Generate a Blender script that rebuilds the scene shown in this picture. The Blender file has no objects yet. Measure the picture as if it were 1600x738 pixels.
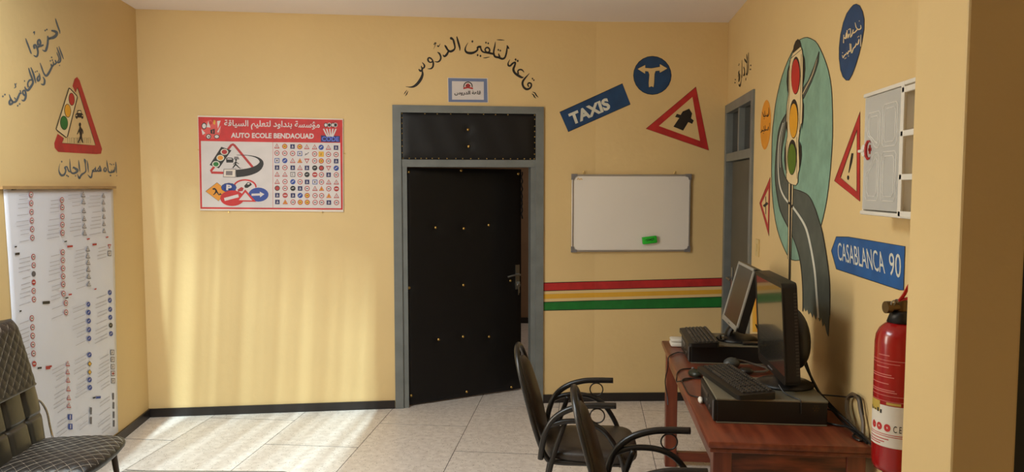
import bpy, bmesh, math, random
from mathutils import Vector, Matrix
from mathutils.geometry import tessellate_polygon

# ------------------------------------------------------------ camera, light, exposure
scene = bpy.context.scene
COL = scene.collection
cam_d = bpy.data.cameras.new('camera'); cam = bpy.data.objects.new('camera', cam_d); COL.objects.link(cam)
CAM_H = 1.68
VX, VY, FPX = 922. - 800., 369. - 292., 1155.
d_ = Vector((VX, VY, -FPX)).normalized()
u_ = Vector((0, -d_.z, d_.y)).normalized()
x_ = d_.cross(u_)
cam.matrix_world = Matrix.Translation((0, 0, CAM_H)) @ Matrix((x_, d_, u_)).to_4x4()
cam_d.sensor_width = 36.0; cam_d.lens = FPX * 36.0 / 1600.0; cam_d.clip_start = .05
scene.camera = cam
scene.view_settings.view_transform = 'Standard'; scene.view_settings.look = 'None'
scene.view_settings.gamma = 1.0; scene.view_settings.use_curve_mapping = False
scene.view_settings.exposure = 0.08
world = bpy.data.worlds.new('world'); scene.world = world; world.use_nodes = True
wn = world.node_tree; bg = wn.nodes['Background']
sky = wn.nodes.new('ShaderNodeTexSky'); sky.sky_type = 'HOSEK_WILKIE'; sky.turbidity = 3
sky.sun_direction = Vector((.06, -.5, .86)).normalized()
wn.links.new(sky.outputs[0], bg.inputs[0]); bg.inputs[1].default_value = .6
SUN_EL = math.radians(62); SUN_AZ = (-.115, .993)
sd = Vector((SUN_AZ[0]*math.cos(SUN_EL), SUN_AZ[1]*math.cos(SUN_EL), -math.sin(SUN_EL)))
sl = bpy.data.lights.new('sun', 'SUN'); sl.energy = 4.8; sl.angle = math.radians(1.0); sl.color = (.70, .93, 1.)
so = bpy.data.objects.new('sun', sl); COL.objects.link(so); so.rotation_euler = sd.to_track_quat('-Z', 'Y').to_euler(); so.location = (-2, 0, 6)
def area(name, loc, size, energy, color, rot=(0, 0, 0), spread=180):
    l = bpy.data.lights.new(name, 'AREA'); l.shape = 'RECTANGLE'; l.size, l.size_y = size; l.energy = energy; l.color = color
    l.spread = math.radians(spread)
    o = bpy.data.objects.new(name, l); COL.objects.link(o); o.location = loc; o.rotation_euler = rot; return o
area('skylight_daylight', (-1.85, 2.2, 2.98), (1.2, 1.4), 72, (.85, .96, 1), (0, 0, .11))
wl_ = area('added_side_fill', (-2.56, 2.47, 1.65), (1.2, 1.4), 56, (1, .93, .82)); wl_.rotation_euler = Vector((.93, .9, -.05)).to_track_quat('-Z', 'Y').to_euler()  # fill lamp added by the solid left wall to even the ambient light
area('added_hall_fill', (.6, 8.0, 2.6), (1.2, 1.2), 14, (1, .88, .75))  # lamp added to light the closed hall dimly

# ------------------------------------------------------------ helpers
random.seed(4)
def lin(c):
    return tuple(((v/255.)/12.92 if v/255. <= .04045 else ((v/255.+.055)/1.055)**2.4) for v in c) + (1.,)
MATS = {}
def mat(name, rgb, rough=.6, metal=0., var=.06, scale=6., bump=0., bscale=60., coat=0., spec=.5, trans=0., alpha=1., stretch=None, rgb2=None):
    if name in MATS: return MATS[name]
    m = bpy.data.materials.new(name); m.use_nodes = True; MATS[name] = m
    nt = m.node_tree; p = nt.nodes['Principled BSDF']
    p.inputs['Roughness'].default_value = rough; p.inputs['Metallic'].default_value = metal
    p.inputs['Coat Weight'].default_value = coat; p.inputs['Coat Roughness'].default_value = .15
    p.inputs['Specular IOR Level'].default_value = spec
    p.inputs['Transmission Weight'].default_value = trans; p.inputs['Alpha'].default_value = alpha
    tc = nt.nodes.new('ShaderNodeTexCoord'); mp = nt.nodes.new('ShaderNodeMapping')
    nt.links.new(tc.outputs['Object'], mp.inputs[0])
    if stretch: mp.inputs['Scale'].default_value = stretch
    nz = nt.nodes.new('ShaderNodeTexNoise'); nz.inputs['Scale'].default_value = scale; nz.inputs['Detail'].default_value = 4
    nt.links.new(mp.outputs[0], nz.inputs['Vector'])
    cr = nt.nodes.new('ShaderNodeValToRGB')
    a = lin(rgb); b = lin(rgb2) if rgb2 else tuple(v*(1-var*2) for v in a[:3]) + (1,)
    cr.color_ramp.elements[0].position = .35; cr.color_ramp.elements[1].position = .65
    cr.color_ramp.elements[0].color = b; cr.color_ramp.elements[1].color = a
    nt.links.new(nz.outputs['Fac'], cr.inputs[0]); nt.links.new(cr.outputs[0], p.inputs['Base Color'])
    if bump:
        n2 = nt.nodes.new('ShaderNodeTexNoise'); n2.inputs['Scale'].default_value = bscale; n2.inputs['Detail'].default_value = 3
        nt.links.new(mp.outputs[0], n2.inputs['Vector'])
        bp = nt.nodes.new('ShaderNodeBump'); bp.inputs['Strength'].default_value = bump; bp.inputs['Distance'].default_value = .004
        nt.links.new(n2.outputs['Fac'], bp.inputs['Height']); nt.links.new(bp.outputs[0], p.inputs['Normal'])
    return m
WALL = mat('wall_paint', (222, 192, 136), .62, var=.025, scale=1.5, bump=.35, bscale=22)
WHITE_CEIL = mat('ceiling_paint', (240, 230, 226), .8, var=.02, scale=1)
BLACKTILE = mat('baseboard_tile', (38, 33, 32), .35, var=.15, scale=5)
GREYPAINT = mat('grey_gloss_paint', (116, 120, 118), .38, var=.08, scale=9, bump=.1, bscale=15)
GREYDARK = mat('dark_grey_paint', (72, 74, 72), .4, var=.08)
LEATHER = mat('black_vinyl', (13, 11, 11), .5, var=.1, bump=.15, bscale=8, spec=.35)
BRASS = mat('brass', (205, 170, 100), .3, 1., var=.1)
STEEL = mat('steel', (170, 172, 170), .35, 1., var=.05)
CHROME = mat('chrome', (225, 225, 225), .1, 1., var=.02)
BLACKTUBE = mat('black_tube', (30, 27, 25), .33, var=.05, spec=.6)
DARKLEA = mat('dark_brown_leatherette', (56, 47, 40), .42, var=.08, scale=14, bump=.15, bscale=90, spec=.5)
QUILT = mat('black_quilted_leather', (34, 29, 26), .44, var=.1, scale=20, bump=.2, bscale=120, spec=.55)
PANELLEA = mat('black_glossy_leather', (50, 46, 38), .28, var=.1, scale=8, bump=.1, bscale=40, spec=.6)
THREAD = mat('pale_thread', (132, 122, 108), .8)
BLK = mat('black_plastic', (20, 18, 17), .42, var=.06)
KEYM = mat('key_plastic', (62, 57, 52), .32, var=.1)
PCTOP = mat('grey_metal_lid', (128, 122, 104), .4, .3, var=.05)
SILVER = mat('silver_plastic', (168, 166, 158), .35, .3, var=.03)
SCREEN = mat('screen_glass', (92, 92, 84), .06, .75, spec=.9, coat=1.)
SCREENB = mat('screen_matte', (40, 32, 28), .3, spec=.6)
CABLE = mat('black_cable', (18, 16, 15), .45)
CABLEB = mat('grey_brown_cable', (92, 76, 56), .5)
REDMET = mat('red_enamel', (158, 14, 16), .22, var=.06, coat=.5)
REDPLA = mat('red_plastic', (170, 22, 16), .3)
WPLAS = mat('white_plastic', (225, 218, 205), .4, var=.02)
FROST = mat('frosted_plastic', (215, 212, 205), .35, var=.03, trans=.0, alpha=.62)
BOARD = mat('whiteboard_enamel', (232, 224, 214), .25, var=.015, scale=2, coat=.4)
ALU = mat('aluminium', (182, 176, 170), .35, .7, var=.04)
GREYPL = mat('grey_plastic', (120, 116, 116), .45)
GREENPL = mat('green_plastic', (40, 190, 45), .5)
VINYL = mat('banner_vinyl', (224, 226, 236), .5, var=.03, scale=2)
WOODRAIL = mat('pale_wood_rail', (176, 140, 92), .6, var=.1, scale=8, stretch=(1, 1, 8))
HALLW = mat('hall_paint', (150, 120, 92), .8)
DARKDOOR = mat('dark_green_paint', (34, 36, 30), .5, var=.1)
GLASSD = mat('dark_glass', (52, 50, 46), .12, spec=.8)
def wood(name, ax):
    m = mat(name, (130, 64, 40), .36, var=.3, scale=3., coat=.2, stretch=ax, rgb2=(98, 42, 26), bump=.12, bscale=30)
    return m
WOODY = wood('stained_wood_along', (9, 1, 9)); WOODX = wood('stained_wood_across', (1, 9, 9)); WOODZ = wood('stained_wood_upright', (9, 9, 1))
INK = {}
for k_, c_ in dict(ink=(26, 22, 20), slate=(86, 98, 108), red=(188, 40, 38), signal_red=(190, 38, 32), orange=(228, 150, 40), yellow=(222, 168, 52), amber=(228, 162, 36),
                   green=(24, 118, 44), leaf=(84, 112, 16), blue=(22, 66, 112), sign_blue=(34, 92, 156), teal=(134, 172, 150), asphalt=(82, 88, 80), white=(214, 212, 196),
                   cream=(232, 208, 158), pale=(226, 214, 200), paper=(214, 206, 204), poster_red=(206, 38, 38), grey=(120, 112, 112), grey2=(92, 88, 92), text_grey=(176, 172, 176), gold=(222, 170, 50),
                   p_blue=(36, 68, 150), p_blue2=(90, 110, 215), navy=(28, 30, 88), dull_red=(176, 52, 50), sign_pink=(216, 84, 78), frame_blue=(110, 124, 160)).items():
    INK[k_] = mat('print_' + k_, c_, .55, var=.12 if k_ in ('teal', 'blue', 'sign_blue', 'green', 'red', 'asphalt', 'poster_red') else .03, scale=12)
INK['wall'] = WALL

def obj(name, bm, m=None, parent=None, smooth=False, mats=None):
    me = bpy.data.meshes.new(name)
    if isinstance(bm, bmesh.types.BMesh):
        bmesh.ops.recalc_face_normals(bm, faces=bm.faces) if not mats else None
        bm.to_mesh(me); bm.free()
    else:
        me.from_pydata(bm[0], [], bm[1])
    for mm in (mats or [m]): me.materials.append(mm)
    if smooth:
        for p in me.polygons: p.use_smooth = True
    me.update()
    o = bpy.data.objects.new(name, me); COL.objects.link(o)
    if parent: o.parent = parent
    return o
def smooth_by_angle(o, ang=40):
    me = o.data
    for p in me.polygons: p.use_smooth = True
    bm = bmesh.new(); bm.from_mesh(me)
    for e in bm.edges:
        if len(e.link_faces) == 2 and e.calc_face_angle(0) > math.radians(ang): e.smooth = False
    bm.to_mesh(me); bm.free(); return o
def tag(o, label, cat, group=None, kind=None):
    if label: o['label'] = label
    if cat: o['category'] = cat
    if group: o['group'] = group
    if kind: o['kind'] = kind
    return o
def thing(name, label, cat, loc=(0, 0, 0), rz=0., group=None):
    o = bpy.data.objects.new(name, None); COL.objects.link(o); o.location = loc; o.rotation_euler = (0, 0, rz); o.empty_display_size = .1
    return tag(o, label, cat, group)
def part(name, bm, m, parent, label=None, kind=None, smooth=False, ang=None):
    o = obj(name, bm, m, parent, smooth)
    if ang: smooth_by_angle(o, ang)
    if label: o['label'] = label
    if kind: o['kind'] = kind
    return o
def struct(name, bm, m, parent=None, label=None):
    o = obj(name, bm, m, parent)
    if not parent: o['kind'] = 'structure'
    if label: o['label'] = label
    return o
def box(bm, a, b, bev=0., M=None):
    r = bmesh.ops.create_cube(bm, size=1)
    s = [b[i]-a[i] for i in range(3)]; c = [(b[i]+a[i])/2 for i in range(3)]
    vs = r['verts']
    for v in vs: v.co = Vector((v.co.x*s[0]+c[0], v.co.y*s[1]+c[1], v.co.z*s[2]+c[2]))
    if bev:
        es = list({e for v in vs for e in v.link_edges})
        q = bmesh.ops.bevel(bm, geom=es, offset=min(bev, min(map(abs, s))*.45), segments=2, affect='EDGES', profile=.5)
        vs = list({v for f in q['faces'] for v in f.verts} | {v for v in vs if v.is_valid})
        vs = [v for v in vs if v.is_valid]
        if M:
            seen = set()
            st = list(vs)
            while st:
                v = st.pop()
                if v in seen: continue
                seen.add(v)
                for e in v.link_edges: st.append(e.other_vert(v))
            vs = list(seen)
    if M:
        for v in vs: v.co = M @ v.co
    return bm
def bxm(a, b, bev=0., M=None): return box(bmesh.new(), a, b, bev, M)
def cyl(bm, p, q, r, r2=None, seg=16, caps=True):
    p, q = Vector(p), Vector(q); d = q-p; r2 = r if r2 is None else r2
    M = Matrix.Translation((p+q)/2) @ d.to_track_quat('Z', 'Y').to_matrix().to_4x4()
    bmesh.ops.create_cone(bm, cap_ends=caps, segments=seg, radius1=r, radius2=r2, depth=d.length, matrix=M); return bm
def crom(P, n=6, closed=False):
    P = [Vector(p) for p in P]; m = len(P); out = []
    for i in range(m if closed else m-1):
        g = (lambda k: P[k % m]) if closed else (lambda k: P[min(max(k, 0), m-1)])
        a, b, c, d = g(i-1), g(i), g(i+1), g(i+2)
        for k in range(n):
            t = k/n; out.append(.5*((2*b)+(c-a)*t+(2*a-5*b+4*c-d)*t*t+(-a+3*b-3*c+d)*t**3))
    if not closed: out.append(P[-1])
    return out
def tube(bm, P, r, seg=8, n=6, closed=False, smooth=True, flat=None):
    Q = crom(P, n, closed) if smooth else [Vector(p) for p in P]
    rings = []; up = None; m = len(Q)
    for i, p in enumerate(Q):
        a = Q[(i-1) % m] if closed else Q[max(i-1, 0)]; b = Q[(i+1) % m] if closed else Q[min(i+1, m-1)]
        t = (b-a).normalized() if (b-a).length > 1e-9 else Vector((0, 0, 1))
        if up is None: up = Vector((0, 0, 1)) if abs(t.z) < .9 else Vector((1, 0, 0))
        s = t.cross(up).normalized(); up = s.cross(t).normalized()
        rr = r[min(int(i*len(r)/m), len(r)-1)] if isinstance(r, (list, tuple)) else r
        f = flat or 1.
        rings.append([bm.verts.new(p + (s*math.cos(2*math.pi*k/seg)*rr + up*math.sin(2*math.pi*k/seg)*rr*f)) for k in range(seg)])
    for i in range(m if closed else m-1):
        A, B = rings[i], rings[(i+1) % m]
        for k in range(seg): bm.faces.new((A[k], A[(k+1) % seg], B[(k+1) % seg], B[k]))
    if not closed:
        bm.faces.new(rings[0]); bm.faces.new(rings[-1][::-1])
    return bm
def lathe(bm, prof, seg=32, c=(0, 0, 0)):
    rings = []
    for r, z in prof:
        rings.append([bm.verts.new((c[0]+r*math.cos(2*math.pi*k/seg), c[1]+r*math.sin(2*math.pi*k/seg), c[2]+z)) for k in range(seg)])
    for A, B in zip(rings, rings[1:]):
        for k in range(seg): bm.faces.new((A[k], A[(k+1) % seg], B[(k+1) % seg], B[k]))
    bm.faces.new(rings[0][::-1]); bm.faces.new(rings[-1]); return bm
def prism(bm, pts, z0, z1, f=lambda x, y, z: (x, y, z)):
    a = [bm.verts.new(f(x, y, z0)) for x, y in pts]; b = [bm.verts.new(f(x, y, z1)) for x, y in pts]; n = len(pts)
    bm.faces.new(a[::-1]); bm.faces.new(b)
    for i in range(n): bm.faces.new((a[i], a[(i+1) % n], b[(i+1) % n], b[i]))
    return bm
def rrect(x0, y0, x1, y1, r, n=5):
    out = []
    for cx, cy, a0 in ((x1-r, y1-r, 0), (x0+r, y1-r, 90), (x0+r, y0+r, 180), (x1-r, y0+r, 270)):
        for k in range(n+1):
            a = math.radians(a0+90*k/n); out.append((cx+r*math.cos(a), cy+r*math.sin(a)))
    return out
def text_geo(body, bold):
    c = bpy.data.curves.new('lettering', 'FONT'); c.body = body; c.size = 1; c.offset = bold; c.resolution_u = 3
    o = bpy.data.objects.new('lettering', c); COL.objects.link(o); bpy.context.view_layer.update()
    me = bpy.data.meshes.new_from_object(o.evaluated_get(bpy.context.evaluated_depsgraph_get()))
    V = [v.co.copy() for v in me.vertices]; F = [list(p.vertices) for p in me.polygons]
    bpy.data.objects.remove(o); bpy.data.curves.remove(c); bpy.data.meshes.remove(me)
    x0 = min(v.x for v in V); x1 = max(v.x for v in V); y0 = min(v.y for v in V); y1 = max(v.y for v in V)
    return [((v.x-x0)/(x1-x0), (v.y-y0)/(y1-y0)) for v in V], F

# ------------------------------------------------------------ wall frames (u along the wall, z up, d into the room)
OL = Vector((-3.193, 4.995)); DL = Vector((.215, -.9766)); NL = Vector((.9766, .215))
A1 = Vector((.04, 5.74)); B1 = Vector((1.04, 5.872))
DA = (A1-OL).normalized(); LA = (A1-OL).length; NA = Vector((DA.y, -DA.x))
DB = (B1-A1).normalized(); LB = (B1-A1).length; NB = Vector((DB.y, -DB.x))
def pw(w, u, z, d=0.):
    if w == 'L': q = OL + DL*u + NL*d
    elif w == 'B': q = OL + DA*u + NA*d if u <= LA else A1 + DB*(u-LA) + NB*d
    elif w == 'A': q = OL + DA*u + NA*d
    else: return Vector((1.04-d, u, z))
    return Vector((q.x, q.y, z))
def wbox(bm, w, u0, u1, z0, z1, d0, d1):
    cuts = [u0, u1]
    if w == 'B' and u0 < LA < u1: cuts = [u0, LA, u1]
    for a, b in zip(cuts, cuts[1:]):
        c = []
        for z in (z0, z1):
            for (u, d) in ((a, d0), (b, d0), (b, d1), (a, d1)):
                if w == 'B' and abs(u-LA) < 1e-6 and len(cuts) == 3:
                    q = A1 + (NA+NB).normalized()*d; p = Vector((q.x, q.y, z))
                elif w == 'B' and a >= LA-1e-6:
                    q = A1 + DB*(u-LA) + NB*d; p = Vector((q.x, q.y, z))
                else: p = pw('A' if w == 'B' else w, u, z, d)
                c.append(bm.verts.new(p))
        for f in ((3, 2, 1, 0), (4, 5, 6, 7), (0, 1, 5, 4), (1, 2, 6, 5), (2, 3, 7, 6), (3, 0, 4, 7)): bm.faces.new([c[i] for i in f])
    return bm

STUDS_L = [(0.029, 1.791), (0.462, 1.806), (0.967, 1.785), (0.244, 1.368), (0.481, 1.354), (0.699, 1.376), (0.024, 0.915), (0.476, 0.908), (0.895, 0.917), (0.262, 0.496), (0.471, 0.498), (0.7, 0.476), (0.033, 0.084), (0.5, 0.052), (0.905, 0.036)]
STUDS_T = [(2.019, 2.23), (2.111, 2.228), (2.211, 2.226), (2.34, 2.229), (2.457, 2.228), (2.547, 2.227), (2.641, 2.228), (1.844, 2.228), (2.843, 2.226), (1.847, 2.191), (1.846, 2.15), (1.846, 2.112), (1.846, 2.075), (1.845, 2.025), (1.845, 1.981), (1.844, 1.932), (2.846, 2.19), (2.846, 2.138), (2.846, 2.099), (2.846, 2.058), (2.846, 2.014), (2.847, 1.969), (2.847, 1.927), (1.854, 1.888), (1.901, 1.888), (1.947, 1.884), (1.988, 1.882), (2.028, 1.883), (2.071, 1.88), (2.12, 1.88), (2.181, 1.88), (2.247, 1.879), (2.298, 1.879), (2.359, 1.877), (2.418, 1.88), (2.48, 1.879), (2.543, 1.877), (2.603, 1.881), (2.66, 1.881), (2.714, 1.883), (2.766, 1.884), (2.811, 1.886), (2.842, 1.888), (2.339, 2.107), (2.343, 1.982)]
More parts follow.
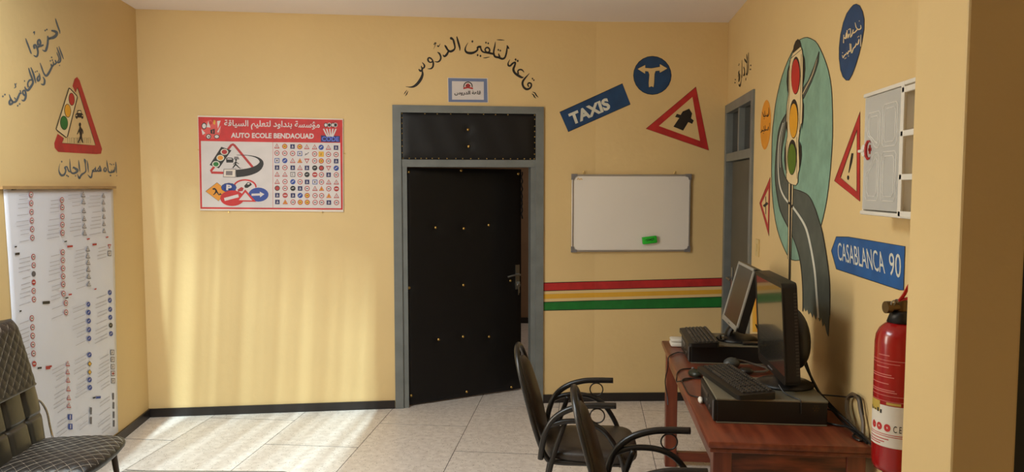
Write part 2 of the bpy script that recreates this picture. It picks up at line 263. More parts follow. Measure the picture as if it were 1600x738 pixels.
ART={
 'arc':('B',[('s','ink',1,[11275,13965,11307,13974,11278,13931,11319,13942,11284,13881,11338,13896,11292,13828,11356,13846,11304,13773,11373,13793,11319,13715,11391,13736,11335,13661,11406,13682,11350,13613,11418,13633,11365,13571,11427,13587,11377,13535,11430,13542,11384,13502,11424,13501,11388,13469,11412,13467,11390,13446,11403,13444]),('s','ink',1,[11037,13921,11052,13940,11036,13906,11067,13943,11038,13885,11087,13947,11050,13864,11106,13945,11076,13850,11128,13929,11108,13840,11156,13902,11129,13829,11181,13870,11136,13814,11199,13838,11140,13790,11209,13808,11146,13757,11218,13777,11159,13715,11228,13736,11174,13670,11238,13687,11184,13629,11245,13640,11190,13593,11249,13599,11193,13562,11249,13559,11187,13537,11241,13518,11171,13517,11223,13479,11147,13498,11196,13444,11121,13484,11165,13416,11095,13471,11127,13394,11067,13461,11083,13379,11047,13458,11037,13377,11029,13461,10994,13392,11006,13472,10961,13417,10983,13490,10932,13447,10962,13521,10904,13484,10943,13561,10879,13524,10923,13597,10859,13557,10898,13623,10846,13586,10874,13641,10837,13614,10857,13653,10831,13633]),('s','ink',1,[10965,13448,11017,13424,10943,13413,11001,13385,10912,13364,10978,13329,10883,13325,10949,13278,10858,13298,10915,13239,10835,13277,10876,13210,10830,13269,10826,13196,10826,13266,10785,13224,10804,13283,10771,13261,10785,13298,10764,13285]),('s','ink',1,[10565,13371,10575,13389,10580,13357,10596,13386,10599,13337,10628,13378,10615,13317,10660,13360,10629,13295,10684,13331,10646,13269,10703,13297,10657,13240,10717,13259,10664,13209,10725,13219,10667,13176,10728,13176,10663,13147,10723,13133,10652,13119,10707,13092,10634,13092,10684,13055,10616,13072,10655,13026,10598,13058,10621,13007,10576,13047,10585,13000,10552,13041,10550,13000,10521,13041,10513,13011,10485,13046,10478,13027,10459,13051,10455,13039]),('s','ink',1,[10434,13489,10426,13492,10451,13522,10441,13526,10475,13569,10461,13575,10497,13615,10478,13621,10515,13658,10490,13665,10530,13699,10499,13707,10540,13727,10504,13736]),('s','ink',1,[10465,13637,10431,13650,10475,13662,10441,13675,10488,13694,10457,13710,10497,13710,10481,13738,10502,13710,10513,13735,10522,13702,10533,13717,10538,13694,10546,13704]),('s','ink',1,[10555,13617,10582,13636,10563,13602,10593,13625,10575,13580,10608,13613,10600,13563,10610,13611,10630,13574,10603,13609,10642,13594,10613,13615,10651,13614,10627,13629,10663,13641,10644,13651,10676,13671,10662,13678,10685,13693,10674,13698]),('s','ink',1,[10280,13036,10231,13006,10269,13056,10218,13026,10256,13082,10200,13057,10250,13100,10189,13093,10252,13115,10194,13131,10259,13132,10210,13163,10264,13140,10235,13188,10270,13140,10270,13197,10285,13138,10302,13193,10302,13130,10331,13180,10323,13118,10358,13160,10345,13100,10383,13134,10362,13077,10405,13103,10373,13048,10423,13068,10380,13014,10439,13030,10384,12980,10449,12989,10385,12944,10452,12946,10383,12907,10449,12901,10377,12876,10440,12859,10368,12851,10424,12823,10355,12829,10402,12792,10341,12812,10375,12767,10325,12800,10344,12753,10303,12790,10312,12747,10280,12783,10281,12747,10252,12780,10249,12752,10223,12779,10219,12761,10201,12780,10199,12768]),('s','ink',1,[10235,13010,10262,13052,10253,12999,10279,13041,10280,12983,10301,13028,10316,12975,10316,13023,10352,12985,10333,13029,10382,13001,10359,13043,10402,13013,10378,13055]),('s','ink',1,[10000,12985,10015,13000,10011,12972,10029,12990,10025,12952,10050,12975,10038,12931,10070,12957,10049,12907,10091,12936,10059,12884,10113,12910,10061,12867,10126,12875,10059,12849,10122,12837,10054,12827,10108,12802,10048,12816,10084,12773,10040,12814,10050,12757,10026,12814,10014,12756,10019,12814,9980,12772,10009,12824,9964,12806,9995,12851,9962,12842,9985,12872,9961,12866]),('s','ink',1,[9975,12805,10024,12814,9976,12779,10031,12788,9975,12745,10042,12748,9971,12730,10039,12703,9965,12727,10011,12667,9952,12721,9973,12647,9950,12717,9926,12647,9938,12721,9893,12677,9912,12741,9876,12713,9892,12757,9865,12738]),('s','ink',1,[9981,12688,10029,12699,9984,12654,10040,12666,9986,12608,10056,12616,9980,12564,10061,12556,9964,12519,10052,12495,9941,12468,10033,12431,9912,12417,10006,12368,9879,12363,9970,12306,9841,12308,9927,12244,9802,12259,9879,12189,9762,12216,9828,12142,9721,12178,9773,12103,9682,12148,9716,12075,9644,12127,9660,12061,9602,12112,9607,12059,9556,12103,9555,12062,9500,12100,9496,12071,9441,12103,9438,12084,9400,12106,9397,12094]),('s','ink',1,[9378,11750,9372,11755,9397,11765,9382,11776,9423,11787,9396,11806,9447,11817,9412,11837,9465,11859,9434,11874,9480,11906,9460,11914,9489,11939,9478,11944]),('s','ink',1,[9341,11809,9330,11815,9354,11825,9337,11834,9371,11848,9347,11862,9390,11874,9363,11892,9411,11907,9388,11923,9433,11944,9418,11955,9449,11970,9439,11978]),('p','ink',1,[11830,13800,11872,13855,11913,13802,11871,13746]),('s','ink',1,[11706,13758,11717,13752,11682,13725,11697,13716,11647,13677,11670,13665,11617,13627,11649,13614,11594,13578,11635,13566,11576,13526,11627,13520,11570,13474,11630,13485,11584,13426,11644,13461,11613,13383,11666,13442,11656,13351,11693,13429,11712,13332,11732,13421,11776,13324,11782,13418,11839,13326,11830,13419,11897,13341,11873,13426,11950,13366,11918,13439,11995,13394,11958,13456,12036,13424,11993,13477,12070,13459,12022,13501,12095,13498,12038,13517,12094,13540,12039,13526,12080,13565,12030,13549,12076,13567,12028,13587,12086,13568,12056,13618,12112,13574,12086,13637,12134,13578,12106,13649]),('s','ink',1,[12063,13551,12034,13603,12083,13557,12051,13617,12108,13565,12077,13637,12127,13568,12113,13652,12147,13570,12152,13652,12175,13571,12186,13645,12197,13571,12207,13639]),('s','ink',1,[12156,13612,12191,13618,12158,13579,12200,13588,12162,13532,12214,13547,12174,13487,12230,13513,12194,13452,12245,13488,12221,13421,12262,13467,12260,13397,12286,13452,12310,13382,12324,13443,12366,13373,12375,13438,12417,13365,12428,13433,12465,13357,12477,13428,12512,13348,12525,13424,12557,13340,12575,13416,12609,13330,12629,13401,12663,13320,12681,13384,12701,13313,12718,13371]),('s','ink',1,[12430,13385,12415,13434,12455,13392,12439,13443,12493,13404,12468,13455,12529,13429,12481,13465,12545,13469,12485,13478,12545,13509,12487,13502,12535,13547,12483,13523,12514,13579,12470,13540,12484,13606,12449,13556,12449,13622,12434,13564,12411,13621,12421,13564,12377,13606,12403,13559,12351,13584,12389,13550,12331,13556,12377,13534,12318,13520,12370,13513,12320,13480,12369,13498,12344,13444,12384,13478,12376,13414,12412,13452,12398,13394,12434,13433]),('p','ink',1,[12027,13303,12066,13355,12104,13305,12065,13253]),('p','ink',1,[12134,13274,12173,13325,12211,13275,12172,13224]),('s','ink',1,[12272,13200,12272,13213,12302,13198,12301,13218,12344,13196,12342,13226,12389,13199,12384,13233,12437,13211,12431,13240,12486,13228,12482,13248,12521,13241,12518,13253]),('p','ink',1,[12342,13770,12377,13817,12413,13771,12377,13724]),('p','ink',1,[12428,13744,12463,13791,12498,13745,12463,13698]),('s','ink',1,[12723,13811,12740,13810,12713,13768,12740,13766,12698,13708,12739,13703,12684,13649,12735,13641,12669,13596,12725,13584,12655,13542,12713,13531,12643,13490,12704,13482,12636,13441,12699,13437,12633,13394,12697,13397,12638,13348,12702,13363,12650,13304,12714,13332,12670,13262,12731,13306,12705,13225,12749,13291,12754,13207,12773,13283,12801,13202,12814,13279,12841,13195,12864,13270,12883,13179,12914,13251,12933,13159,12959,13233,12986,13147,12992,13225,13035,13155,13014,13227,13077,13177,13036,13236,13110,13210,13055,13251,13134,13252,13073,13278,13150,13300,13089,13318,13163,13347,13103,13362,13175,13393,13114,13406,13185,13441,13123,13451,13192,13493,13131,13499,13194,13558,13143,13561,13191,13625,13155,13627,13189,13672,13163,13673]),('s','ink',1,[13157,13686,13181,13695,13156,13662,13198,13678,13157,13627,13219,13654,13168,13593,13235,13634,13194,13571,13243,13613,13224,13559,13252,13585,13245,13552,13258,13564]),('s','ink',1,[12838,13381,12868,13387,12837,13362,12874,13369,12836,13334,12884,13345,12840,13304,12894,13324,12852,13275,12906,13302,12866,13248,12920,13277,12876,13229,12930,13259]),('p','ink',1,[12807,13513,12842,13560,12878,13515,12842,13468]),('p','ink',1,[12882,13487,12917,13534,12953,13488,12917,13441]),('s','ink',1,[12782,13879,12782,13892,12818,13876,12819,13896,12871,13871,12872,13901,12924,13868,12926,13902,12979,13866,12982,13896,13035,13865,13038,13885,13075,13865,13077,13877]),('p','ink',1,[13451,13167,13493,13223,13536,13169,13493,13113]),('p','ink',1,[13531,13120,13573,13176,13615,13121,13573,13065]),('s','ink',1,[13271,13167,13283,13161,13248,13135,13267,13125,13216,13089,13245,13076,13191,13045,13233,13033,13180,13005,13234,13004,13178,12966,13240,12981,13191,12930,13247,12972,13222,12904,13254,12968,13262,12895,13266,12965,13307,12904,13276,12965,13342,12932,13292,12980,13370,12965,13318,13012,13396,12991,13352,13044,13431,13016,13396,13072,13466,13037,13445,13096,13461,13047,13504,13091,13454,13042,13516,13036,13441,12996,13505,12981,13424,12949,13491,12927,13404,12909,13473,12879,13377,12863,13456,12837,13363,12806,13451,12806,13372,12747,13457,12774,13396,12693,13474,12736,13431,12644,13498,12701,13478,12599,13536,12670,13532,12559,13586,12639,13584,12528,13635,12610,13633,12502,13678,12581,13682,12483,13717,12557,13730,12473,13743,12541,13771,12484,13757,12534,13792,12507,13776,12534,13803,12522,13793,12537]),('s','ink',1,[13823,12701,13808,12692,13810,12730,13787,12714,13791,12770,13758,12744,13762,12805,13731,12763,13725,12824,13708,12770,13685,12831,13682,12774,13647,12827,13658,12773,13610,12814,13637,12764,13577,12790,13617,12751,13553,12752,13608,12739,13551,12704,13609,12712,13561,12657,13620,12671,13568,12625,13628,12640]),('s','ink',1,[14018,12676,14027,12668,13987,12649,14003,12636,13944,12611,13969,12589,13901,12571,13934,12542,13859,12533,13900,12498,13817,12492,13866,12453,13780,12449,13838,12411,13750,12406,13816,12372,13727,12360,13801,12336,13715,12307,13794,12303,13718,12250,13797,12264,13733,12194,13807,12221,13757,12143,13825,12184,13791,12097,13851,12155,13835,12059,13884,12131,13888,12034,13911,12118,13947,12033,13940,12115,14001,12049,13976,12120,14047,12075,14007,12131,14083,12112,14030,12152,14108,12155,14050,12182,14123,12198,14062,12210,14126,12240,14064,12235,14117,12280,14059,12258,14096,12315,14052,12271,14059,12335,14040,12276,14018,12341,14017,12279,13978,12333,14003,12278,13948,12306,13996,12272,13932,12272,13985,12255,13928,12233,13981,12241,13944,12198,13987,12223,13967,12169,14005,12197,13984,12150,14019,12177]),('p','ink',1,[14103,12471,14135,12514,14168,12472,14136,12429]),('p','ink',1,[14154,12415,14187,12458,14219,12416,14187,12373]),('s','ink',1,[14101,11903,14107,11914,14118,11890,14128,11908,14141,11871,14159,11897,14158,11853,14188,11880,14167,11835,14207,11855,14176,11810,14218,11829,14192,11783,14228,11809,14218,11761,14243,11787,14247,11745,14262,11762,14267,11735,14276,11745]),('s','ink',1,[14131,11970,14135,11983,14155,11959,14162,11979,14189,11942,14202,11971,14215,11924,14241,11954,14229,11901,14267,11924,14244,11870,14285,11892,14265,11837,14300,11864,14297,11810,14322,11834,14331,11787,14346,11804,14355,11772,14364,11782])]),
 'respect':('L',[('s','slate',1,[5796,13038,5761,13050,5791,13015,5743,13032,5782,12982,5716,13006,5768,12945,5688,12974,5745,12904,5659,12936,5717,12860,5628,12892,5688,12819,5600,12852,5661,12785,5573,12819,5634,12755,5548,12788,5612,12730,5530,12757,5594,12705,5528,12724,5580,12682,5535,12693,5570,12665,5542,12671]),('s','slate',1,[6043,12640,6031,12677,6001,12642,5986,12687,5945,12644,5920,12702,5894,12644,5852,12712,5846,12643,5786,12716,5807,12640,5718,12713,5800,12638,5661,12692,5806,12629,5655,12648,5825,12604,5681,12601,5851,12580,5726,12556,5885,12559,5789,12514,5934,12536,5860,12478,5984,12513,5936,12448,6042,12490,6019,12426,6109,12467,6097,12410,6158,12450,6149,12400]),('p','slate',1,[6413,12581,6364,12622,6320,12600,6369,12559]),('p','slate',1,[6321,12627,6272,12669,6227,12647,6277,12605]),('s','slate',1,[6135,12462,6073,12422,6164,12448,6104,12406,6193,12434,6160,12380,6169,12432,6253,12369,6180,12436,6279,12403,6203,12463,6276,12442,6220,12484,6272,12469]),('s','slate',1,[6285,12380,6180,12398,6293,12346,6186,12363,6304,12296,6196,12312,6320,12248,6208,12261,6341,12203,6225,12213,6367,12159,6244,12165,6391,12120,6269,12123,6411,12087,6295,12085,6425,12066,6332,12048,6420,12061,6404,12014,6448,12054,6479,12012,6511,12052,6536,12026,6559,12051,6573,12037]),('s','slate',1,[6497,12206,6464,12174,6557,12184,6522,12147,6633,12157,6605,12109,6638,12151,6708,12089,6616,12147,6728,12137,6595,12185,6698,12179,6581,12230,6682,12209,6595,12266,6691,12232,6622,12296,6711,12254,6676,12313,6709,12258,6755,12285,6690,12261,6798,12249,6713,12241,6826,12210,6728,12221,6829,12171,6725,12197,6821,12135,6711,12167,6815,12111,6700,12145]),('s','slate',1,[6883,12026,6990,11982,6902,12042,7004,12001,6926,12064,7024,12029,6934,12076,7031,12062,6930,12079,7001,12098,6921,12085,6947,12127,6930,12084,6874,12137,6915,12075,6829,12118,6887,12051,6796,12089,6865,12022,6770,12056,6848,11991,6750,12020,6837,11956,6737,11980,6836,11922,6737,11937,6850,11884,6752,11890,6873,11848,6780,11841,6881,11835,6842,11796,6898,11831,6927,11787,6959,11830,6987,11802,7007,11831,7024,11813]),('s','slate',1,[6795,12033,6851,12063,6673,12096,6740,12131]),('s','slate',1,[6985,12393,7005,12395,6958,12410,6991,12416,6925,12432,6968,12445,6955,12430,6897,12466,6953,12420,6890,12435,6944,12387,6904,12395,6939,12362,6914,12367]),('s','slate',1,[7383,12182,7353,12193,7377,12160,7334,12176,7367,12128,7306,12151,7350,12092,7276,12120,7323,12050,7244,12080,7288,12004,7211,12034,7256,11961,7180,11990,7228,11923,7153,11951,7202,11887,7128,11915,7179,11860,7111,11886,7155,11844,7102,11866,7134,11837,7100,11853,7120,11834,7099,11844]),('s','slate',1,[5664,12305,5638,12315,5650,12276,5611,12290,5630,12235,5573,12255,5607,12194,5536,12219,5582,12156,5503,12184,5555,12118,5472,12147,5525,12082,5444,12110,5487,12046,5421,12069,5446,12013,5402,12028,5417,11989,5390,11999]),('s','slate',1,[5781,12254,5746,12267,5761,12220,5714,12237,5733,12171,5668,12194,5705,12122,5625,12150,5674,12078,5589,12108,5644,12036,5555,12064,5627,11996,5534,12019,5625,11956,5531,11972,5635,11918,5542,11925,5649,11894,5575,11880,5681,11876,5645,11844,5727,11861,5725,11822,5726,11852,5798,11830,5712,11865,5771,11870,5667,11911,5721,11914,5637,11961,5693,11953,5653,12005,5706,11988,5687,12046,5740,12026,5717,12078,5769,12059,5738,12100,5783,12085,5757,12116,5791,12104,5769,12127,5795,12118]),('p','slate',1,[5687,11775,5648,11804,5614,11786,5652,11756]),('s','slate',1,[5913,11881,5862,11901,5898,11859,5837,11882,5881,11830,5803,11853,5880,11812,5792,11817,5898,11802,5839,11777,5934,11787,5907,11747,5938,11781,5987,11736,5946,11787,6019,11764,5964,11814,6022,11800,5977,11836,6021,11825]),('s','slate',1,[5996,11767,5929,11750,6030,11745,5958,11726,6071,11718,6003,11690,6063,11716,6086,11660,6055,11717,6140,11683,6081,11737,6148,11716,6100,11754,6151,11738]),('s','slate',1,[6107,11701,6012,11694,6153,11651,6054,11643,6218,11582,6114,11572,6281,11520,6176,11506,6337,11468,6235,11450,6389,11426,6299,11397,6409,11411,6385,11356,6412,11411,6479,11357,6452,11423,6527,11386,6494,11447,6563,11419,6527,11481,6598,11456,6554,11525,6628,11500,6583,11568,6656,11544,6620,11612,6681,11592,6659,11655,6703,11640,6686,11685,6718,11674]),('p','slate',1,[6196,11815,6152,11849,6113,11829,6157,11794]),('p','slate',1,[6081,11852,6037,11886,5997,11866,6042,11831]),('p','slate',1,[6117,11923,6073,11957,6034,11937,6078,11902]),('s','slate',1,[6603,11320,6566,11337,6581,11298,6531,11321,6554,11268,6483,11295,6543,11238,6450,11259,6553,11203,6449,11212,6575,11164,6469,11161,6585,11148,6521,11112,6595,11144,6612,11097,6653,11138,6675,11108,6701,11135,6714,11118]),('s','slate',1,[6817,11338,6763,11327,6847,11315,6786,11303,6889,11280,6816,11272,6919,11243,6831,11248,6921,11208,6829,11229,6903,11178,6819,11210,6855,11158,6827,11207,6784,11179,6839,11208,6738,11210,6814,11225,6706,11247,6795,11246,6701,11286,6787,11272,6710,11324,6788,11308,6722,11356,6789,11340,6737,11378,6788,11365,6753,11395,6789,11385,6765,11406,6790,11399]),('p','slate',1,[6995,11396,6958,11426,6924,11407,6962,11377]),('p','slate',1,[6902,11431,6864,11461,6831,11442,6868,11412]),('s','slate',1,[7195,11478,7158,11493,7179,11451,7128,11470,7156,11411,7087,11437,7132,11368,7047,11396,7106,11319,7014,11347,7077,11264,6985,11291,7050,11215,6962,11239,7021,11171,6950,11190,6993,11132,6945,11145,6974,11105,6942,11113]),('s','slate',1,[7308,11444,7262,11459,7298,11411,7241,11428,7282,11363,7210,11386,7262,11315,7178,11343,7236,11273,7148,11303,7206,11232,7116,11262,7181,11193,7089,11223,7162,11159,7066,11188,7148,11131,7047,11153,7150,11104,7048,11109,7175,11070,7076,11061,7218,11031,7121,11013,7265,10991,7169,10969,7314,10950,7221,10925,7361,10912,7281,10881,7386,10896,7354,10846,7386,10896,7435,10842,7411,10902,7479,10861,7439,10913,7506,10882,7460,10924,7520,10904,7475,10941,7523,10928,7486,10954,7524,10944]),('s','slate',1,[7136,11183,7142,11153,7170,11182,7176,11147,7226,11177,7217,11138,7291,11158,7242,11128,7339,11123,7271,11107,7375,11082,7306,11076,7397,11041,7327,11046,7398,11002,7326,11017,7386,10967,7312,10987,7376,10944,7300,10965]),('p','slate',1,[7539,11085,7504,11113,7473,11094,7508,11066]),('s','slate',1,[7486,10743,7548,10698,7514,10751,7574,10708,7549,10761,7611,10724,7570,10772,7641,10746,7576,10789,7652,10775,7574,10810,7649,10806,7569,10821,7631,10836,7563,10823,7585,10859,7546,10827,7530,10869,7538,10826,7478,10861,7528,10811,7450,10835,7520,10783,7433,10802,7518,10752,7425,10767,7522,10721,7425,10730,7531,10688,7433,10692,7545,10660,7451,10654,7565,10634,7481,10619,7590,10611,7522,10586,7600,10601,7580,10561,7613,10598,7640,10561,7651,10600,7678,10577,7682,10603,7701,10588]),('s','slate',1,[7661,10747,7735,10729,7710,10837,7755,10825]),('s','slate',1,[7778,10768,7709,10761,7800,10744,7726,10736,7831,10709,7750,10699,7867,10669,7779,10659,7904,10624,7813,10613,7943,10577,7854,10562,7978,10545,7902,10517,8005,10530,7962,10487,8031,10521,8027,10471,8053,10518,8089,10470,8076,10524,8138,10485,8106,10542,8174,10510,8136,10565,8203,10540,8170,10599,8225,10581,8203,10640,8243,10628,8226,10669,8254,10661]),('s','slate',1,[7934,10589,7985,10565,7999,10626,8030,10611]),('s','slate',1,[7984,10961,7942,10975,7973,10938,7927,10952,7959,10907,7908,10920,7954,10885,7903,10887,7964,10873,7935,10860,7991,10857,7976,10844,8013,10845,8003,10836]),('s','slate',1,[7899,10942,7926,10944,7869,10988,7890,10990]),('s','slate',1,[8198,10561,8141,10545,8223,10543,8161,10525,8260,10514,8186,10499,8289,10481,8199,10481,8294,10448,8199,10464,8282,10417,8194,10447,8236,10394,8205,10447,8166,10407,8199,10451,8106,10432,8162,10467,8059,10466,8144,10477,8056,10503,8143,10484,8076,10528,8151,10504,8091,10544,8160,10521]),('p','slate',1,[8555,10576,8512,10611,8475,10586,8517,10551]),('p','slate',1,[8462,10631,8420,10666,8382,10641,8424,10606]),('p','slate',1,[7921,10421,7875,10457,7835,10430,7880,10394]),('p','slate',1,[7828,10476,7782,10512,7741,10486,7787,10450])]),
 'crossing':('L',[('s','slate',1,[2155,9223,2121,9225,2161,9195,2109,9198,2169,9155,2092,9160,2174,9113,2079,9119,2173,9072,2071,9078,2169,9029,2067,9035,2161,8984,2066,8989,2146,8932,2072,8936,2128,8878,2082,8880,2115,8839,2089,8841]),('p','slate',1,[2138,8763,2096,8786,2057,8764,2100,8741]),('s','slate',1,[2258,9054,2232,9057,2259,9035,2215,9040,2263,9009,2192,9014,2274,8984,2180,8984,2295,8959,2188,8950,2323,8931,2208,8916,2345,8912,2239,8887,2359,8904,2287,8865,2362,8900,2352,8855,2335,8889,2422,8873,2342,8903,2415,8903,2343,8935,2392,8936,2342,8959,2375,8960]),('s','slate',1,[2397,8898,2359,8863,2424,8893,2388,8856,2448,8889,2441,8846,2431,8883,2516,8857,2446,8897,2527,8890,2464,8929,2518,8926,2477,8953,2510,8951]),('s','slate',1,[2454,8889,2440,8847,2499,8887,2486,8840,2557,8885,2556,8832,2596,8887,2633,8831,2622,8890,2696,8845,2653,8898,2741,8866,2680,8911,2772,8893,2696,8934,2786,8925,2705,8967,2790,8961,2713,9003,2795,8996,2723,9039,2808,9030,2733,9076,2824,9066,2746,9115,2835,9107,2767,9164,2837,9158,2793,9217,2834,9213,2811,9254,2831,9252]),('p','slate',1,[2356,9127,2304,9156,2258,9130,2309,9101]),('p','slate',1,[2622,9137,2572,9166,2526,9140,2577,9111]),('p','slate',1,[2521,9116,2470,9145,2424,9119,2475,9090]),('p','slate',1,[2636,8763,2570,8799,2510,8764,2576,8728]),('s','slate',1,[2987,9027,2946,9018,3018,9009,2965,8997,3063,8982,2991,8970,3096,8953,3002,8948,3101,8923,2997,8933,3087,8896,2985,8918,3054,8874,2977,8912,2995,8864,2972,8912,2931,8867,2957,8912,2872,8885,2952,8911,2843,8913,2940,8922,2831,8944,2928,8944,2837,8975,2924,8963,2871,8999,2936,8979,2917,9016,2963,8998,2948,9027,2985,9012]),('s','slate',1,[3351,9068,3332,9072,3348,9049,3310,9056,3343,9023,3279,9033,3336,8994,3252,9006,3322,8960,3232,8972,3305,8925,3216,8934,3299,8902,3213,8901,3299,8900,3244,8875,3293,8900,3305,8866,3296,8899,3355,8880,3317,8919,3377,8910,3341,8954,3393,8947,3358,8980,3403,8974]),('s','slate',1,[3310,8929,3276,8884,3352,8921,3319,8876,3407,8912,3382,8865,3440,8908,3448,8860,3452,8907,3503,8870,3469,8907,3535,8889,3479,8912,3540,8914,3465,8928,3517,8939,3429,8952,3481,8965,3394,8977,3447,8989,3368,9002,3414,9012,3345,9027,3381,9034,3330,9044,3357,9049]),('s','slate',1,[3525,8916,3484,8877,3555,8909,3516,8869,3587,8903,3570,8857,3579,8900,3647,8861,3582,8906,3680,8889,3594,8928,3688,8919,3605,8953,3688,8948,3614,8977,3678,8976,3621,9003,3661,9002,3626,9021,3649,9021]),('s','slate',1,[3669,8985,3632,8969,3704,8971,3661,8953,3754,8951,3702,8930,3798,8933,3741,8908,3836,8917,3780,8891,3873,8900,3811,8878,3892,8870,3815,8886,3838,8855,3820,8893,3784,8853,3779,8895,3736,8853,3733,8897,3689,8855,3690,8899,3643,8857,3646,8901,3611,8859,3614,8903]),('s','slate',1,[3902,8911,3877,8919,3897,8898,3853,8911,3892,8881,3818,8897,3894,8870,3797,8874,3898,8859,3809,8849,3910,8839,3834,8829,3925,8813,3853,8808,3943,8781,3859,8778,3962,8748,3863,8743,3980,8722,3874,8710,3995,8705,3898,8685,4005,8695,3935,8663,3991,8694,4000,8651,3990,8696,4055,8664,4016,8710,4087,8683,4052,8727,4114,8702,4100,8743,4145,8724,4152,8759,4178,8748,4189,8770,4200,8766]),('s','slate',1,[4189,9190,4171,9192,4193,9162,4156,9166,4198,9122,4136,9128,4200,9080,4120,9087,4197,9038,4111,9044,4191,8993,4105,8999,4182,8949,4102,8955,4165,8904,4103,8908,4145,8860,4106,8863,4131,8830,4109,8831]),('s','slate',1,[4393,9229,4354,9239,4395,9211,4324,9229,4398,9187,4282,9213,4398,9166,4251,9188,4385,9146,4250,9158,4364,9120,4265,9127,4347,9089,4276,9094,4338,9052,4275,9057,4333,9012,4270,9016,4331,8972,4266,8976,4329,8934,4261,8938,4330,8899,4256,8900,4340,8872,4263,8866,4358,8856,4292,8837,4385,8843,4331,8817,4421,8830,4374,8799,4465,8819,4421,8782,4520,8810,4468,8767,4579,8793,4505,8752,4629,8770,4540,8734,4672,8744,4578,8713,4709,8719,4609,8693,4739,8691,4630,8672,4757,8670,4652,8646,4724,8675,4726,8620,4703,8672,4793,8642,4728,8689,4814,8670,4756,8711,4827,8697,4783,8735,4835,8726,4810,8761,4839,8756,4828,8779,4841,8777]),('s','slate',1,[4744,9183,4727,9185,4748,9153,4713,9156,4753,9108,4695,9113,4756,9063,4680,9069,4753,9021,4671,9027,4748,8976,4666,8982,4739,8935,4663,8941,4721,8895,4662,8900,4698,8857,4664,8861,4682,8832,4665,8834]),('s','slate',1,[5085,8983,5069,8989,5075,8967,5039,8983,5060,8945,4997,8974,5034,8922,4955,8965,4995,8901,4908,8955,4952,8882,4853,8943,4917,8867,4809,8929,4887,8860,4780,8914,4870,8862,4756,8891,4862,8872,4760,8857,4874,8867,4795,8832,4912,8856,4841,8809,4956,8844,4892,8790,5002,8832,4950,8776,5050,8821,5018,8763,5087,8815,5088,8758,5121,8814,5153,8763,5155,8817,5210,8777,5183,8825,5253,8799,5204,8842,5278,8827,5220,8868,5290,8860,5231,8902,5296,8896,5235,8942,5299,8939,5233,8989,5297,8986,5236,9039,5295,9035,5247,9098,5292,9095,5263,9160,5289,9158,5274,9203,5287,9202]),('s','slate',1,[5098,8976,5021,8954,5133,8925,5106,8917]),('p','slate',1,[5001,8714,4957,8741,4918,8715,4962,8689]),('s','slate',1,[5245,8850,5240,8819,5272,8849,5268,8815,5302,8849,5314,8811,5316,8852,5369,8818,5331,8861,5403,8839,5353,8881,5423,8864,5373,8903,5441,8889,5389,8929,5458,8917,5405,8959,5473,8944,5439,8986,5482,8953,5508,8989,5489,8948,5572,8977,5512,8937,5624,8949,5516,8934,5621,8915,5514,8933,5596,8894,5502,8912,5581,8876,5492,8885,5581,8856,5495,8856,5587,8834,5503,8828,5602,8812,5520,8799,5631,8789,5546,8768,5667,8767,5582,8736,5698,8754,5629,8709,5722,8749,5688,8692,5746,8747,5753,8687,5765,8747,5816,8693,5786,8753,5866,8711,5815,8766,5902,8735,5842,8785,5928,8764,5869,8810,5943,8796,5892,8839,5950,8832,5905,8872,5948,8871,5900,8912,5934,8914,5883,8957,5912,8959,5867,8994,5891,8995,5858,9018,5876,9020,5849,9035,5862,9037,5844,9046,5852,9047]),('p','slate',1,[5535,8719,5484,8751,5437,8720,5489,8688]),('p','slate',1,[5454,8695,5403,8727,5356,8696,5408,8664]),('p','slate',1,[5794,9101,5744,9134,5699,9104,5749,9072])]),
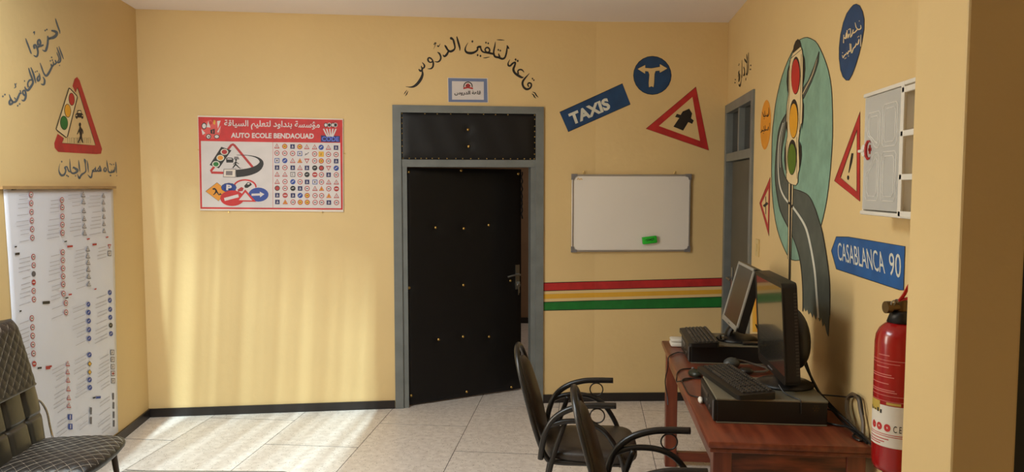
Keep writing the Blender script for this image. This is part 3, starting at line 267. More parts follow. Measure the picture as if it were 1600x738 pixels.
 'admin':('R',[('s','ink',1,[25591,12853,25539,12844,25588,12797,25524,12786,25584,12717,25504,12703,25580,12630,25487,12614,25574,12538,25477,12522,25568,12440,25470,12424,25560,12349,25468,12335,25549,12267,25475,12255,25536,12192,25487,12185,25527,12141,25496,12136]),('s','ink',1,[25880,12848,25818,12839,25874,12821,25782,12807,25864,12781,25732,12761,25852,12731,25695,12706,25834,12668,25687,12643,25813,12593,25692,12573,25796,12517,25691,12500,25780,12438,25673,12422,25767,12359,25649,12340,25771,12290,25635,12268,25806,12232,25634,12202,25857,12185,25643,12146,25885,12163,25672,12112,25710,12139,25894,12158,25766,12176,25882,12190,25808,12206,25871,12214]),('s','ink',1,[26227,12758,26127,12749,26209,12732,26063,12719,26179,12695,25973,12678,26125,12654,25897,12639,26027,12610,25839,12601,25912,12566,25787,12561,25831,12537,25751,12533]),('s','ink',1,[25959,12074,25853,12058,25940,11981,25855,11969]),('s','ink',1,[26369,12501,26269,12494,26340,12481,26231,12473,26301,12452,26177,12441,26267,12420,26130,12404,26236,12381,26099,12363,26208,12337,26077,12319,26200,12298,26060,12277,26225,12269,26041,12239,26270,12247,26027,12202,26306,12235,26049,12173,26316,12233,26151,12165,26346,12231,26261,12176,26388,12231,26322,12184]),('s','ink',1,[26634,12779,26589,12772,26636,12713,26574,12703,26637,12618,26553,12604,26635,12519,26535,12503,26625,12415,26522,12399,26611,12306,26512,12291,26600,12224,26511,12211,26596,12186,26524,12174,26595,12173,26546,12164,26595,12166,26562,12160]),('s','ink',1,[26708,12279,26663,12272,26702,12236,26648,12229,26694,12176,26629,12167,26699,12123,26621,12111,26721,12085,26634,12071,26756,12054,26658,12036,26807,12024,26685,12002,26887,11990,26704,11956,26979,11960,26728,11909,26965,11953,26860,11884,26868,11938,27088,11948,26976,11985,27113,11995,27058,12022,27125,12028]),('s','ink',1,[27058,12499,27003,12487,27118,12487,27020,12465,27201,12467,27040,12435,27247,12437,27038,12407,27205,12399,27005,12385,27135,12367,26941,12352,27096,12335,26890,12308,27109,12290,26875,12254,27147,12239,26879,12195,27175,12194,26900,12147,27181,12159,26949,12117,27178,12129,27015,12099,27176,12108,27062,12087]),('s','ink',1,[27240,12277,27297,12288,27209,12294,27276,12307,27166,12317,27247,12333,27129,12339,27220,12357,27104,12359,27199,12377,27086,12378,27179,12395,27074,12390,27166,12408]),('p','ink',1,[27184,12734,27095,12743,27002,12704,27090,12695]),('p','ink',1,[27261,12701,27171,12710,27078,12671,27167,12662]),('p','ink',1,[25270,12380,25156,12395,25036,12343,25149,12328]),('p','ink',1,[25318,12256,25203,12271,25083,12219,25197,12204]),('p','ink',1,[27862,12284,27732,12299,27595,12246,27725,12231]),('p','ink',1,[27915,12182,27784,12198,27647,12145,27777,12129])]),
 'orange_oval':('R',[('p','orange',1,[22254,10186,22291,10003,22368,9835,22482,9693,22624,9587,22787,9523,22959,9508,23129,9544,23285,9629,23416,9758,23511,9922,23563,10110,23568,10308,23526,10501,23439,10674,23316,10816,23165,10917,22997,10971,22825,10974,22660,10929,22513,10838,22392,10709,22306,10550,22259,10372]),('s','ink',2,[22572,10723,22528,10719,22553,10633,22490,10627,22557,10537,22468,10526,22630,10495,22524,10473,22689,10484,22649,10450,22726,10496,22797,10482,22838,10527,22860,10509,22944,10524,22873,10501,23004,10515,22928,10488,23063,10514,23037,10482,23080,10514,23194,10507,23161,10564,23264,10567,23247,10624,23313,10625,23320,10655,23364,10652,23369,10670,23403,10666]),('s','ink',2,[22711,10556,22644,10548,22740,10481,22639,10470]),('s','ink',2,[23061,10678,23004,10672,23043,10518,22951,10510]),('s','ink',2,[22423,10263,22379,10259,22475,10053,22420,10047]),('s','ink',2,[22576,10163,22510,10156,22617,10115,22528,10104,22668,10074,22574,10052,22666,10083,22721,10067,22767,10108,22772,10087,22863,10098,22785,10076,22880,10091,22871,10064,22911,10100,22976,10090,22971,10118,23025,10112]),('s','ink',2,[22959,10232,22901,10228,22922,10062,22865,10059]),('s','ink',2,[23158,10224,23100,10222,23092,10135,23033,10132,23056,10055,22988,10047,23072,10078,23142,10065,23222,10124,23237,10093,23380,10108,23270,10080,23458,10083,23363,10058,23513,10071,23454,10051,23552,10063,23515,10049]),('s','ink',2,[23380,10149,23332,10144,23421,10077,23338,10069]),('p','ink',2,[23144,10448,23082,10462,23016,10437,23078,10423]),('p','ink',2,[23183,10019,23121,10034,23055,10010,23117,9994]),('p','ink',2,[22677,10076,22651,10083,22624,10072,22650,10066])]),
 'blue_oval':('R',[('p','blue',1,[15473,11998,15282,11919,15119,11774,15016,11602,15011,11409,15099,11192,15231,10979,15399,10789,15575,10640,15762,10550,15930,10574,16143,10678,16296,10841,16403,11092,16424,11329,16360,11574,16206,11796,16015,11936,15790,11996,15631,12018]),('s','ink',2,[15479,11995,15467,12001,15292,11919,15271,11920,15132,11775,15106,11772,15030,11604,15002,11599,15025,11413,14997,11406,15113,11196,15085,11189,15245,10983,15217,10976,15413,10793,15385,10786,15589,10644,15562,10636,15773,10556,15751,10545,15922,10578,15937,10571,16129,10679,16157,10678,16280,10839,16312,10842,16386,11089,16419,11094,16407,11326,16440,11333,16344,11570,16377,11578,16191,11791,16222,11801,16001,11930,16030,11942,15778,11990,15802,12002,15623,12012,15640,12025,15474,11993,15471,12002,15288,11916,15276,11922]),('s','cream',3,[15201,11530,15174,11526,15188,11499,15147,11492,15191,11472,15137,11454,15234,11468,15200,11441,15287,11475,15295,11452,15345,11497,15386,11489,15410,11535,15456,11538,15455,11591,15493,11597,15484,11640,15512,11645]),('s','cream',3,[15359,11499,15313,11477,15426,11481,15381,11459,15508,11465,15468,11442,15574,11466,15551,11440,15585,11463,15645,11465,15584,11489,15636,11502,15570,11520,15607,11530]),('s','cream',3,[15644,11478,15587,11460,15706,11419,15656,11403]),('s','cream',3,[15769,11585,15739,11579,15751,11402,15698,11392]),('s','cream',3,[15834,11497,15789,11484,15869,11456,15810,11439,15877,11427,15863,11402,15859,11449,15910,11458,15876,11499,15906,11505]),('s','cream',3,[15979,11593,15924,11581,15978,11429,15923,11418]),('s','cream',3,[16012,11555,15965,11543,16039,11494,15979,11479,16071,11441,16005,11418,16052,11447,16102,11445,16088,11476,16132,11479]),('s','cream',3,[16169,11540,16129,11532,16172,11371,16124,11361]),('s','cream',3,[15173,11340,15145,11334,15176,11117,15127,11107]),('s','cream',3,[15278,11276,15222,11262,15294,11240,15230,11223,15319,11205,15253,11182,15352,11197,15313,11170,15364,11195,15391,11183,15375,11206,15420,11211,15388,11227,15424,11232]),('s','cream',3,[15432,11215,15376,11199,15457,11194,15398,11175,15490,11172,15435,11149,15531,11168,15486,11144,15583,11156,15529,11138,15623,11114,15564,11097,15650,11081,15601,11061,15633,11087,15676,11088,15656,11112,15692,11115]),('s','cream',3,[15720,11271,15682,11264,15684,11076,15632,11068]),('s','cream',3,[15786,11290,15748,11284,15768,11204,15722,11196,15759,11123,15706,11111,15753,11131,15782,11121,15831,11160,15797,11139,15875,11129,15815,11111,15897,11106,15853,11079,15894,11115,15942,11112,15932,11142,15973,11143]),('s','cream',3,[15985,11126,15942,11099,16038,11122,15993,11097,16104,11111,16050,11090,16144,11084,16089,11066,16140,11067,16157,11053,16159,11091,16201,11095,16187,11130,16219,11133]),('p','cream',3,[15296,11629,15269,11636,15240,11617,15267,11610]),('p','cream',3,[15350,11332,15323,11340,15294,11321,15321,11313]),('p','cream',3,[15295,11334,15268,11342,15239,11323,15266,11315]),('p','cream',3,[16218,11180,16187,11189,16155,11169,16185,11161]),('p','cream',3,[16068,11035,16038,11043,16006,11024,16036,11016]),('p','cream',3,[16007,11038,15978,11047,15946,11028,15975,11019]),('p','cream',3,[15855,11051,15826,11059,15795,11040,15824,11032]),('p','cream',3,[15889,11587,15860,11595,15828,11575,15857,11567]),('p','cream',3,[15836,11590,15807,11597,15776,11578,15805,11570])]),
 'mural_oval':('R',[('p','teal',1,[18777,12000,18482,11913,18145,11795,17931,11679,17736,11538,17494,11345,17268,11139,17098,10948,16965,10756,16870,10566,16800,10340,16738,10004,16698,9667,16689,9450,16703,9247,16732,8979,16782,8692,16861,8392,16954,8118,17048,7929,17140,7781,17202,7671,17302,7540,17529,7285,17812,7016,18098,6829,18399,6691,18709,6611,19026,6566,19351,6528,19664,6520,19917,6549,20181,6632,20560,6803,20944,7020,21225,7226,21461,7472,21694,7804,21882,8180,21983,8561,22033,8970,22057,9465,22047,9904,22001,10111,21932,10259,21865,10473,21755,10710,21553,10980,21309,11239,21054,11440,20778,11608,20482,11755,20162,11881,19804,12001,19442,12076,19061,12049]),('s','ink',2,[18786,11994,18767,12006,18494,11907,18471,11918,18162,11792,18128,11798,17954,11679,17909,11679,17759,11539,17712,11537,17518,11346,17471,11344,17292,11140,17245,11137,17122,10950,17075,10946,16989,10758,16942,10753,16894,10569,16847,10564,16823,10343,16776,10338,16762,10006,16715,10002,16721,9669,16674,9665,16713,9452,16666,9448,16726,9249,16679,9246,16756,8981,16709,8978,16806,8693,16759,8691,16885,8393,16838,8391,16979,8119,16930,8118,17072,7930,17023,7928,17164,7782,17115,7780,17227,7672,17177,7670,17327,7541,17278,7539,17554,7286,17504,7284,17837,7018,17787,7015,18122,6831,18074,6826,18418,6695,18379,6686,18719,6618,18698,6603,19030,6575,19022,6558,19349,6538,19353,6519,19650,6529,19678,6510,19891,6558,19942,6541,20151,6639,20212,6625,20527,6810,20593,6797,20909,7025,20980,7014,21188,7231,21262,7222,21422,7476,21500,7469,21654,7807,21734,7802,21841,8182,21923,8179,21942,8561,22025,8561,21991,8969,22075,8971,22015,9462,22099,9467,22006,9901,22089,9907,21960,10107,22043,10116,21891,10254,21973,10264,21824,10468,21905,10478,21715,10704,21795,10716,21515,10974,21592,10987,21271,11231,21346,11247,21018,11431,21090,11448,20743,11600,20812,11617,20449,11746,20515,11765,20131,11871,20193,11890,19775,11991,19833,12011,19420,12066,19464,12087,19052,12039,19071,12059,18780,11993,18773,12008,18491,11907,18473,11919])]),
 'mural_road':('R',[('p','asphalt',3,[20467,10368,21003,10178,21324,9924,21495,9497,21595,9030,21553,8589,21296,8151,20909,7735,20167,7370,19724,7168,19215,6872,18878,6556,18688,6190,18589,5824,18546,5357,18448,5468,18333,5393,18181,5465,18068,5361,17921,5448,17760,5339,17670,5445,17513,5338,17381,5480,17227,5346,17097,5457,16989,5274,16862,5384,16712,5199,16574,5127,16531,5620,16591,6294,16810,6800,17175,7355,17533,7699,17899,7983,18325,8186,18880,8277,19586,8340,20231,8526,20649,8761,20903,9114,20868,9464,20612,9838,20470,10132]),('s','ink',4,[20503,10377,20431,10358,20648,10331,20575,10312,20856,10263,20780,10244,21044,10186,20963,10170,21175,10112,21089,10097,21280,10030,21192,10017,21369,9930,21278,9919,21441,9801,21349,9791,21496,9653,21403,9645,21542,9500,21449,9493,21586,9346,21493,9340,21622,9188,21528,9183,21642,9032,21548,9028,21647,8882,21552,8880,21636,8736,21541,8735,21600,8589,21506,8589,21535,8440,21442,8443,21446,8293,21354,8297,21342,8148,21251,8153,21235,8006,21146,8012,21114,7866,21027,7873,20950,7730,20867,7740,20713,7597,20634,7609,20440,7470,20365,7484,20204,7364,20131,7377,20037,7289,19966,7303,19902,7231,19832,7245,19760,7162,19689,7175,19587,7070,19517,7083,19409,6969,19338,6981,19250,6865,19180,6878,19120,6764,19049,6775,19008,6660,18937,6671,18913,6550,18842,6561,18836,6432,18765,6442,18775,6308,18704,6318,18724,6184,18653,6195,18682,6066,18611,6077,18650,5948,18580,5958,18624,5819,18554,5829,18604,5653,18534,5664,18590,5476,18520,5488,18581,5351,18511,5363]),('s','ink',4,[16503,5624,16559,5615,16513,5805,16568,5797,16529,6061,16585,6053,16563,6298,16619,6290,16619,6477,16675,6469,16693,6639,16749,6630,16782,6804,16838,6796,16893,6993,16949,6985,17020,7187,17077,7179,17146,7359,17204,7351,17266,7492,17323,7484,17385,7601,17442,7593,17504,7703,17562,7695,17623,7805,17682,7797,17744,7901,17802,7892,17870,7987,17929,7978,18003,8066,18061,8056,18144,8136,18199,8124,18300,8193,18349,8179,18475,8235,18513,8218,18664,8263,18694,8244,18867,8287,18893,8268,19116,8312,19138,8293,19383,8334,19404,8314,19575,8350,19596,8329]),('s','ink',4,[20203,8530,20259,8523,20315,8586,20372,8579,20475,8668,20534,8662,20617,8763,20680,8759,20724,8871,20789,8869,20812,8992,20879,8991,20869,9113,20937,9114,20887,9228,20955,9232,20873,9343,20941,9348,20835,9461,20902,9467,20761,9587,20827,9594,20664,9715,20729,9723,20579,9834,20644,9842,20518,9949,20583,9956,20470,10055,20535,10062,20438,10128,20503,10136]),('s','white',5,[20877,10135,20811,10125,20970,10047,20901,10037,21102,9919,21026,9909,21212,9777,21129,9768,21274,9631,21185,9623,21311,9472,21217,9466,21328,9306,21230,9301,21329,9128,21226,9124,21309,8943,21203,8941,21270,8772,21159,8771,21216,8623,21097,8624,21141,8488,21016,8492,21035,8366,20903,8375,20894,8259,20757,8274,20722,8166,20583,8187,20517,8079,20379,8106,20264,7999,20134,8032,19988,7928,19859,7963,19731,7857,19594,7892,19493,7781,19351,7815,19267,7703,19121,7737,19069,7631,18922,7665,18908,7570,18759,7603,18773,7513,18622,7545,18654,7455,18500,7484,18551,7398,18398,7424,18462,7338,18311,7362,18368,7259,18219,7280,18261,7151,18113,7172,18150,7025,18002,7045,18040,6888,17893,6909,17932,6740,17786,6762,17825,6583,17680,6605,17733,6423,17589,6445,17664,6261,17520,6283,17607,6095,17464,6117,17551,5926,17409,5950,17485,5735,17344,5760,17420,5541,17280,5568,17374,5406,17235,5434]),('s','white',5,[20683,10151,20651,10146,20767,10065,20733,10060,20887,9939,20849,9934,20987,9796,20947,9792,21050,9636,21007,9632,21094,9459,21047,9456,21115,9297,21066,9294,21103,9149,21056,9148,21068,9017,21025,9016,21042,8926,21001,8925]),('p','asphalt',3,[17797,11490,17845,11263,18026,11084,18361,10862,18955,10550,19116,10601,19167,10782,18579,10954,18187,11199]),('s','ink',4,[17817,11494,17778,11486,17864,11267,17825,11259,18045,11089,18006,11079,18381,10867,18342,10857,18974,10555,18936,10544,19094,10600,19138,10602,19145,10777,19189,10787,18560,10948,18598,10959,18167,11194,18206,11204,17782,11483,17812,11497,17865,11267,17825,11259]),('s','cream',5,[17959,11342,17940,11337,18030,11265,18005,11259,18139,11153,18106,11145,18293,11037,18254,11026,18541,10910,18498,10898,18845,10776,18798,10763,19070,10678,19019,10664])]),
 'mural_light':('R',[('p','ink',6,[20057,11835,19952,12024,19791,12109,19579,12123,19361,12026,19256,11872]),('p','ink',6,[20389,11616,20530,11469,20584,11203,20482,10950,20312,10793]),('p','ink',6,[19078,11656,18932,11505,18864,11244,18930,11003,19062,10864]),('p','ink',6,[20446,10570,20559,10376,20494,9965,20343,9741]),('p','ink',6,[19047,10576,18908,10403,18890,10085,19019,9779]),('p','ink',6,[20485,9583,20628,9418,20625,9104,20496,8858,20358,8786]),('p','ink',6,[19201,9539,19018,9400,18963,9174,19033,8952,19159,8827]),('p','cream',7,[19302,11881,19169,11793,19070,11560,19040,11240,19044,10671,18987,10411,19002,9969,19090,9948,19188,9763,19283,9544,19157,9053,19136,8826,19231,8731,19245,8504,19415,8432,19781,8456,20099,8508,20341,8613,20387,8821,20478,9513,20343,9745,20444,10130,20494,9965,20473,10573,20342,10831,20373,11445,20210,11738,20033,11841]),('s','ink',8,[19322,11881,19282,11880,19192,11796,19147,11790,19092,11564,19047,11557,19063,11244,19018,11236,19067,10674,19022,10668,19009,10414,18964,10409,19025,9971,18980,9966,19113,9951,19068,9944,19210,9766,19165,9761,19306,9545,19259,9542,19180,9053,19134,9052,19159,8827,19113,8825,19254,8732,19208,8730,19268,8505,19222,8502,19423,8439,19407,8426,19772,8463,19789,8450,20081,8513,20117,8504,20316,8614,20367,8612,20361,8820,20413,8821,20452,9512,20505,9515,20317,9743,20369,9747,20418,10128,20470,10131,20468,9963,20521,9967,20446,10570,20499,10577,20316,10827,20368,10834,20347,11440,20399,11449,20185,11732,20235,11744,20014,11833,20053,11848,19292,11873,19312,11888,19189,11793,19150,11792]),('s','ink',8,[20193,11730,20227,11746,19188,11791,19219,11807]),('s','ink',8,[20316,11723,20278,11716,20280,11296,20242,11290,20258,10820,20219,10815,20305,10607,20267,10602,20362,10425,20323,10421,20370,10079,20331,10075,20366,9781,20327,9778]),('s','ink',8,[19233,11684,19198,11677,19223,11234,19188,11229,19213,10724,19178,10720,19211,10454,19176,10449,19214,10244,19180,10240,19227,9976,19192,9972,19240,9767,19205,9764]),('s','ink',8,[19451,9652,19415,9650,19412,9201,19377,9199,19366,8733,19331,8733,19331,8610,19296,8610,19303,8599,19276,8605]),('s','ink',8,[20350,9609,20311,9606,20322,8751,20283,8750]),('p','ink',8,[19247,11158,19258,11039,19296,10932,19360,10843,19446,10780,19547,10746,19659,10744,19773,10774,19881,10837,19976,10926,20051,11037,20099,11162,20119,11291,20107,11415,20065,11526,19996,11614,19905,11676,19800,11705,19687,11701,19574,11665,19470,11600,19380,11510,19310,11401,19265,11281]),('p','signal_red',9,[19314,11143,19324,11033,19358,10934,19415,10852,19492,10793,19582,10762,19682,10759,19783,10788,19880,10844,19964,10926,20030,11028,20074,11141,20091,11260,20080,11374,20043,11475,19982,11557,19902,11614,19808,11642,19707,11640,19607,11607,19514,11548,19433,11466,19371,11366,19330,11256]),('p','ink',8,[19322,10097,19333,9971,19371,9855,19436,9758,19523,9686,19626,9643,19739,9634,19854,9659,19964,9718,20060,9806,20135,9918,20185,10046,20204,10181,20192,10313,20150,10432,20080,10530,19989,10600,19882,10638,19768,10641,19654,10611,19548,10548,19457,10459,19386,10349,19340,10226]),('p','amber',9,[19388,10058,19398,9948,19433,9847,19491,9763,19568,9700,19660,9663,19761,9655,19863,9678,19961,9729,20046,9805,20113,9903,20157,10014,20174,10131,20164,10245,20126,10349,20064,10434,19982,10495,19888,10528,19786,10531,19684,10505,19590,10451,19508,10373,19445,10278,19404,10170]),('p','ink',8,[19386,9141,19397,9025,19437,8918,19502,8827,19590,8758,19694,8714,19808,8701,19925,8719,20035,8768,20132,8844,20209,8943,20258,9058,20277,9180,20265,9300,20222,9411,20151,9503,20058,9571,19950,9610,19834,9617,19719,9594,19612,9542,19521,9465,19450,9367,19404,9257]),('p','leaf',9,[19453,9097,19463,8999,19498,8907,19557,8829,19636,8770,19729,8733,19831,8722,19934,8737,20033,8779,20119,8844,20186,8929,20230,9027,20247,9131,20236,9233,20197,9328,20134,9406,20052,9465,19956,9498,19853,9505,19750,9486,19655,9441,19573,9375,19510,9292,19469,9197])]),
 'mural_pole':('R',[('p','cream',5,[20126,8484,19665,8482,19708,6532,20016,6502]),('p','ink',6,[19988,8483,19785,8482,19724,5913,19896,5891]),('s','ink',6,[20151,8484,20100,8484,20041,6499,19991,6504]),('s','ink',6,[19689,8482,19641,8482,19732,6530,19684,6534])]),
 'warn_big':('R',[('s','red',1,[15089,9846,15224,9510,16482,8525,16102,8589,14939,8115,15131,8302,15089,9846,15224,9510]),('s','ink',2,[15097,9848,15081,9845,16493,8525,16472,8525,14931,8115,14948,8116,15084,9848,15094,9845,16492,8526,16472,8523]),('s','ink',2,[15233,9512,15215,9509,16113,8590,16092,8589,15123,8302,15140,8303,15218,9512,15230,9508,16112,8591,16093,8588]),('s','ink',1,[15494,9073,15384,9062,15528,8995,15406,8983,15571,8891,15448,8879,15607,8777,15527,8769,15635,8686,15598,8682]),('p','ink',1,[15582,8583,15592,8555,15622,8538,15661,8538,15694,8556,15709,8585,15699,8613,15669,8630,15630,8629,15597,8611])]),
 'warn_small':('R',[('s','red',1,[22172,8679,22340,8357,23459,7899,23205,7892,22176,6967,22338,7295,22172,8679,22340,8357]),('s','ink',2,[22183,8680,22160,8678,23473,7899,23445,7899,22164,6967,22187,6967,22160,8680,22184,8678,23472,7900,23446,7898]),('s','ink',1,[22710,8111,22637,8112,22659,7586,22587,7589]),('s','ink',2,[22802,7787,23012,7838,22299,7902,22500,7953])]),
 'city':('R',[('p','sign_blue',1,[16254,7343,15528,7389,14378,7400,12818,7413,12815,6682,12985,6666,16194,6662,16548,7020]),('s','ink',2,[16253,7337,16254,7349,15530,7383,15527,7394,14380,7395,14376,7405,12827,7410,12809,7416,12826,6681,12804,6683,12982,6671,12988,6660,16185,6669,16202,6656,16529,7022,16567,7018,16242,7339,16266,7347,15528,7383,15529,7394])]),
 'ribbon':('R',[('p','yellow',1,[24251,5326,24021,5356,23511,3873,24050,3766]),('p','red',1,[23897,5494,23673,5522,22912,3991,23207,3932]),('p','orange',1,[24025,5396,23889,5413,23207,3932,23511,3873])]),
 'taxi':('B',[('p','blue',1,[15181,11229,17597,12331,17911,11552,15518,10495]),('s','ink',2,[15185,11221,15177,11238,17598,12322,17596,12341,17904,11559,17917,11544,15517,10505,15519,10485,15187,11222,15174,11237,17601,12322,17593,12340])]),
 'round':('B',[('p','blue',1,[19465,12648,19443,12461,19373,12287,19260,12136,19111,12021,18937,11948,18750,11922,18562,11946,18386,12018,18235,12133,18118,12282,18044,12456,18017,12643,18040,12830,18110,13004,18223,13153,18371,13268,18545,13341,18732,13366,18919,13343,19094,13272,19246,13158,19363,13009,19438,12835]),('s','ink',2,[19455,12650,19476,12647,19433,12464,19454,12459,19364,12292,19383,12281,19252,12144,19268,12129,19106,12030,19117,12012,18934,11958,18940,11938,18750,11933,18750,11912,18565,11957,18559,11936,18391,12027,18381,12009,18242,12140,18227,12125,18127,12287,18109,12277,18054,12459,18034,12453,18028,12643,18006,12643,18050,12827,18029,12832,18119,12999,18101,13009,18231,13146,18215,13161,18377,13259,18366,13277,18548,13331,18542,13351,18732,13356,18731,13377,18916,13333,18922,13353,19089,13263,19100,13281,19238,13150,19253,13165,19354,13004,19372,13014,19428,12833,19448,12838,19455,12648,19476,12648,19433,12463,19454,12460]),('p','wall',3,[18158,12889,18464,13047,18466,12932,18705,12917,19024,12976,19023,13081,19318,12909,19027,12736,19010,12819,18867,12803,18831,12698,18819,12358,18794,12190,18714,12227,18608,12189,18595,12357,18618,12671,18574,12786,18467,12801,18458,12697]),('s','ink',4,[18162,12882,18154,12896,18466,13039,18463,13055,18462,12925,18470,12939,18706,12910,18705,12925,19028,12969,19020,12983,19021,13073,19024,13088,19310,12909,19326,12909,19025,12743,19029,12728,19013,12827,19007,12812,18862,12810,18871,12797,18823,12699,18839,12697,18811,12359,18827,12357,18788,12195,18801,12185,18714,12234,18714,12219,18614,12195,18602,12184,18603,12357,18587,12357,18626,12672,18610,12671,18579,12792,18569,12780,18462,12808,18472,12795,18460,12704,18456,12689,18166,12889,18150,12889,18468,13040,18461,13054])]),
 'junction':('B',[('s','red',1,[20422,12217,20295,11838,18520,10621,19017,10728,20963,9799,20618,10159,20422,12217,20295,11838]),('s','ink',2,[20418,12222,20427,12212,18514,10620,18527,10622,20967,9794,20959,9804,20425,12223,20420,12211,18516,10626,18525,10616]),('p','ink',1,[20179,11390,20295,11206,20255,11021,20363,10942,20301,10810,20150,10878,19957,10555,19579,10703,19799,11036,19638,11072,19706,11194,19851,11152,19929,11284])]),
 'stripe_red':('B',[('s','red',1,[14578,4703,14579,4393,16901,4735,16904,4421,16934,4735,16937,4422,16939,4736,16942,4422,19440,4797,19445,4482,21625,4850,21631,4535]),('s','ink',2,[14578,4691,14577,4716,16902,4722,16901,4747,16935,4723,16934,4748,16940,4723,16939,4748,19441,4784,19440,4809,21625,4837,21624,4863]),('s','ink',2,[14579,4380,14578,4405,16904,4408,16903,4434,16937,4409,16936,4435,16942,4409,16941,4435,19445,4470,19444,4495,21631,4522,21630,4548])]),
 'stripe_yellow':('B',[('s','yellow',1,[14579,4266,14580,4081,16905,4291,16906,4110,16938,4292,16939,4111,16943,4292,16944,4111,19447,4349,19449,4173,21633,4399,21636,4228])]),
 'stripe_green':('B',[('s','green',1,[14580,3955,14581,3634,16907,3985,16910,3634,16940,3986,16943,3634,16945,3986,16948,3634,19451,4052,19456,3669,21639,4109,21647,3699]),('s','ink',2,[14580,3942,14579,3967,16908,3972,16907,3998,16941,3973,16940,3999,16946,3973,16945,3999,19452,4039,19450,4064,21639,4096,21638,4122]),('s','ink',2,[14581,3621,14581,3647,16911,3621,16910,3646,16944,3621,16943,3647,16949,3621,16948,3647,19457,3656,19456,3682,21647,3686,21646,3712])]),
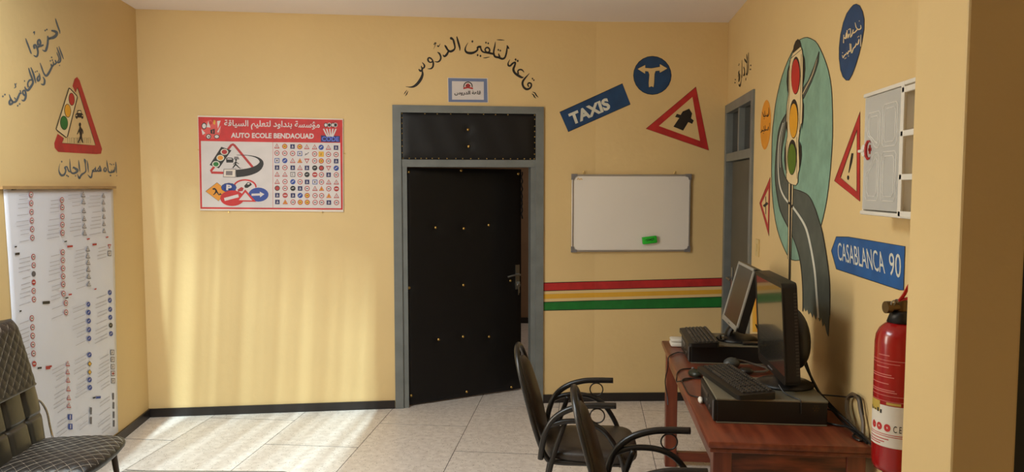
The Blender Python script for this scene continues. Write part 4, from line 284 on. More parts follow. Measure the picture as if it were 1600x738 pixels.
 'left_tri':('L',[('s','red',1,[4929,11304,4770,11153,4795,11523,4700,11243,4628,11612,4625,11302,4479,11535,4575,11227,3128,9587,3627,9769,3221,9435,3580,9675,3540,9407,3751,9665,5926,9368,5521,9625,6105,9468,5676,9622,6125,9590,5668,9648,5916,9866,5587,9772]),('s','ink',2,[4757,11152,4782,11154,4639,11298,4612,11306,3595,9676,3565,9674,5673,9628,5680,9616,5574,9772,5599,9773]),('p','cream',3,[5158,11222,5092,11208,4715,11062,4670,11019,5373,9824,5441,9794,5940,9957,6000,9993]),('s','ink',4,[5175,11210,5142,11235,5112,11197,5072,11220,4737,11051,4693,11073,4697,11018,4642,11019,5398,9826,5348,9823,5427,9806,5456,9783,5923,9968,5957,9946,5976,9991,6023,9994,5133,11221,5183,11223,5109,11196,5076,11221]),('p','ink',4,[4843,10946,4846,10898,4862,10851,4889,10809,4926,10774,4969,10749,5017,10737,5065,10736,5111,10748,5150,10771,5182,10804,5203,10845,5212,10891,5209,10938,5193,10984,5167,11026,5131,11061,5088,11086,5041,11099,4993,11101,4947,11089,4906,11067,4874,11033,4852,10992]),('p','signal_red',5,[4870,10942,4873,10898,4886,10855,4909,10817,4940,10786,4977,10764,5018,10752,5059,10752,5098,10763,5132,10785,5159,10816,5177,10853,5185,10895,5182,10938,5169,10980,5147,11018,5116,11049,5080,11071,5040,11083,4999,11084,4959,11074,4925,11052,4897,11022,4879,10984]),('p','ink',4,[5097,10590,5101,10539,5118,10489,5148,10445,5188,10409,5235,10383,5287,10370,5339,10370,5388,10383,5431,10408,5465,10444,5488,10487,5497,10536,5494,10586,5477,10635,5448,10679,5409,10715,5362,10741,5311,10755,5259,10756,5209,10743,5165,10718,5131,10683,5107,10639]),('p','amber',5,[5124,10586,5127,10539,5142,10494,5168,10454,5202,10421,5243,10398,5288,10386,5333,10386,5376,10399,5413,10422,5443,10455,5462,10495,5471,10539,5468,10586,5454,10630,5429,10670,5395,10703,5355,10727,5310,10739,5265,10739,5222,10728,5184,10705,5153,10672,5133,10631]),('p','ink',4,[5308,10226,5312,10173,5332,10123,5367,10077,5413,10040,5467,10014,5526,10001,5586,10001,5642,10015,5690,10041,5729,10077,5754,10122,5765,10171,5760,10223,5741,10273,5707,10317,5663,10354,5609,10381,5551,10395,5491,10396,5434,10383,5385,10358,5345,10321,5319,10276]),('p','green',5,[5334,10223,5338,10174,5356,10128,5386,10086,5427,10052,5475,10029,5527,10017,5580,10017,5630,10030,5673,10054,5707,10088,5729,10129,5739,10175,5735,10222,5718,10268,5689,10309,5649,10343,5602,10367,5550,10380,5497,10380,5447,10368,5403,10344,5368,10311,5344,10269]),('p','ink',1,[4831,10496,4736,10554,4680,10642,4466,10663,4415,10586,4319,10535,4333,10444,4372,10417,4444,10417,4456,10443,4698,10427,4715,10386,4785,10386,4837,10431]),('p','cream',2,[4686,10566,4640,10619,4497,10634,4459,10581]),('p','cream',2,[4721,10484,4734,10471,4765,10463,4794,10465,4805,10476,4792,10489,4762,10496,4732,10494]),('p','cream',2,[4342,10513,4356,10500,4387,10492,4418,10494,4429,10505,4416,10518,4384,10526,4354,10524]),('p','ink',1,[4487,10238,4499,10207,4527,10183,4564,10172,4599,10178,4623,10197,4630,10226,4618,10257,4590,10281,4554,10292,4519,10287,4494,10267]),('s','ink',1,[4592,10179,4520,10187,4615,10130,4486,10146,4636,10067,4450,10090,4628,10008,4436,10032,4610,9955,4438,9973,4590,9911,4462,9920,4574,9878,4488,9883]),('s','ink',1,[4621,10114,4545,10103,4665,10064,4600,10055,4716,10005,4666,9998,4755,9962,4716,9956,4782,9933,4752,9928]),('s','ink',1,[4520,10109,4445,10136,4477,10084,4411,10105,4430,10049,4374,10062,4408,10008,4363,10014,4398,9972,4362,9976]),('s','ink',1,[4575,9918,4481,9910,4614,9863,4525,9855,4662,9797,4585,9787,4713,9742,4653,9731,4754,9702,4706,9692]),('s','ink',1,[4564,9909,4464,9921,4556,9867,4461,9879,4536,9809,4451,9824,4490,9747,4418,9763,4448,9698,4385,9712]),('s','ink',1,[4736,9683,4725,9710,4650,9685,4642,9705]),('s','ink',1,[5349,9641,5362,9640,5350,9793,5362,9794,5235,9800,5222,9804,5235,9641,5222,9642]),('s','ink',1,[5113,9655,5127,9654,5114,9808,5127,9810,4997,9816,4984,9819,4997,9655,4983,9656]),('s','ink',1,[4921,9666,4935,9665,4922,9821,4935,9822,4803,9829,4790,9832,4803,9666,4789,9667]),('s','ink',1,[4732,9677,4746,9676,4733,9833,4747,9835,4612,9841,4599,9844,4612,9677,4598,9678]),('s','ink',1,[4540,9688,4554,9687,4542,9846,4555,9847,4418,9854,4405,9857,4418,9688,4403,9690]),('s','ink',1,[4301,9702,4315,9701,4303,9861,4316,9863,4176,9870,4162,9873,4176,9702,4161,9704]),('s','ink',1,[4056,9716,4071,9715,4058,9877,4072,9879,3929,9886,3915,9889,3929,9717,3914,9718])]),
 'poster_panel':('B',[('p','pale',0,[2010,10947,7115,10886,7075,7470,2004,7547]),('p','poster_red',1,[2030,10897,7092,10846,7054,7551,2017,7604]),('p','paper',2,[2098,10040,4596,10014,4547,7634,2078,7666]),('p','paper',2,[4607,10014,7000,10008,6992,7609,4558,7634])]),
 'poster_seatbelt':('B',[('s','red',3,[2850,8942,2845,8858,2448,8952,2434,8869,2448,8942,2383,8991,3180,9876,3119,9929,3199,9883,3209,9967,3226,9864,3289,9920,3884,9028,3948,9083]),('p','ink',4,[2800,9838,3150,9711,2700,9063,2378,9180]),('p','white',5,[3040,9655,3021,9598,2970,9557,2902,9541,2834,9556,2785,9597,2769,9653,2788,9709,2839,9751,2907,9766,2975,9751,3023,9711]),('p','red',6,[3002,9654,2988,9614,2951,9584,2902,9573,2854,9584,2819,9613,2807,9653,2821,9694,2857,9723,2906,9735,2955,9724,2990,9695]),('p','white',5,[2894,9440,2874,9384,2823,9343,2755,9327,2688,9342,2639,9383,2622,9439,2642,9495,2693,9537,2761,9552,2828,9537,2877,9496]),('p','orange',6,[2856,9440,2841,9400,2805,9370,2756,9359,2707,9369,2672,9399,2660,9439,2674,9480,2711,9509,2760,9521,2808,9510,2843,9481]),('p','white',5,[2736,9215,2716,9159,2666,9117,2597,9102,2530,9117,2482,9158,2465,9214,2485,9270,2535,9311,2603,9327,2671,9312,2719,9271]),('p','green',6,[2698,9215,2684,9174,2647,9145,2598,9134,2550,9144,2515,9174,2503,9214,2517,9255,2553,9284,2602,9295,2651,9285,2686,9255]),('s','ink',4,[3289,8743,3277,9014,3352,8748,3339,9019,3445,8755,3426,9026,3543,8767,3515,9036,3638,8784,3601,9049,3738,8805,3688,9064,3838,8834,3771,9083,3935,8872,3852,9109,4032,8917,3929,9140,4120,8977,3988,9168,4189,9053,4036,9200,4237,9136,4078,9237,4263,9221,4105,9265,4256,9303,4118,9281,4221,9365,4122,9309,4176,9409,4110,9347,4123,9446,4081,9387,4060,9476,4034,9425,3988,9501,3973,9458,3906,9520,3897,9486,3813,9535,3808,9507,3709,9546,3707,9523,3575,9551,3574,9532,3429,9552,3428,9534,3326,9552,3326,9535]),('p','grey',5,[2862,9047,3292,9048,3274,8732,2833,8742]),('p','pale',6,[2883,9024,3270,9025,3252,8754,2855,8765]),('p','grey',7,[2942,8968,3170,8969,3161,8816,2933,8821]),('p','ink',5,[2953,9418,3008,9452,3171,9447,3213,9391,3199,9273,2960,9272]),('p','paper',6,[3007,9424,3149,9419,3170,9385,2985,9385]),('p','grey',5,[3243,9487,3379,9488,3420,9387,3224,9386]),('p','ink',6,[3332,9364,3322,9336,3299,9324,3276,9335,3267,9363,3277,9391,3301,9403,3324,9391]),('s','ink',6,[3271,9319,3315,9317,3265,9274,3315,9266,3250,9218,3298,9194,3208,9150,3242,9122,3166,9092,3191,9070]),('s','ink',6,[3257,9199,3292,9235,3318,9142,3347,9173,3386,9080,3408,9106,3424,9057,3439,9080,3446,9049,3456,9070]),('s','ink',6,[3285,9284,3300,9308,3394,9214,3406,9232]),('s','ink',6,[3272,9305,3291,9286,3190,9213,3206,9198]),('s','grey',3,[3124,9064,3124,9076,3222,9065,3222,9076]),('s','grey',3,[3260,9065,3260,9076,3358,9065,3358,9076]),('s','grey',3,[3424,9065,3424,9076,3522,9065,3522,9077])]),
 'poster_signs':('B',[('p','poster_red',3,[4000,8404,3985,8333,3942,8268,3875,8211,3789,8168,3689,8141,3582,8132,3476,8141,3378,8169,3294,8212,3230,8268,3191,8334,3179,8404,3194,8474,3237,8540,3303,8596,3389,8639,3489,8666,3595,8676,3701,8667,3800,8640,3884,8596,3948,8540,3988,8474]),('p','paper',4,[3950,8381,3937,8320,3899,8262,3840,8213,3764,8175,3676,8151,3583,8143,3489,8151,3403,8175,3329,8213,3273,8262,3238,8320,3227,8381,3241,8443,3278,8500,3337,8549,3412,8587,3500,8611,3594,8619,3687,8611,3774,8587,3848,8550,3904,8500,3939,8443]),('p','orange',4,[2217,8235,2621,8551,2957,8263,2659,7884]),('s','ink',5,[2221,8230,2214,8239,2621,8545,2621,8556,2951,8262,2962,8263,2659,7890,2659,7879,2223,8235,2212,8235,2625,8546,2618,8555]),('s','ink',6,[2494,8330,2521,8365,2531,8292,2571,8333,2555,8257,2619,8269,2543,8216,2590,8191,2516,8163,2544,8137,2490,8136,2507,8110,2469,8123,2480,8098]),('s','ink',6,[2553,8247,2599,8279,2633,8139,2666,8160,2652,8105,2677,8116]),('p','ink',6,[2523,8319,2513,8295,2490,8286,2467,8295,2458,8319,2468,8343,2492,8353,2514,8343]),('p','ink',6,[2648,8093,2721,8178,2790,8110]),('p','ink',5,[3298,8370,3259,8285,3158,8223,3021,8200,2885,8223,2787,8285,2753,8370,2791,8455,2892,8517,3029,8540,3165,8517,3263,8455]),('p','p_blue',6,[3221,8370,3194,8309,3121,8264,3022,8248,2924,8264,2854,8309,2829,8370,2857,8431,2929,8476,3028,8492,3126,8476,3196,8431]),('p','p_blue',6,[3281,8370,3272,8330,3245,8294,3204,8262,3150,8238,3088,8223,3021,8217,2955,8223,2894,8238,2841,8262,2801,8294,2777,8331,2769,8370,2779,8410,2805,8446,2847,8478,2900,8502,2962,8517,3029,8523,3095,8517,3156,8502,3209,8478,3249,8446,3274,8410]),('p','poster_red',7,[3557,7984,3541,7911,3497,7843,3429,7784,3340,7739,3238,7711,3129,7702,3020,7712,2919,7740,2834,7786,2768,7844,2728,7913,2716,7986,2732,8059,2776,8127,2844,8186,2932,8230,3033,8259,3142,8268,3251,8259,3352,8230,3438,8185,3504,8126,3544,8058]),('s','paper',8,[2874,7886,2849,7995,3369,8021,3344,8130]),('p','ink',5,[3562,8432,3685,8563,3795,8546,3837,8472,3681,8359,3593,8359]),('p','paper',6,[3657,8500,3712,8540,3772,8517,3716,8472]),('p','red',5,[3323,8291,3462,8393,3544,8347,3503,8245,3349,8223]),('p','paper',6,[4446,8108,4432,8036,4393,7969,4332,7911,4253,7867,4162,7839,4065,7830,3968,7840,3878,7868,3802,7912,3744,7970,3708,8037,3697,8109,3711,8181,3750,8248,3811,8306,3889,8350,3980,8377,4077,8387,4174,8377,4263,8350,4340,8305,4399,8248,4435,8180]),('p','p_blue',7,[4413,8114,4399,8047,4363,7986,4306,7933,4232,7892,4146,7867,4054,7858,3963,7867,3879,7893,3807,7934,3752,7987,3719,8049,3708,8115,3722,8181,3758,8242,3815,8295,3889,8336,3974,8361,4066,8370,4157,8361,4241,8336,4313,8295,4368,8242,4402,8180]),('s','paper',8,[3813,8069,3812,8149,4116,8080,4115,8160]),('p','paper',8,[4106,8222,4270,8131,4113,8017]),('p','poster_red',9,[3597,8302,3258,7866,3972,7853]),('p','paper',10,[3600,8200,3369,7917,3835,7904])]),
 'poster_logos':('B',[('p','sign_pink',2,[2805,10454,2791,10364,2756,10280,2701,10208,2630,10152,2548,10117,2461,10104,2375,10116,2295,10150,2227,10204,2176,10275,2145,10358,2136,10448,2150,10537,2185,10621,2240,10693,2311,10748,2392,10784,2479,10796,2565,10786,2645,10752,2713,10698,2764,10627,2796,10543]),('p','ink',4,[2317,10578,2303,10516,2268,10471,2222,10454,2177,10470,2145,10515,2134,10576,2148,10637,2183,10682,2229,10699,2274,10683,2306,10639]),('p','paper',5,[2291,10577,2281,10533,2256,10500,2223,10488,2190,10500,2167,10532,2160,10576,2170,10620,2195,10653,2228,10665,2260,10653,2284,10621]),('p','ink',4,[2458,10199,2445,10152,2410,10117,2364,10104,2318,10116,2286,10151,2275,10198,2288,10245,2323,10280,2369,10294,2414,10281,2447,10247]),('p','paper',5,[2432,10199,2423,10165,2398,10140,2365,10130,2332,10139,2308,10164,2300,10198,2310,10232,2335,10258,2368,10267,2401,10258,2424,10233]),('p','ink',4,[2750,10202,2736,10163,2700,10134,2651,10123,2602,10133,2567,10161,2555,10200,2569,10239,2606,10268,2655,10279,2703,10269,2738,10241]),('p','paper',5,[2723,10202,2713,10173,2686,10152,2651,10145,2616,10152,2591,10172,2583,10200,2593,10229,2619,10250,2654,10257,2689,10250,2714,10230]),('p','red',4,[2509,10691,2495,10651,2462,10627,2422,10626,2390,10650,2379,10690,2393,10729,2426,10754,2465,10754,2497,10730]),('p','red',4,[2597,10787,2586,10747,2558,10723,2525,10722,2499,10746,2489,10785,2501,10825,2528,10849,2562,10850,2588,10826]),('p','gold',4,[2560,10803,2619,10781,2604,10619,2540,10658]),('p','ink',5,[2437,10434,2589,10480,2585,10290,2445,10311]),('s','sign_pink',6,[2510,10423,2537,10423,2507,10323,2534,10323]),('p','paper',4,[2300,10533,2381,10756,2445,10523]),('p','paper',4,[2678,10760,2802,10772,2698,10481]),('p','paper',4,[2126,10475,2262,10321,2163,10253]),('p','paper',4,[2809,10594,2721,10341,2668,10369]),('p','ink',5,[2409,10193,2399,10170,2376,10160,2353,10169,2345,10193,2355,10217,2378,10227,2400,10217]),('p','ink',5,[6567,10653,6557,10611,6530,10579,6493,10568,6457,10579,6431,10610,6422,10652,6432,10695,6459,10726,6496,10738,6532,10727,6558,10696]),('p','paper',6,[6547,10653,6539,10623,6520,10600,6494,10591,6468,10599,6449,10622,6442,10652,6450,10683,6469,10706,6496,10714,6522,10706,6540,10684]),('p','paper',5,[6690,10655,6680,10612,6653,10581,6616,10569,6580,10580,6554,10611,6545,10653,6555,10696,6582,10727,6619,10739,6655,10728,6681,10697]),('p','ink',6,[6670,10654,6663,10624,6643,10601,6617,10593,6591,10601,6572,10623,6565,10653,6573,10684,6592,10707,6619,10715,6645,10707,6664,10685]),('p','ink',5,[6819,10656,6809,10613,6782,10582,6745,10570,6709,10581,6683,10612,6674,10655,6684,10697,6711,10729,6748,10740,6784,10729,6810,10699]),('p','paper',6,[6799,10656,6791,10625,6772,10602,6746,10594,6719,10602,6701,10624,6694,10655,6702,10685,6721,10708,6747,10717,6774,10709,6792,10686]),('p','paper',5,[6915,10657,6904,10614,6877,10583,6841,10571,6804,10582,6778,10613,6769,10655,6779,10698,6807,10730,6843,10741,6879,10730,6906,10699]),('p','ink',6,[6894,10657,6887,10626,6867,10603,6841,10595,6815,10603,6796,10625,6789,10656,6797,10686,6816,10709,6843,10718,6869,10710,6888,10687]),('s','paper',4,[6386,10504,6431,10527,6521,10221,6566,10244]),('s','paper',4,[6496,10509,6545,10524,6575,10226,6624,10241]),('s','paper',4,[6607,10515,6657,10521,6631,10231,6681,10236]),('s','paper',4,[6720,10523,6769,10515,6670,10238,6720,10230]),('s','paper',4,[6834,10530,6880,10510,6706,10244,6752,10224]),('p','navy',3,[6309,10276,6993,10259,6990,10031,6305,10037])]),
 'poster_text':('B',[('s','poster_red',2,[2871,10925,2871,10928,2876,10925,2876,10928])]),
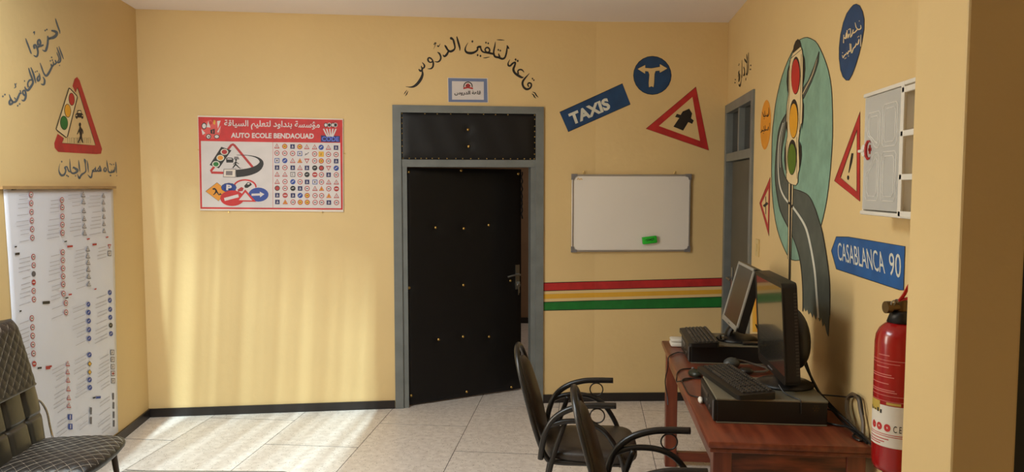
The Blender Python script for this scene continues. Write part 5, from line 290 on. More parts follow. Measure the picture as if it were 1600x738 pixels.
 'poster_chart':('B',[('p','dull_red',4,[4744,9973,4839,9792,4642,9791]),('p','paper',5,[4743,9936,4803,9822,4679,9821]),('s','ink',6,[4733,9882,4752,9882,4732,9839,4751,9839]),('p','dull_red',4,[5112,9868,5099,9820,5063,9784,5016,9771,4969,9784,4936,9819,4924,9867,4938,9915,4973,9950,5020,9964,5067,9951,5100,9916]),('p','gold',5,[5086,9868,5076,9833,5051,9808,5017,9798,4983,9807,4959,9832,4950,9867,4960,9902,4985,9927,5019,9937,5053,9928,5077,9902]),('s','ink',6,[4980,9855,4981,9879,5055,9856,5056,9880]),('p','navy',4,[5216,9944,5376,9945,5373,9781,5213,9780]),('s','paper',5,[5287,9812,5264,9816,5298,9899,5294,9922,5311,9820,5334,9828]),('p','dull_red',4,[5644,9858,5631,9809,5596,9774,5548,9761,5501,9773,5467,9808,5456,9857,5469,9905,5504,9940,5552,9954,5599,9941,5633,9906]),('p','gold',5,[5618,9858,5608,9823,5583,9797,5549,9788,5515,9797,5490,9822,5482,9857,5492,9892,5517,9917,5551,9927,5585,9918,5610,9892]),('s','ink',6,[5512,9845,5512,9869,5588,9845,5588,9870]),('p','dull_red',4,[5802,9953,5898,9771,5699,9770]),('p','paper',5,[5801,9916,5862,9801,5737,9801]),('s','ink',6,[5791,9862,5810,9862,5790,9818,5809,9818]),('p','dull_red',4,[6081,9949,6177,9766,5978,9765]),('p','paper',5,[6080,9911,6141,9796,6015,9796]),('s','ink',6,[6069,9857,6088,9857,6069,9813,6088,9813]),('p','p_blue',4,[6409,9842,6395,9794,6360,9758,6312,9745,6264,9758,6230,9793,6218,9841,6232,9890,6267,9925,6315,9938,6362,9926,6397,9891]),('s','paper',5,[6272,9804,6259,9821,6320,9843,6307,9860,6358,9872,6346,9889]),('p','dull_red',4,[6573,9938,6670,9756,6470,9754]),('p','paper',5,[6572,9900,6633,9786,6507,9785]),('s','ink',6,[6562,9846,6581,9846,6561,9803,6580,9803]),('p','navy',4,[6766,9913,6928,9914,6926,9749,6763,9748]),('s','paper',5,[6838,9780,6814,9785,6849,9868,6844,9892,6863,9789,6885,9797]),('p','dull_red',4,[4833,9624,4820,9576,4784,9540,4737,9527,4691,9540,4657,9575,4645,9623,4659,9671,4694,9706,4741,9720,4788,9707,4821,9672]),('p','paper',5,[4807,9624,4797,9589,4772,9564,4738,9554,4704,9563,4680,9588,4672,9623,4681,9658,4707,9683,4741,9693,4774,9684,4798,9658]),('s','ink',6,[4701,9609,4702,9638,4776,9609,4777,9638]),('p','dull_red',4,[5109,9619,5096,9570,5061,9535,5013,9522,4967,9534,4933,9570,4921,9618,4935,9666,4970,9701,5017,9714,5064,9702,5098,9667]),('p','paper',5,[5083,9618,5073,9584,5048,9558,5014,9549,4980,9558,4956,9583,4948,9618,4957,9652,4983,9678,5017,9687,5050,9678,5075,9653]),('s','ink',6,[4977,9603,4978,9632,5053,9604,5053,9633]),('p','dull_red',4,[5387,9613,5373,9565,5338,9530,5290,9516,5243,9529,5210,9564,5198,9612,5212,9661,5247,9696,5294,9709,5341,9697,5375,9662]),('p','paper',5,[5360,9613,5350,9578,5325,9553,5291,9543,5257,9552,5233,9578,5224,9612,5234,9647,5259,9673,5294,9682,5327,9673,5352,9648]),('s','ink',6,[5254,9598,5255,9627,5330,9599,5330,9628]),('p','p_blue',4,[5464,9694,5634,9695,5631,9521,5461,9520]),('p','paper',5,[5487,9670,5610,9671,5608,9545,5485,9544]),('p','ink',6,[5571,9608,5564,9580,5547,9569,5530,9580,5524,9607,5531,9635,5548,9646,5565,9635]),('s','ink',4,[5736,9539,5724,9550,5784,9584,5767,9620,5813,9578,5804,9592,5874,9652,5857,9666]),('p','dull_red',4,[6172,9597,6158,9549,6123,9513,6075,9500,6028,9512,5994,9548,5982,9596,5995,9645,6031,9680,6078,9693,6126,9681,6160,9645]),('p','paper',5,[6145,9597,6135,9562,6110,9536,6075,9527,6041,9536,6017,9561,6008,9596,6018,9631,6044,9657,6078,9666,6112,9657,6137,9632]),('s','ink',6,[6038,9582,6039,9611,6114,9582,6115,9611]),('p','gold',4,[6218,9687,6408,9688,6405,9494,6215,9494]),('s','ink',5,[6304,9632,6320,9630,6291,9546,6308,9544]),('p','dull_red',4,[6665,9586,6651,9537,6615,9502,6568,9488,6520,9501,6486,9537,6474,9585,6487,9634,6523,9669,6571,9683,6618,9670,6653,9634]),('p','paper',5,[6638,9586,6628,9551,6602,9525,6568,9516,6534,9525,6509,9550,6500,9585,6510,9620,6536,9646,6570,9655,6604,9646,6629,9621]),('s','ink',6,[6531,9571,6531,9600,6607,9571,6607,9600]),('p','dull_red',4,[6940,9581,6926,9532,6891,9496,6843,9483,6795,9496,6761,9531,6749,9580,6762,9628,6798,9664,6846,9677,6893,9664,6928,9629]),('p','paper',5,[6913,9580,6903,9545,6878,9520,6843,9510,6809,9519,6784,9545,6775,9580,6785,9615,6811,9640,6845,9650,6880,9641,6904,9615]),('s','ink',6,[6806,9565,6806,9594,6882,9566,6883,9595]),('p','p_blue',4,[4653,9439,4822,9439,4819,9266,4650,9265]),('p','paper',5,[4676,9415,4798,9415,4796,9290,4674,9289]),('p','ink',6,[4759,9352,4752,9325,4735,9314,4719,9325,4712,9352,4720,9379,4737,9391,4753,9380]),('p','p_blue',4,[5106,9351,5093,9303,5058,9267,5010,9254,4964,9267,4930,9302,4918,9350,4932,9399,4967,9434,5014,9447,5061,9434,5095,9399]),('s','paper',5,[4971,9313,4958,9330,5019,9352,5006,9369,5057,9381,5045,9398]),('p','dull_red',4,[5291,9451,5387,9268,5189,9268]),('p','paper',5,[5291,9413,5351,9298,5226,9298]),('s','ink',6,[5280,9359,5299,9359,5279,9315,5298,9315]),('p','dull_red',4,[5547,9444,5638,9270,5449,9270]),('p','orange',5,[5546,9420,5615,9290,5473,9289]),('s','ink',6,[5536,9367,5555,9367,5535,9309,5554,9309]),('p','dull_red',4,[5794,9249,5892,9424,5702,9423]),('p','paper',5,[5795,9293,5848,9389,5744,9388]),('p','dull_red',4,[6170,9345,6156,9296,6121,9260,6073,9247,6026,9260,5991,9295,5980,9344,5993,9392,6029,9428,6076,9441,6124,9428,6158,9393]),('p','paper',5,[6143,9345,6133,9310,6108,9284,6073,9274,6039,9284,6015,9309,6006,9344,6016,9379,6041,9405,6076,9414,6110,9405,6134,9379]),('s','ink',6,[6036,9330,6037,9359,6112,9330,6113,9359]),('p','dull_red',4,[6405,9343,6391,9294,6356,9259,6308,9245,6260,9258,6226,9294,6214,9342,6228,9391,6263,9426,6311,9440,6359,9427,6393,9391]),('p','gold',5,[6378,9343,6368,9308,6343,9282,6308,9273,6274,9282,6250,9307,6241,9342,6251,9377,6276,9403,6311,9412,6345,9403,6369,9378]),('s','ink',6,[6271,9330,6272,9354,6347,9331,6348,9355]),('p','dull_red',4,[6663,9341,6649,9293,6614,9257,6566,9244,6518,9256,6484,9292,6472,9340,6486,9389,6521,9425,6569,9438,6616,9425,6651,9390]),('p','paper',5,[6636,9341,6626,9306,6601,9280,6566,9271,6532,9280,6507,9306,6499,9341,6508,9376,6534,9401,6569,9411,6603,9402,6627,9376]),('s','ink',6,[6529,9326,6529,9355,6605,9326,6606,9356]),('p','navy',4,[6763,9422,6925,9422,6923,9257,6760,9256]),('s','paper',5,[6835,9288,6811,9293,6846,9376,6841,9400,6859,9297,6882,9304]),('p','navy',4,[4655,9179,4814,9179,4811,9015,4651,9015]),('s','paper',5,[4725,9046,4702,9051,4736,9133,4732,9157,4749,9055,4771,9062]),('p','dull_red',4,[5104,9095,5090,9047,5055,9012,5008,8999,4961,9011,4927,9047,4915,9095,4929,9143,4964,9179,5011,9192,5058,9179,5092,9144]),('p','paper',5,[5077,9095,5067,9061,5042,9035,5008,9026,4974,9035,4950,9060,4942,9095,4951,9130,4977,9155,5011,9165,5045,9155,5069,9130]),('s','ink',6,[4971,9081,4972,9110,5047,9081,5047,9110]),('p','navy',4,[5208,9175,5369,9176,5365,9011,5205,9011]),('s','paper',5,[5278,9043,5255,9047,5290,9130,5286,9153,5303,9051,5326,9059]),('p','dull_red',4,[5544,9193,5640,9010,5442,9010]),('p','paper',5,[5544,9155,5604,9040,5479,9040]),('s','ink',6,[5533,9101,5552,9101,5532,9057,5551,9057]),('p','navy',4,[5714,9171,5875,9172,5872,9007,5711,9007]),('s','paper',5,[5785,9039,5762,9043,5796,9126,5792,9150,5810,9047,5832,9055]),('p','ink',4,[6167,9088,6154,9039,6118,9004,6071,8990,6023,9003,5989,9039,5977,9087,5991,9136,6026,9171,6074,9185,6121,9172,6156,9136]),('s','paper',5,[6027,9077,6023,9098,6113,9097,6109,9117]),('p','ink',4,[6403,9086,6389,9037,6354,9001,6306,8988,6258,9001,6224,9037,6212,9085,6226,9134,6261,9169,6309,9183,6356,9170,6391,9134]),('p','dull_red',5,[6379,9086,6365,9043,6328,9016,6284,9016,6249,9042,6236,9085,6250,9128,6287,9155,6331,9155,6366,9128]),('p','dull_red',4,[6564,8986,6662,9162,6471,9161]),('p','paper',5,[6565,9030,6619,9126,6514,9126]),('p','p_blue',4,[6937,9082,6923,9033,6888,8997,6840,8984,6792,8997,6757,9033,6745,9081,6759,9130,6794,9166,6843,9179,6890,9166,6925,9131]),('s','paper',5,[6799,9044,6786,9061,6848,9083,6835,9100,6886,9112,6874,9129]),('p','dull_red',4,[4732,8954,4827,8772,4630,8772]),('p','paper',5,[4731,8917,4791,8802,4667,8802]),('s','ink',6,[4721,8862,4740,8863,4720,8819,4739,8819]),('p','dull_red',4,[5009,8952,5104,8770,4906,8769]),('p','paper',5,[5008,8915,5068,8800,4944,8800]),('s','ink',6,[4998,8860,5016,8860,4997,8817,5016,8817]),('p','ink',4,[5201,8935,5371,8936,5368,8761,5198,8761]),('p','paper',5,[5219,8916,5352,8916,5349,8781,5217,8781]),('s','ink',6,[5290,8899,5303,8889,5254,8848,5270,8848,5288,8798,5301,8808]),('p','dull_red',4,[5635,8846,5621,8798,5586,8762,5538,8749,5491,8762,5457,8798,5445,8846,5459,8895,5494,8930,5542,8943,5589,8930,5623,8895]),('p','paper',5,[5608,8846,5599,8811,5573,8786,5539,8776,5505,8786,5480,8811,5472,8846,5482,8881,5507,8907,5541,8916,5575,8907,5600,8881]),('s','ink',6,[5502,8832,5502,8861,5578,8832,5578,8861]),('p','ink',4,[5886,8844,5872,8796,5837,8760,5789,8747,5742,8760,5708,8795,5696,8844,5710,8892,5745,8928,5793,8941,5840,8928,5874,8893]),('s','paper',5,[5746,8834,5741,8854,5831,8853,5827,8874]),('p','dull_red',4,[6166,8842,6152,8793,6116,8758,6069,8745,6021,8758,5987,8793,5975,8842,5989,8890,6024,8926,6072,8939,6119,8926,6154,8891]),('s','paper',5,[6013,8825,6014,8859,6127,8825,6128,8859]),('p','dull_red',4,[6401,8840,6387,8791,6352,8755,6304,8742,6256,8755,6222,8791,6210,8839,6224,8888,6259,8924,6307,8937,6355,8924,6389,8888]),('p','paper',5,[6374,8840,6364,8805,6339,8779,6304,8770,6270,8779,6246,8804,6237,8839,6247,8874,6272,8900,6307,8910,6341,8900,6366,8875]),('s','ink',6,[6267,8825,6268,8854,6343,8825,6344,8854]),('p','navy',4,[6484,8920,6646,8920,6644,8755,6481,8754]),('s','paper',5,[6556,8786,6532,8791,6567,8874,6562,8898,6580,8795,6603,8802]),('p','dull_red',4,[6935,8835,6922,8786,6886,8751,6838,8738,6790,8751,6756,8786,6744,8835,6757,8884,6793,8919,6841,8933,6889,8920,6923,8884]),('p','paper',5,[6908,8835,6899,8800,6873,8774,6838,8765,6804,8774,6779,8800,6771,8835,6780,8870,6806,8896,6841,8905,6875,8896,6900,8870]),('s','ink',6,[6801,8820,6801,8850,6878,8821,6878,8850]),('p','dull_red',4,[4729,8687,4824,8504,4626,8504]),('p','paper',5,[4728,8649,4788,8535,4664,8535]),('s','ink',6,[4718,8595,4736,8595,4717,8552,4736,8552]),('p','dull_red',4,[5098,8583,5084,8535,5049,8499,5002,8486,4955,8499,4921,8535,4909,8583,4923,8631,4958,8667,5006,8680,5053,8667,5086,8632]),('p','paper',5,[5072,8583,5062,8548,5036,8523,5002,8513,4969,8523,4944,8548,4936,8583,4946,8618,4971,8643,5005,8653,5039,8644,5063,8618]),('s','ink',6,[4966,8569,4966,8598,5041,8569,5042,8598]),('p','p_blue',4,[5376,8581,5362,8532,5327,8497,5279,8484,5232,8497,5199,8532,5187,8581,5200,8629,5236,8665,5283,8678,5330,8665,5364,8629]),('s','paper',5,[5240,8543,5227,8560,5288,8582,5275,8599,5326,8611,5314,8628]),('p','dull_red',4,[5632,8578,5619,8530,5583,8494,5536,8481,5488,8494,5454,8530,5443,8578,5456,8627,5492,8662,5539,8675,5586,8662,5620,8627]),('p','paper',5,[5606,8578,5596,8543,5570,8518,5536,8508,5502,8518,5478,8543,5469,8578,5479,8613,5504,8639,5539,8648,5573,8639,5597,8613]),('s','ink',6,[5499,8564,5500,8593,5575,8564,5576,8593]),('p','navy',4,[5709,8658,5871,8658,5868,8493,5706,8493]),('s','paper',5,[5780,8525,5757,8529,5791,8612,5787,8636,5805,8533,5827,8541]),('p','p_blue',4,[5984,8660,6155,8661,6152,8485,5981,8485]),('p','paper',5,[6007,8636,6131,8636,6129,8510,6005,8510]),('p','ink',6,[6092,8573,6084,8546,6067,8534,6051,8545,6044,8573,6052,8601,6069,8612,6085,8601]),('p','dull_red',4,[6399,8571,6385,8522,6350,8486,6302,8473,6254,8486,6220,8522,6208,8570,6222,8619,6257,8655,6305,8668,6352,8655,6387,8619]),('p','paper',5,[6372,8571,6362,8535,6337,8510,6302,8500,6268,8510,6243,8535,6235,8570,6244,8605,6270,8631,6304,8641,6339,8631,6363,8606]),('s','ink',6,[6265,8556,6265,8585,6341,8556,6342,8585]),('p','dull_red',4,[6563,8670,6661,8486,6460,8486]),('p','paper',5,[6563,8632,6624,8516,6498,8516]),('s','ink',6,[6552,8578,6571,8578,6552,8534,6571,8534]),('p','dull_red',4,[6839,8668,6937,8483,6736,8483]),('p','paper',5,[6839,8630,6900,8514,6774,8514]),('s','ink',6,[6828,8575,6847,8575,6827,8531,6847,8531]),('p','ink',4,[4818,8347,4805,8298,4769,8263,4722,8250,4675,8263,4642,8298,4630,8347,4644,8395,4679,8430,4726,8443,4773,8430,4807,8395]),('p','dull_red',5,[4795,8347,4780,8304,4745,8277,4701,8278,4666,8304,4654,8347,4668,8389,4704,8416,4747,8416,4782,8389]),('p','dull_red',4,[5096,8344,5082,8295,5047,8260,4999,8247,4952,8260,4919,8295,4907,8344,4920,8392,4956,8428,5003,8441,5050,8428,5084,8392]),('p','paper',5,[5069,8344,5059,8309,5034,8283,5000,8274,4966,8283,4942,8309,4933,8344,4943,8379,4968,8404,5003,8414,5036,8404,5061,8379]),('s','ink',6,[4963,8329,4964,8358,5039,8329,5039,8358]),('p','ink',4,[5374,8341,5360,8292,5325,8257,5277,8244,5230,8257,5196,8292,5184,8341,5198,8390,5233,8425,5281,8438,5328,8425,5362,8389]),('s','paper',5,[5234,8331,5230,8351,5319,8350,5315,8371]),('p','navy',4,[5456,8421,5617,8421,5614,8255,5453,8256]),('s','paper',5,[5527,8287,5504,8292,5538,8375,5534,8399,5552,8295,5574,8303]),('p','dull_red',4,[5881,8335,5868,8287,5832,8251,5785,8238,5737,8251,5703,8287,5691,8335,5705,8384,5740,8420,5788,8433,5835,8420,5869,8384]),('p','paper',5,[5855,8335,5845,8300,5819,8275,5785,8265,5751,8275,5726,8300,5718,8335,5728,8370,5753,8396,5788,8405,5822,8396,5846,8370]),('s','ink',6,[5748,8321,5749,8350,5824,8321,5825,8350]),('p','dull_red',4,[6068,8435,6165,8251,5965,8251]),('p','paper',5,[6067,8397,6128,8281,6002,8281]),('s','ink',6,[6057,8342,6076,8342,6056,8298,6075,8298]),('p','dull_red',4,[6303,8427,6396,8252,6205,8252]),('p','orange',5,[6303,8403,6372,8271,6229,8271]),('s','ink',6,[6292,8349,6311,8349,6291,8291,6310,8291]),('p','dull_red',4,[6656,8327,6642,8278,6607,8242,6558,8229,6511,8242,6476,8278,6464,8327,6478,8376,6514,8411,6562,8424,6609,8411,6644,8376]),('p','paper',5,[6629,8327,6619,8292,6594,8266,6559,8257,6525,8266,6500,8292,6491,8327,6501,8362,6527,8388,6561,8397,6595,8388,6620,8362]),('s','ink',6,[6522,8312,6522,8342,6598,8312,6599,8341]),('p','dull_red',4,[6932,8324,6918,8275,6883,8239,6835,8226,6787,8239,6752,8275,6740,8324,6754,8373,6789,8409,6838,8422,6885,8409,6920,8373]),('s','paper',5,[6778,8307,6779,8341,6893,8307,6894,8341]),('p','navy',4,[4643,8173,4803,8172,4799,8008,4639,8008]),('s','paper',5,[4713,8039,4690,8044,4724,8127,4720,8150,4737,8047,4760,8055]),('p','dull_red',4,[5093,8087,5079,8038,5044,8003,4996,7990,4949,8003,4916,8039,4904,8087,4918,8136,4953,8171,5000,8184,5047,8171,5081,8135]),('s','paper',5,[4941,8070,4942,8104,5055,8070,5055,8104]),('p','navy',4,[5197,8167,5358,8166,5355,8001,5194,8001]),('s','paper',5,[5268,8033,5245,8038,5279,8121,5275,8144,5293,8041,5315,8049]),('p','p_blue',4,[5627,8081,5614,8032,5578,7996,5531,7983,5484,7997,5450,8032,5438,8081,5451,8130,5487,8165,5534,8178,5582,8165,5616,8129]),('s','paper',5,[5491,8043,5478,8060,5539,8082,5527,8099,5577,8111,5565,8128]),('p','dull_red',4,[5879,8078,5865,8029,5830,7993,5782,7980,5735,7993,5701,8029,5689,8078,5702,8126,5738,8162,5786,8175,5833,8162,5867,8126]),('p','gold',5,[5852,8078,5843,8042,5817,8017,5783,8008,5749,8017,5724,8043,5715,8078,5725,8113,5751,8138,5785,8148,5819,8138,5844,8113]),('s','ink',6,[5746,8066,5746,8090,5822,8065,5822,8090]),('p','dull_red',4,[6159,8074,6146,8026,6110,7990,6062,7977,6015,7990,5980,8026,5969,8075,5982,8123,6018,8159,6065,8172,6113,8159,6147,8123]),('p','paper',5,[6132,8074,6123,8039,6097,8014,6063,8004,6028,8014,6004,8039,5995,8075,6005,8110,6031,8135,6065,8145,6099,8135,6124,8110]),('s','ink',6,[6025,8060,6026,8089,6102,8060,6102,8089]),('p','dull_red',4,[6395,8071,6381,8022,6346,7987,6298,7974,6250,7987,6216,8023,6204,8072,6218,8120,6253,8156,6301,8169,6349,8156,6383,8120]),('p','paper',5,[6368,8071,6358,8036,6333,8010,6298,8001,6264,8011,6239,8036,6231,8072,6241,8107,6266,8132,6301,8142,6335,8132,6360,8106]),('s','ink',6,[6261,8057,6262,8086,6337,8057,6338,8086]),('p','dull_red',4,[6560,8166,6653,7990,6461,7990]),('p','orange',5,[6559,8142,6629,8009,6485,8010]),('s','ink',6,[6549,8088,6568,8088,6548,8029,6567,8029]),('p','dull_red',4,[6836,8168,6934,7983,6732,7983]),('p','paper',5,[6835,8130,6897,8013,6770,8014]),('s','ink',6,[6825,8075,6844,8075,6824,8031,6843,8031]),('p','navy',4,[4640,7927,4800,7927,4797,7762,4637,7763]),('s','paper',5,[4710,7794,4687,7799,4721,7881,4717,7905,4735,7802,4757,7810]),('p','dull_red',4,[4998,7939,5089,7763,4900,7764]),('p','orange',5,[4997,7914,5065,7783,4924,7783]),('s','ink',6,[4987,7861,5006,7861,4985,7803,5004,7802]),('p','dull_red',4,[5369,7838,5355,7789,5320,7753,5272,7741,5225,7754,5191,7789,5179,7838,5193,7887,5228,7922,5276,7935,5323,7922,5357,7886]),('p','paper',5,[5342,7838,5332,7803,5307,7777,5272,7768,5239,7777,5214,7803,5206,7838,5215,7873,5241,7899,5275,7908,5309,7898,5334,7873]),('s','ink',6,[5236,7823,5236,7853,5311,7823,5312,7852]),('p','dull_red',4,[5625,7834,5612,7786,5576,7750,5528,7737,5481,7750,5447,7786,5435,7835,5449,7883,5484,7919,5532,7932,5579,7919,5613,7883]),('p','gold',5,[5599,7834,5589,7799,5563,7774,5529,7764,5495,7774,5470,7800,5462,7835,5472,7870,5497,7895,5532,7905,5566,7895,5590,7869]),('s','ink',6,[5492,7822,5493,7847,5568,7822,5568,7847]),('p','dull_red',4,[5877,7831,5863,7782,5828,7747,5780,7734,5733,7747,5698,7783,5687,7831,5700,7880,5736,7916,5783,7929,5831,7915,5865,7880]),('p','gold',5,[5850,7831,5840,7796,5815,7770,5780,7761,5746,7770,5722,7796,5713,7831,5723,7866,5749,7892,5783,7901,5817,7892,5842,7866]),('s','ink',6,[5743,7819,5744,7843,5820,7819,5820,7843]),('p','dull_red',4,[6157,7827,6144,7779,6108,7743,6060,7730,6013,7743,5978,7779,5966,7828,5980,7877,6016,7912,6063,7925,6111,7912,6145,7876]),('p','paper',5,[6130,7827,6121,7792,6095,7767,6061,7757,6026,7767,6002,7793,5993,7828,6003,7863,6029,7889,6063,7898,6097,7888,6122,7863]),('s','ink',6,[6023,7813,6024,7842,6100,7813,6100,7842]),('p','dull_red',4,[6393,7824,6380,7775,6344,7739,6296,7727,6248,7740,6214,7776,6202,7825,6216,7873,6251,7909,6299,7922,6347,7909,6381,7873]),('p','paper',5,[6366,7824,6357,7789,6331,7763,6296,7754,6262,7763,6237,7789,6229,7824,6239,7860,6264,7885,6299,7895,6333,7885,6358,7859]),('s','ink',6,[6259,7810,6260,7839,6336,7810,6336,7839]),('p','navy',4,[6476,7904,6639,7904,6637,7737,6474,7738]),('s','paper',5,[6548,7770,6525,7774,6559,7858,6555,7882,6573,7778,6596,7785]),('p','dull_red',4,[6929,7817,6915,7768,6879,7732,6831,7719,6783,7733,6749,7769,6737,7818,6750,7867,6786,7902,6834,7915,6882,7902,6917,7866]),('p','paper',5,[6902,7817,6892,7782,6866,7756,6832,7747,6797,7756,6772,7782,6764,7818,6773,7853,6799,7879,6834,7888,6868,7878,6893,7853]),('s','ink',6,[6794,7803,6795,7832,6871,7803,6871,7832])]),
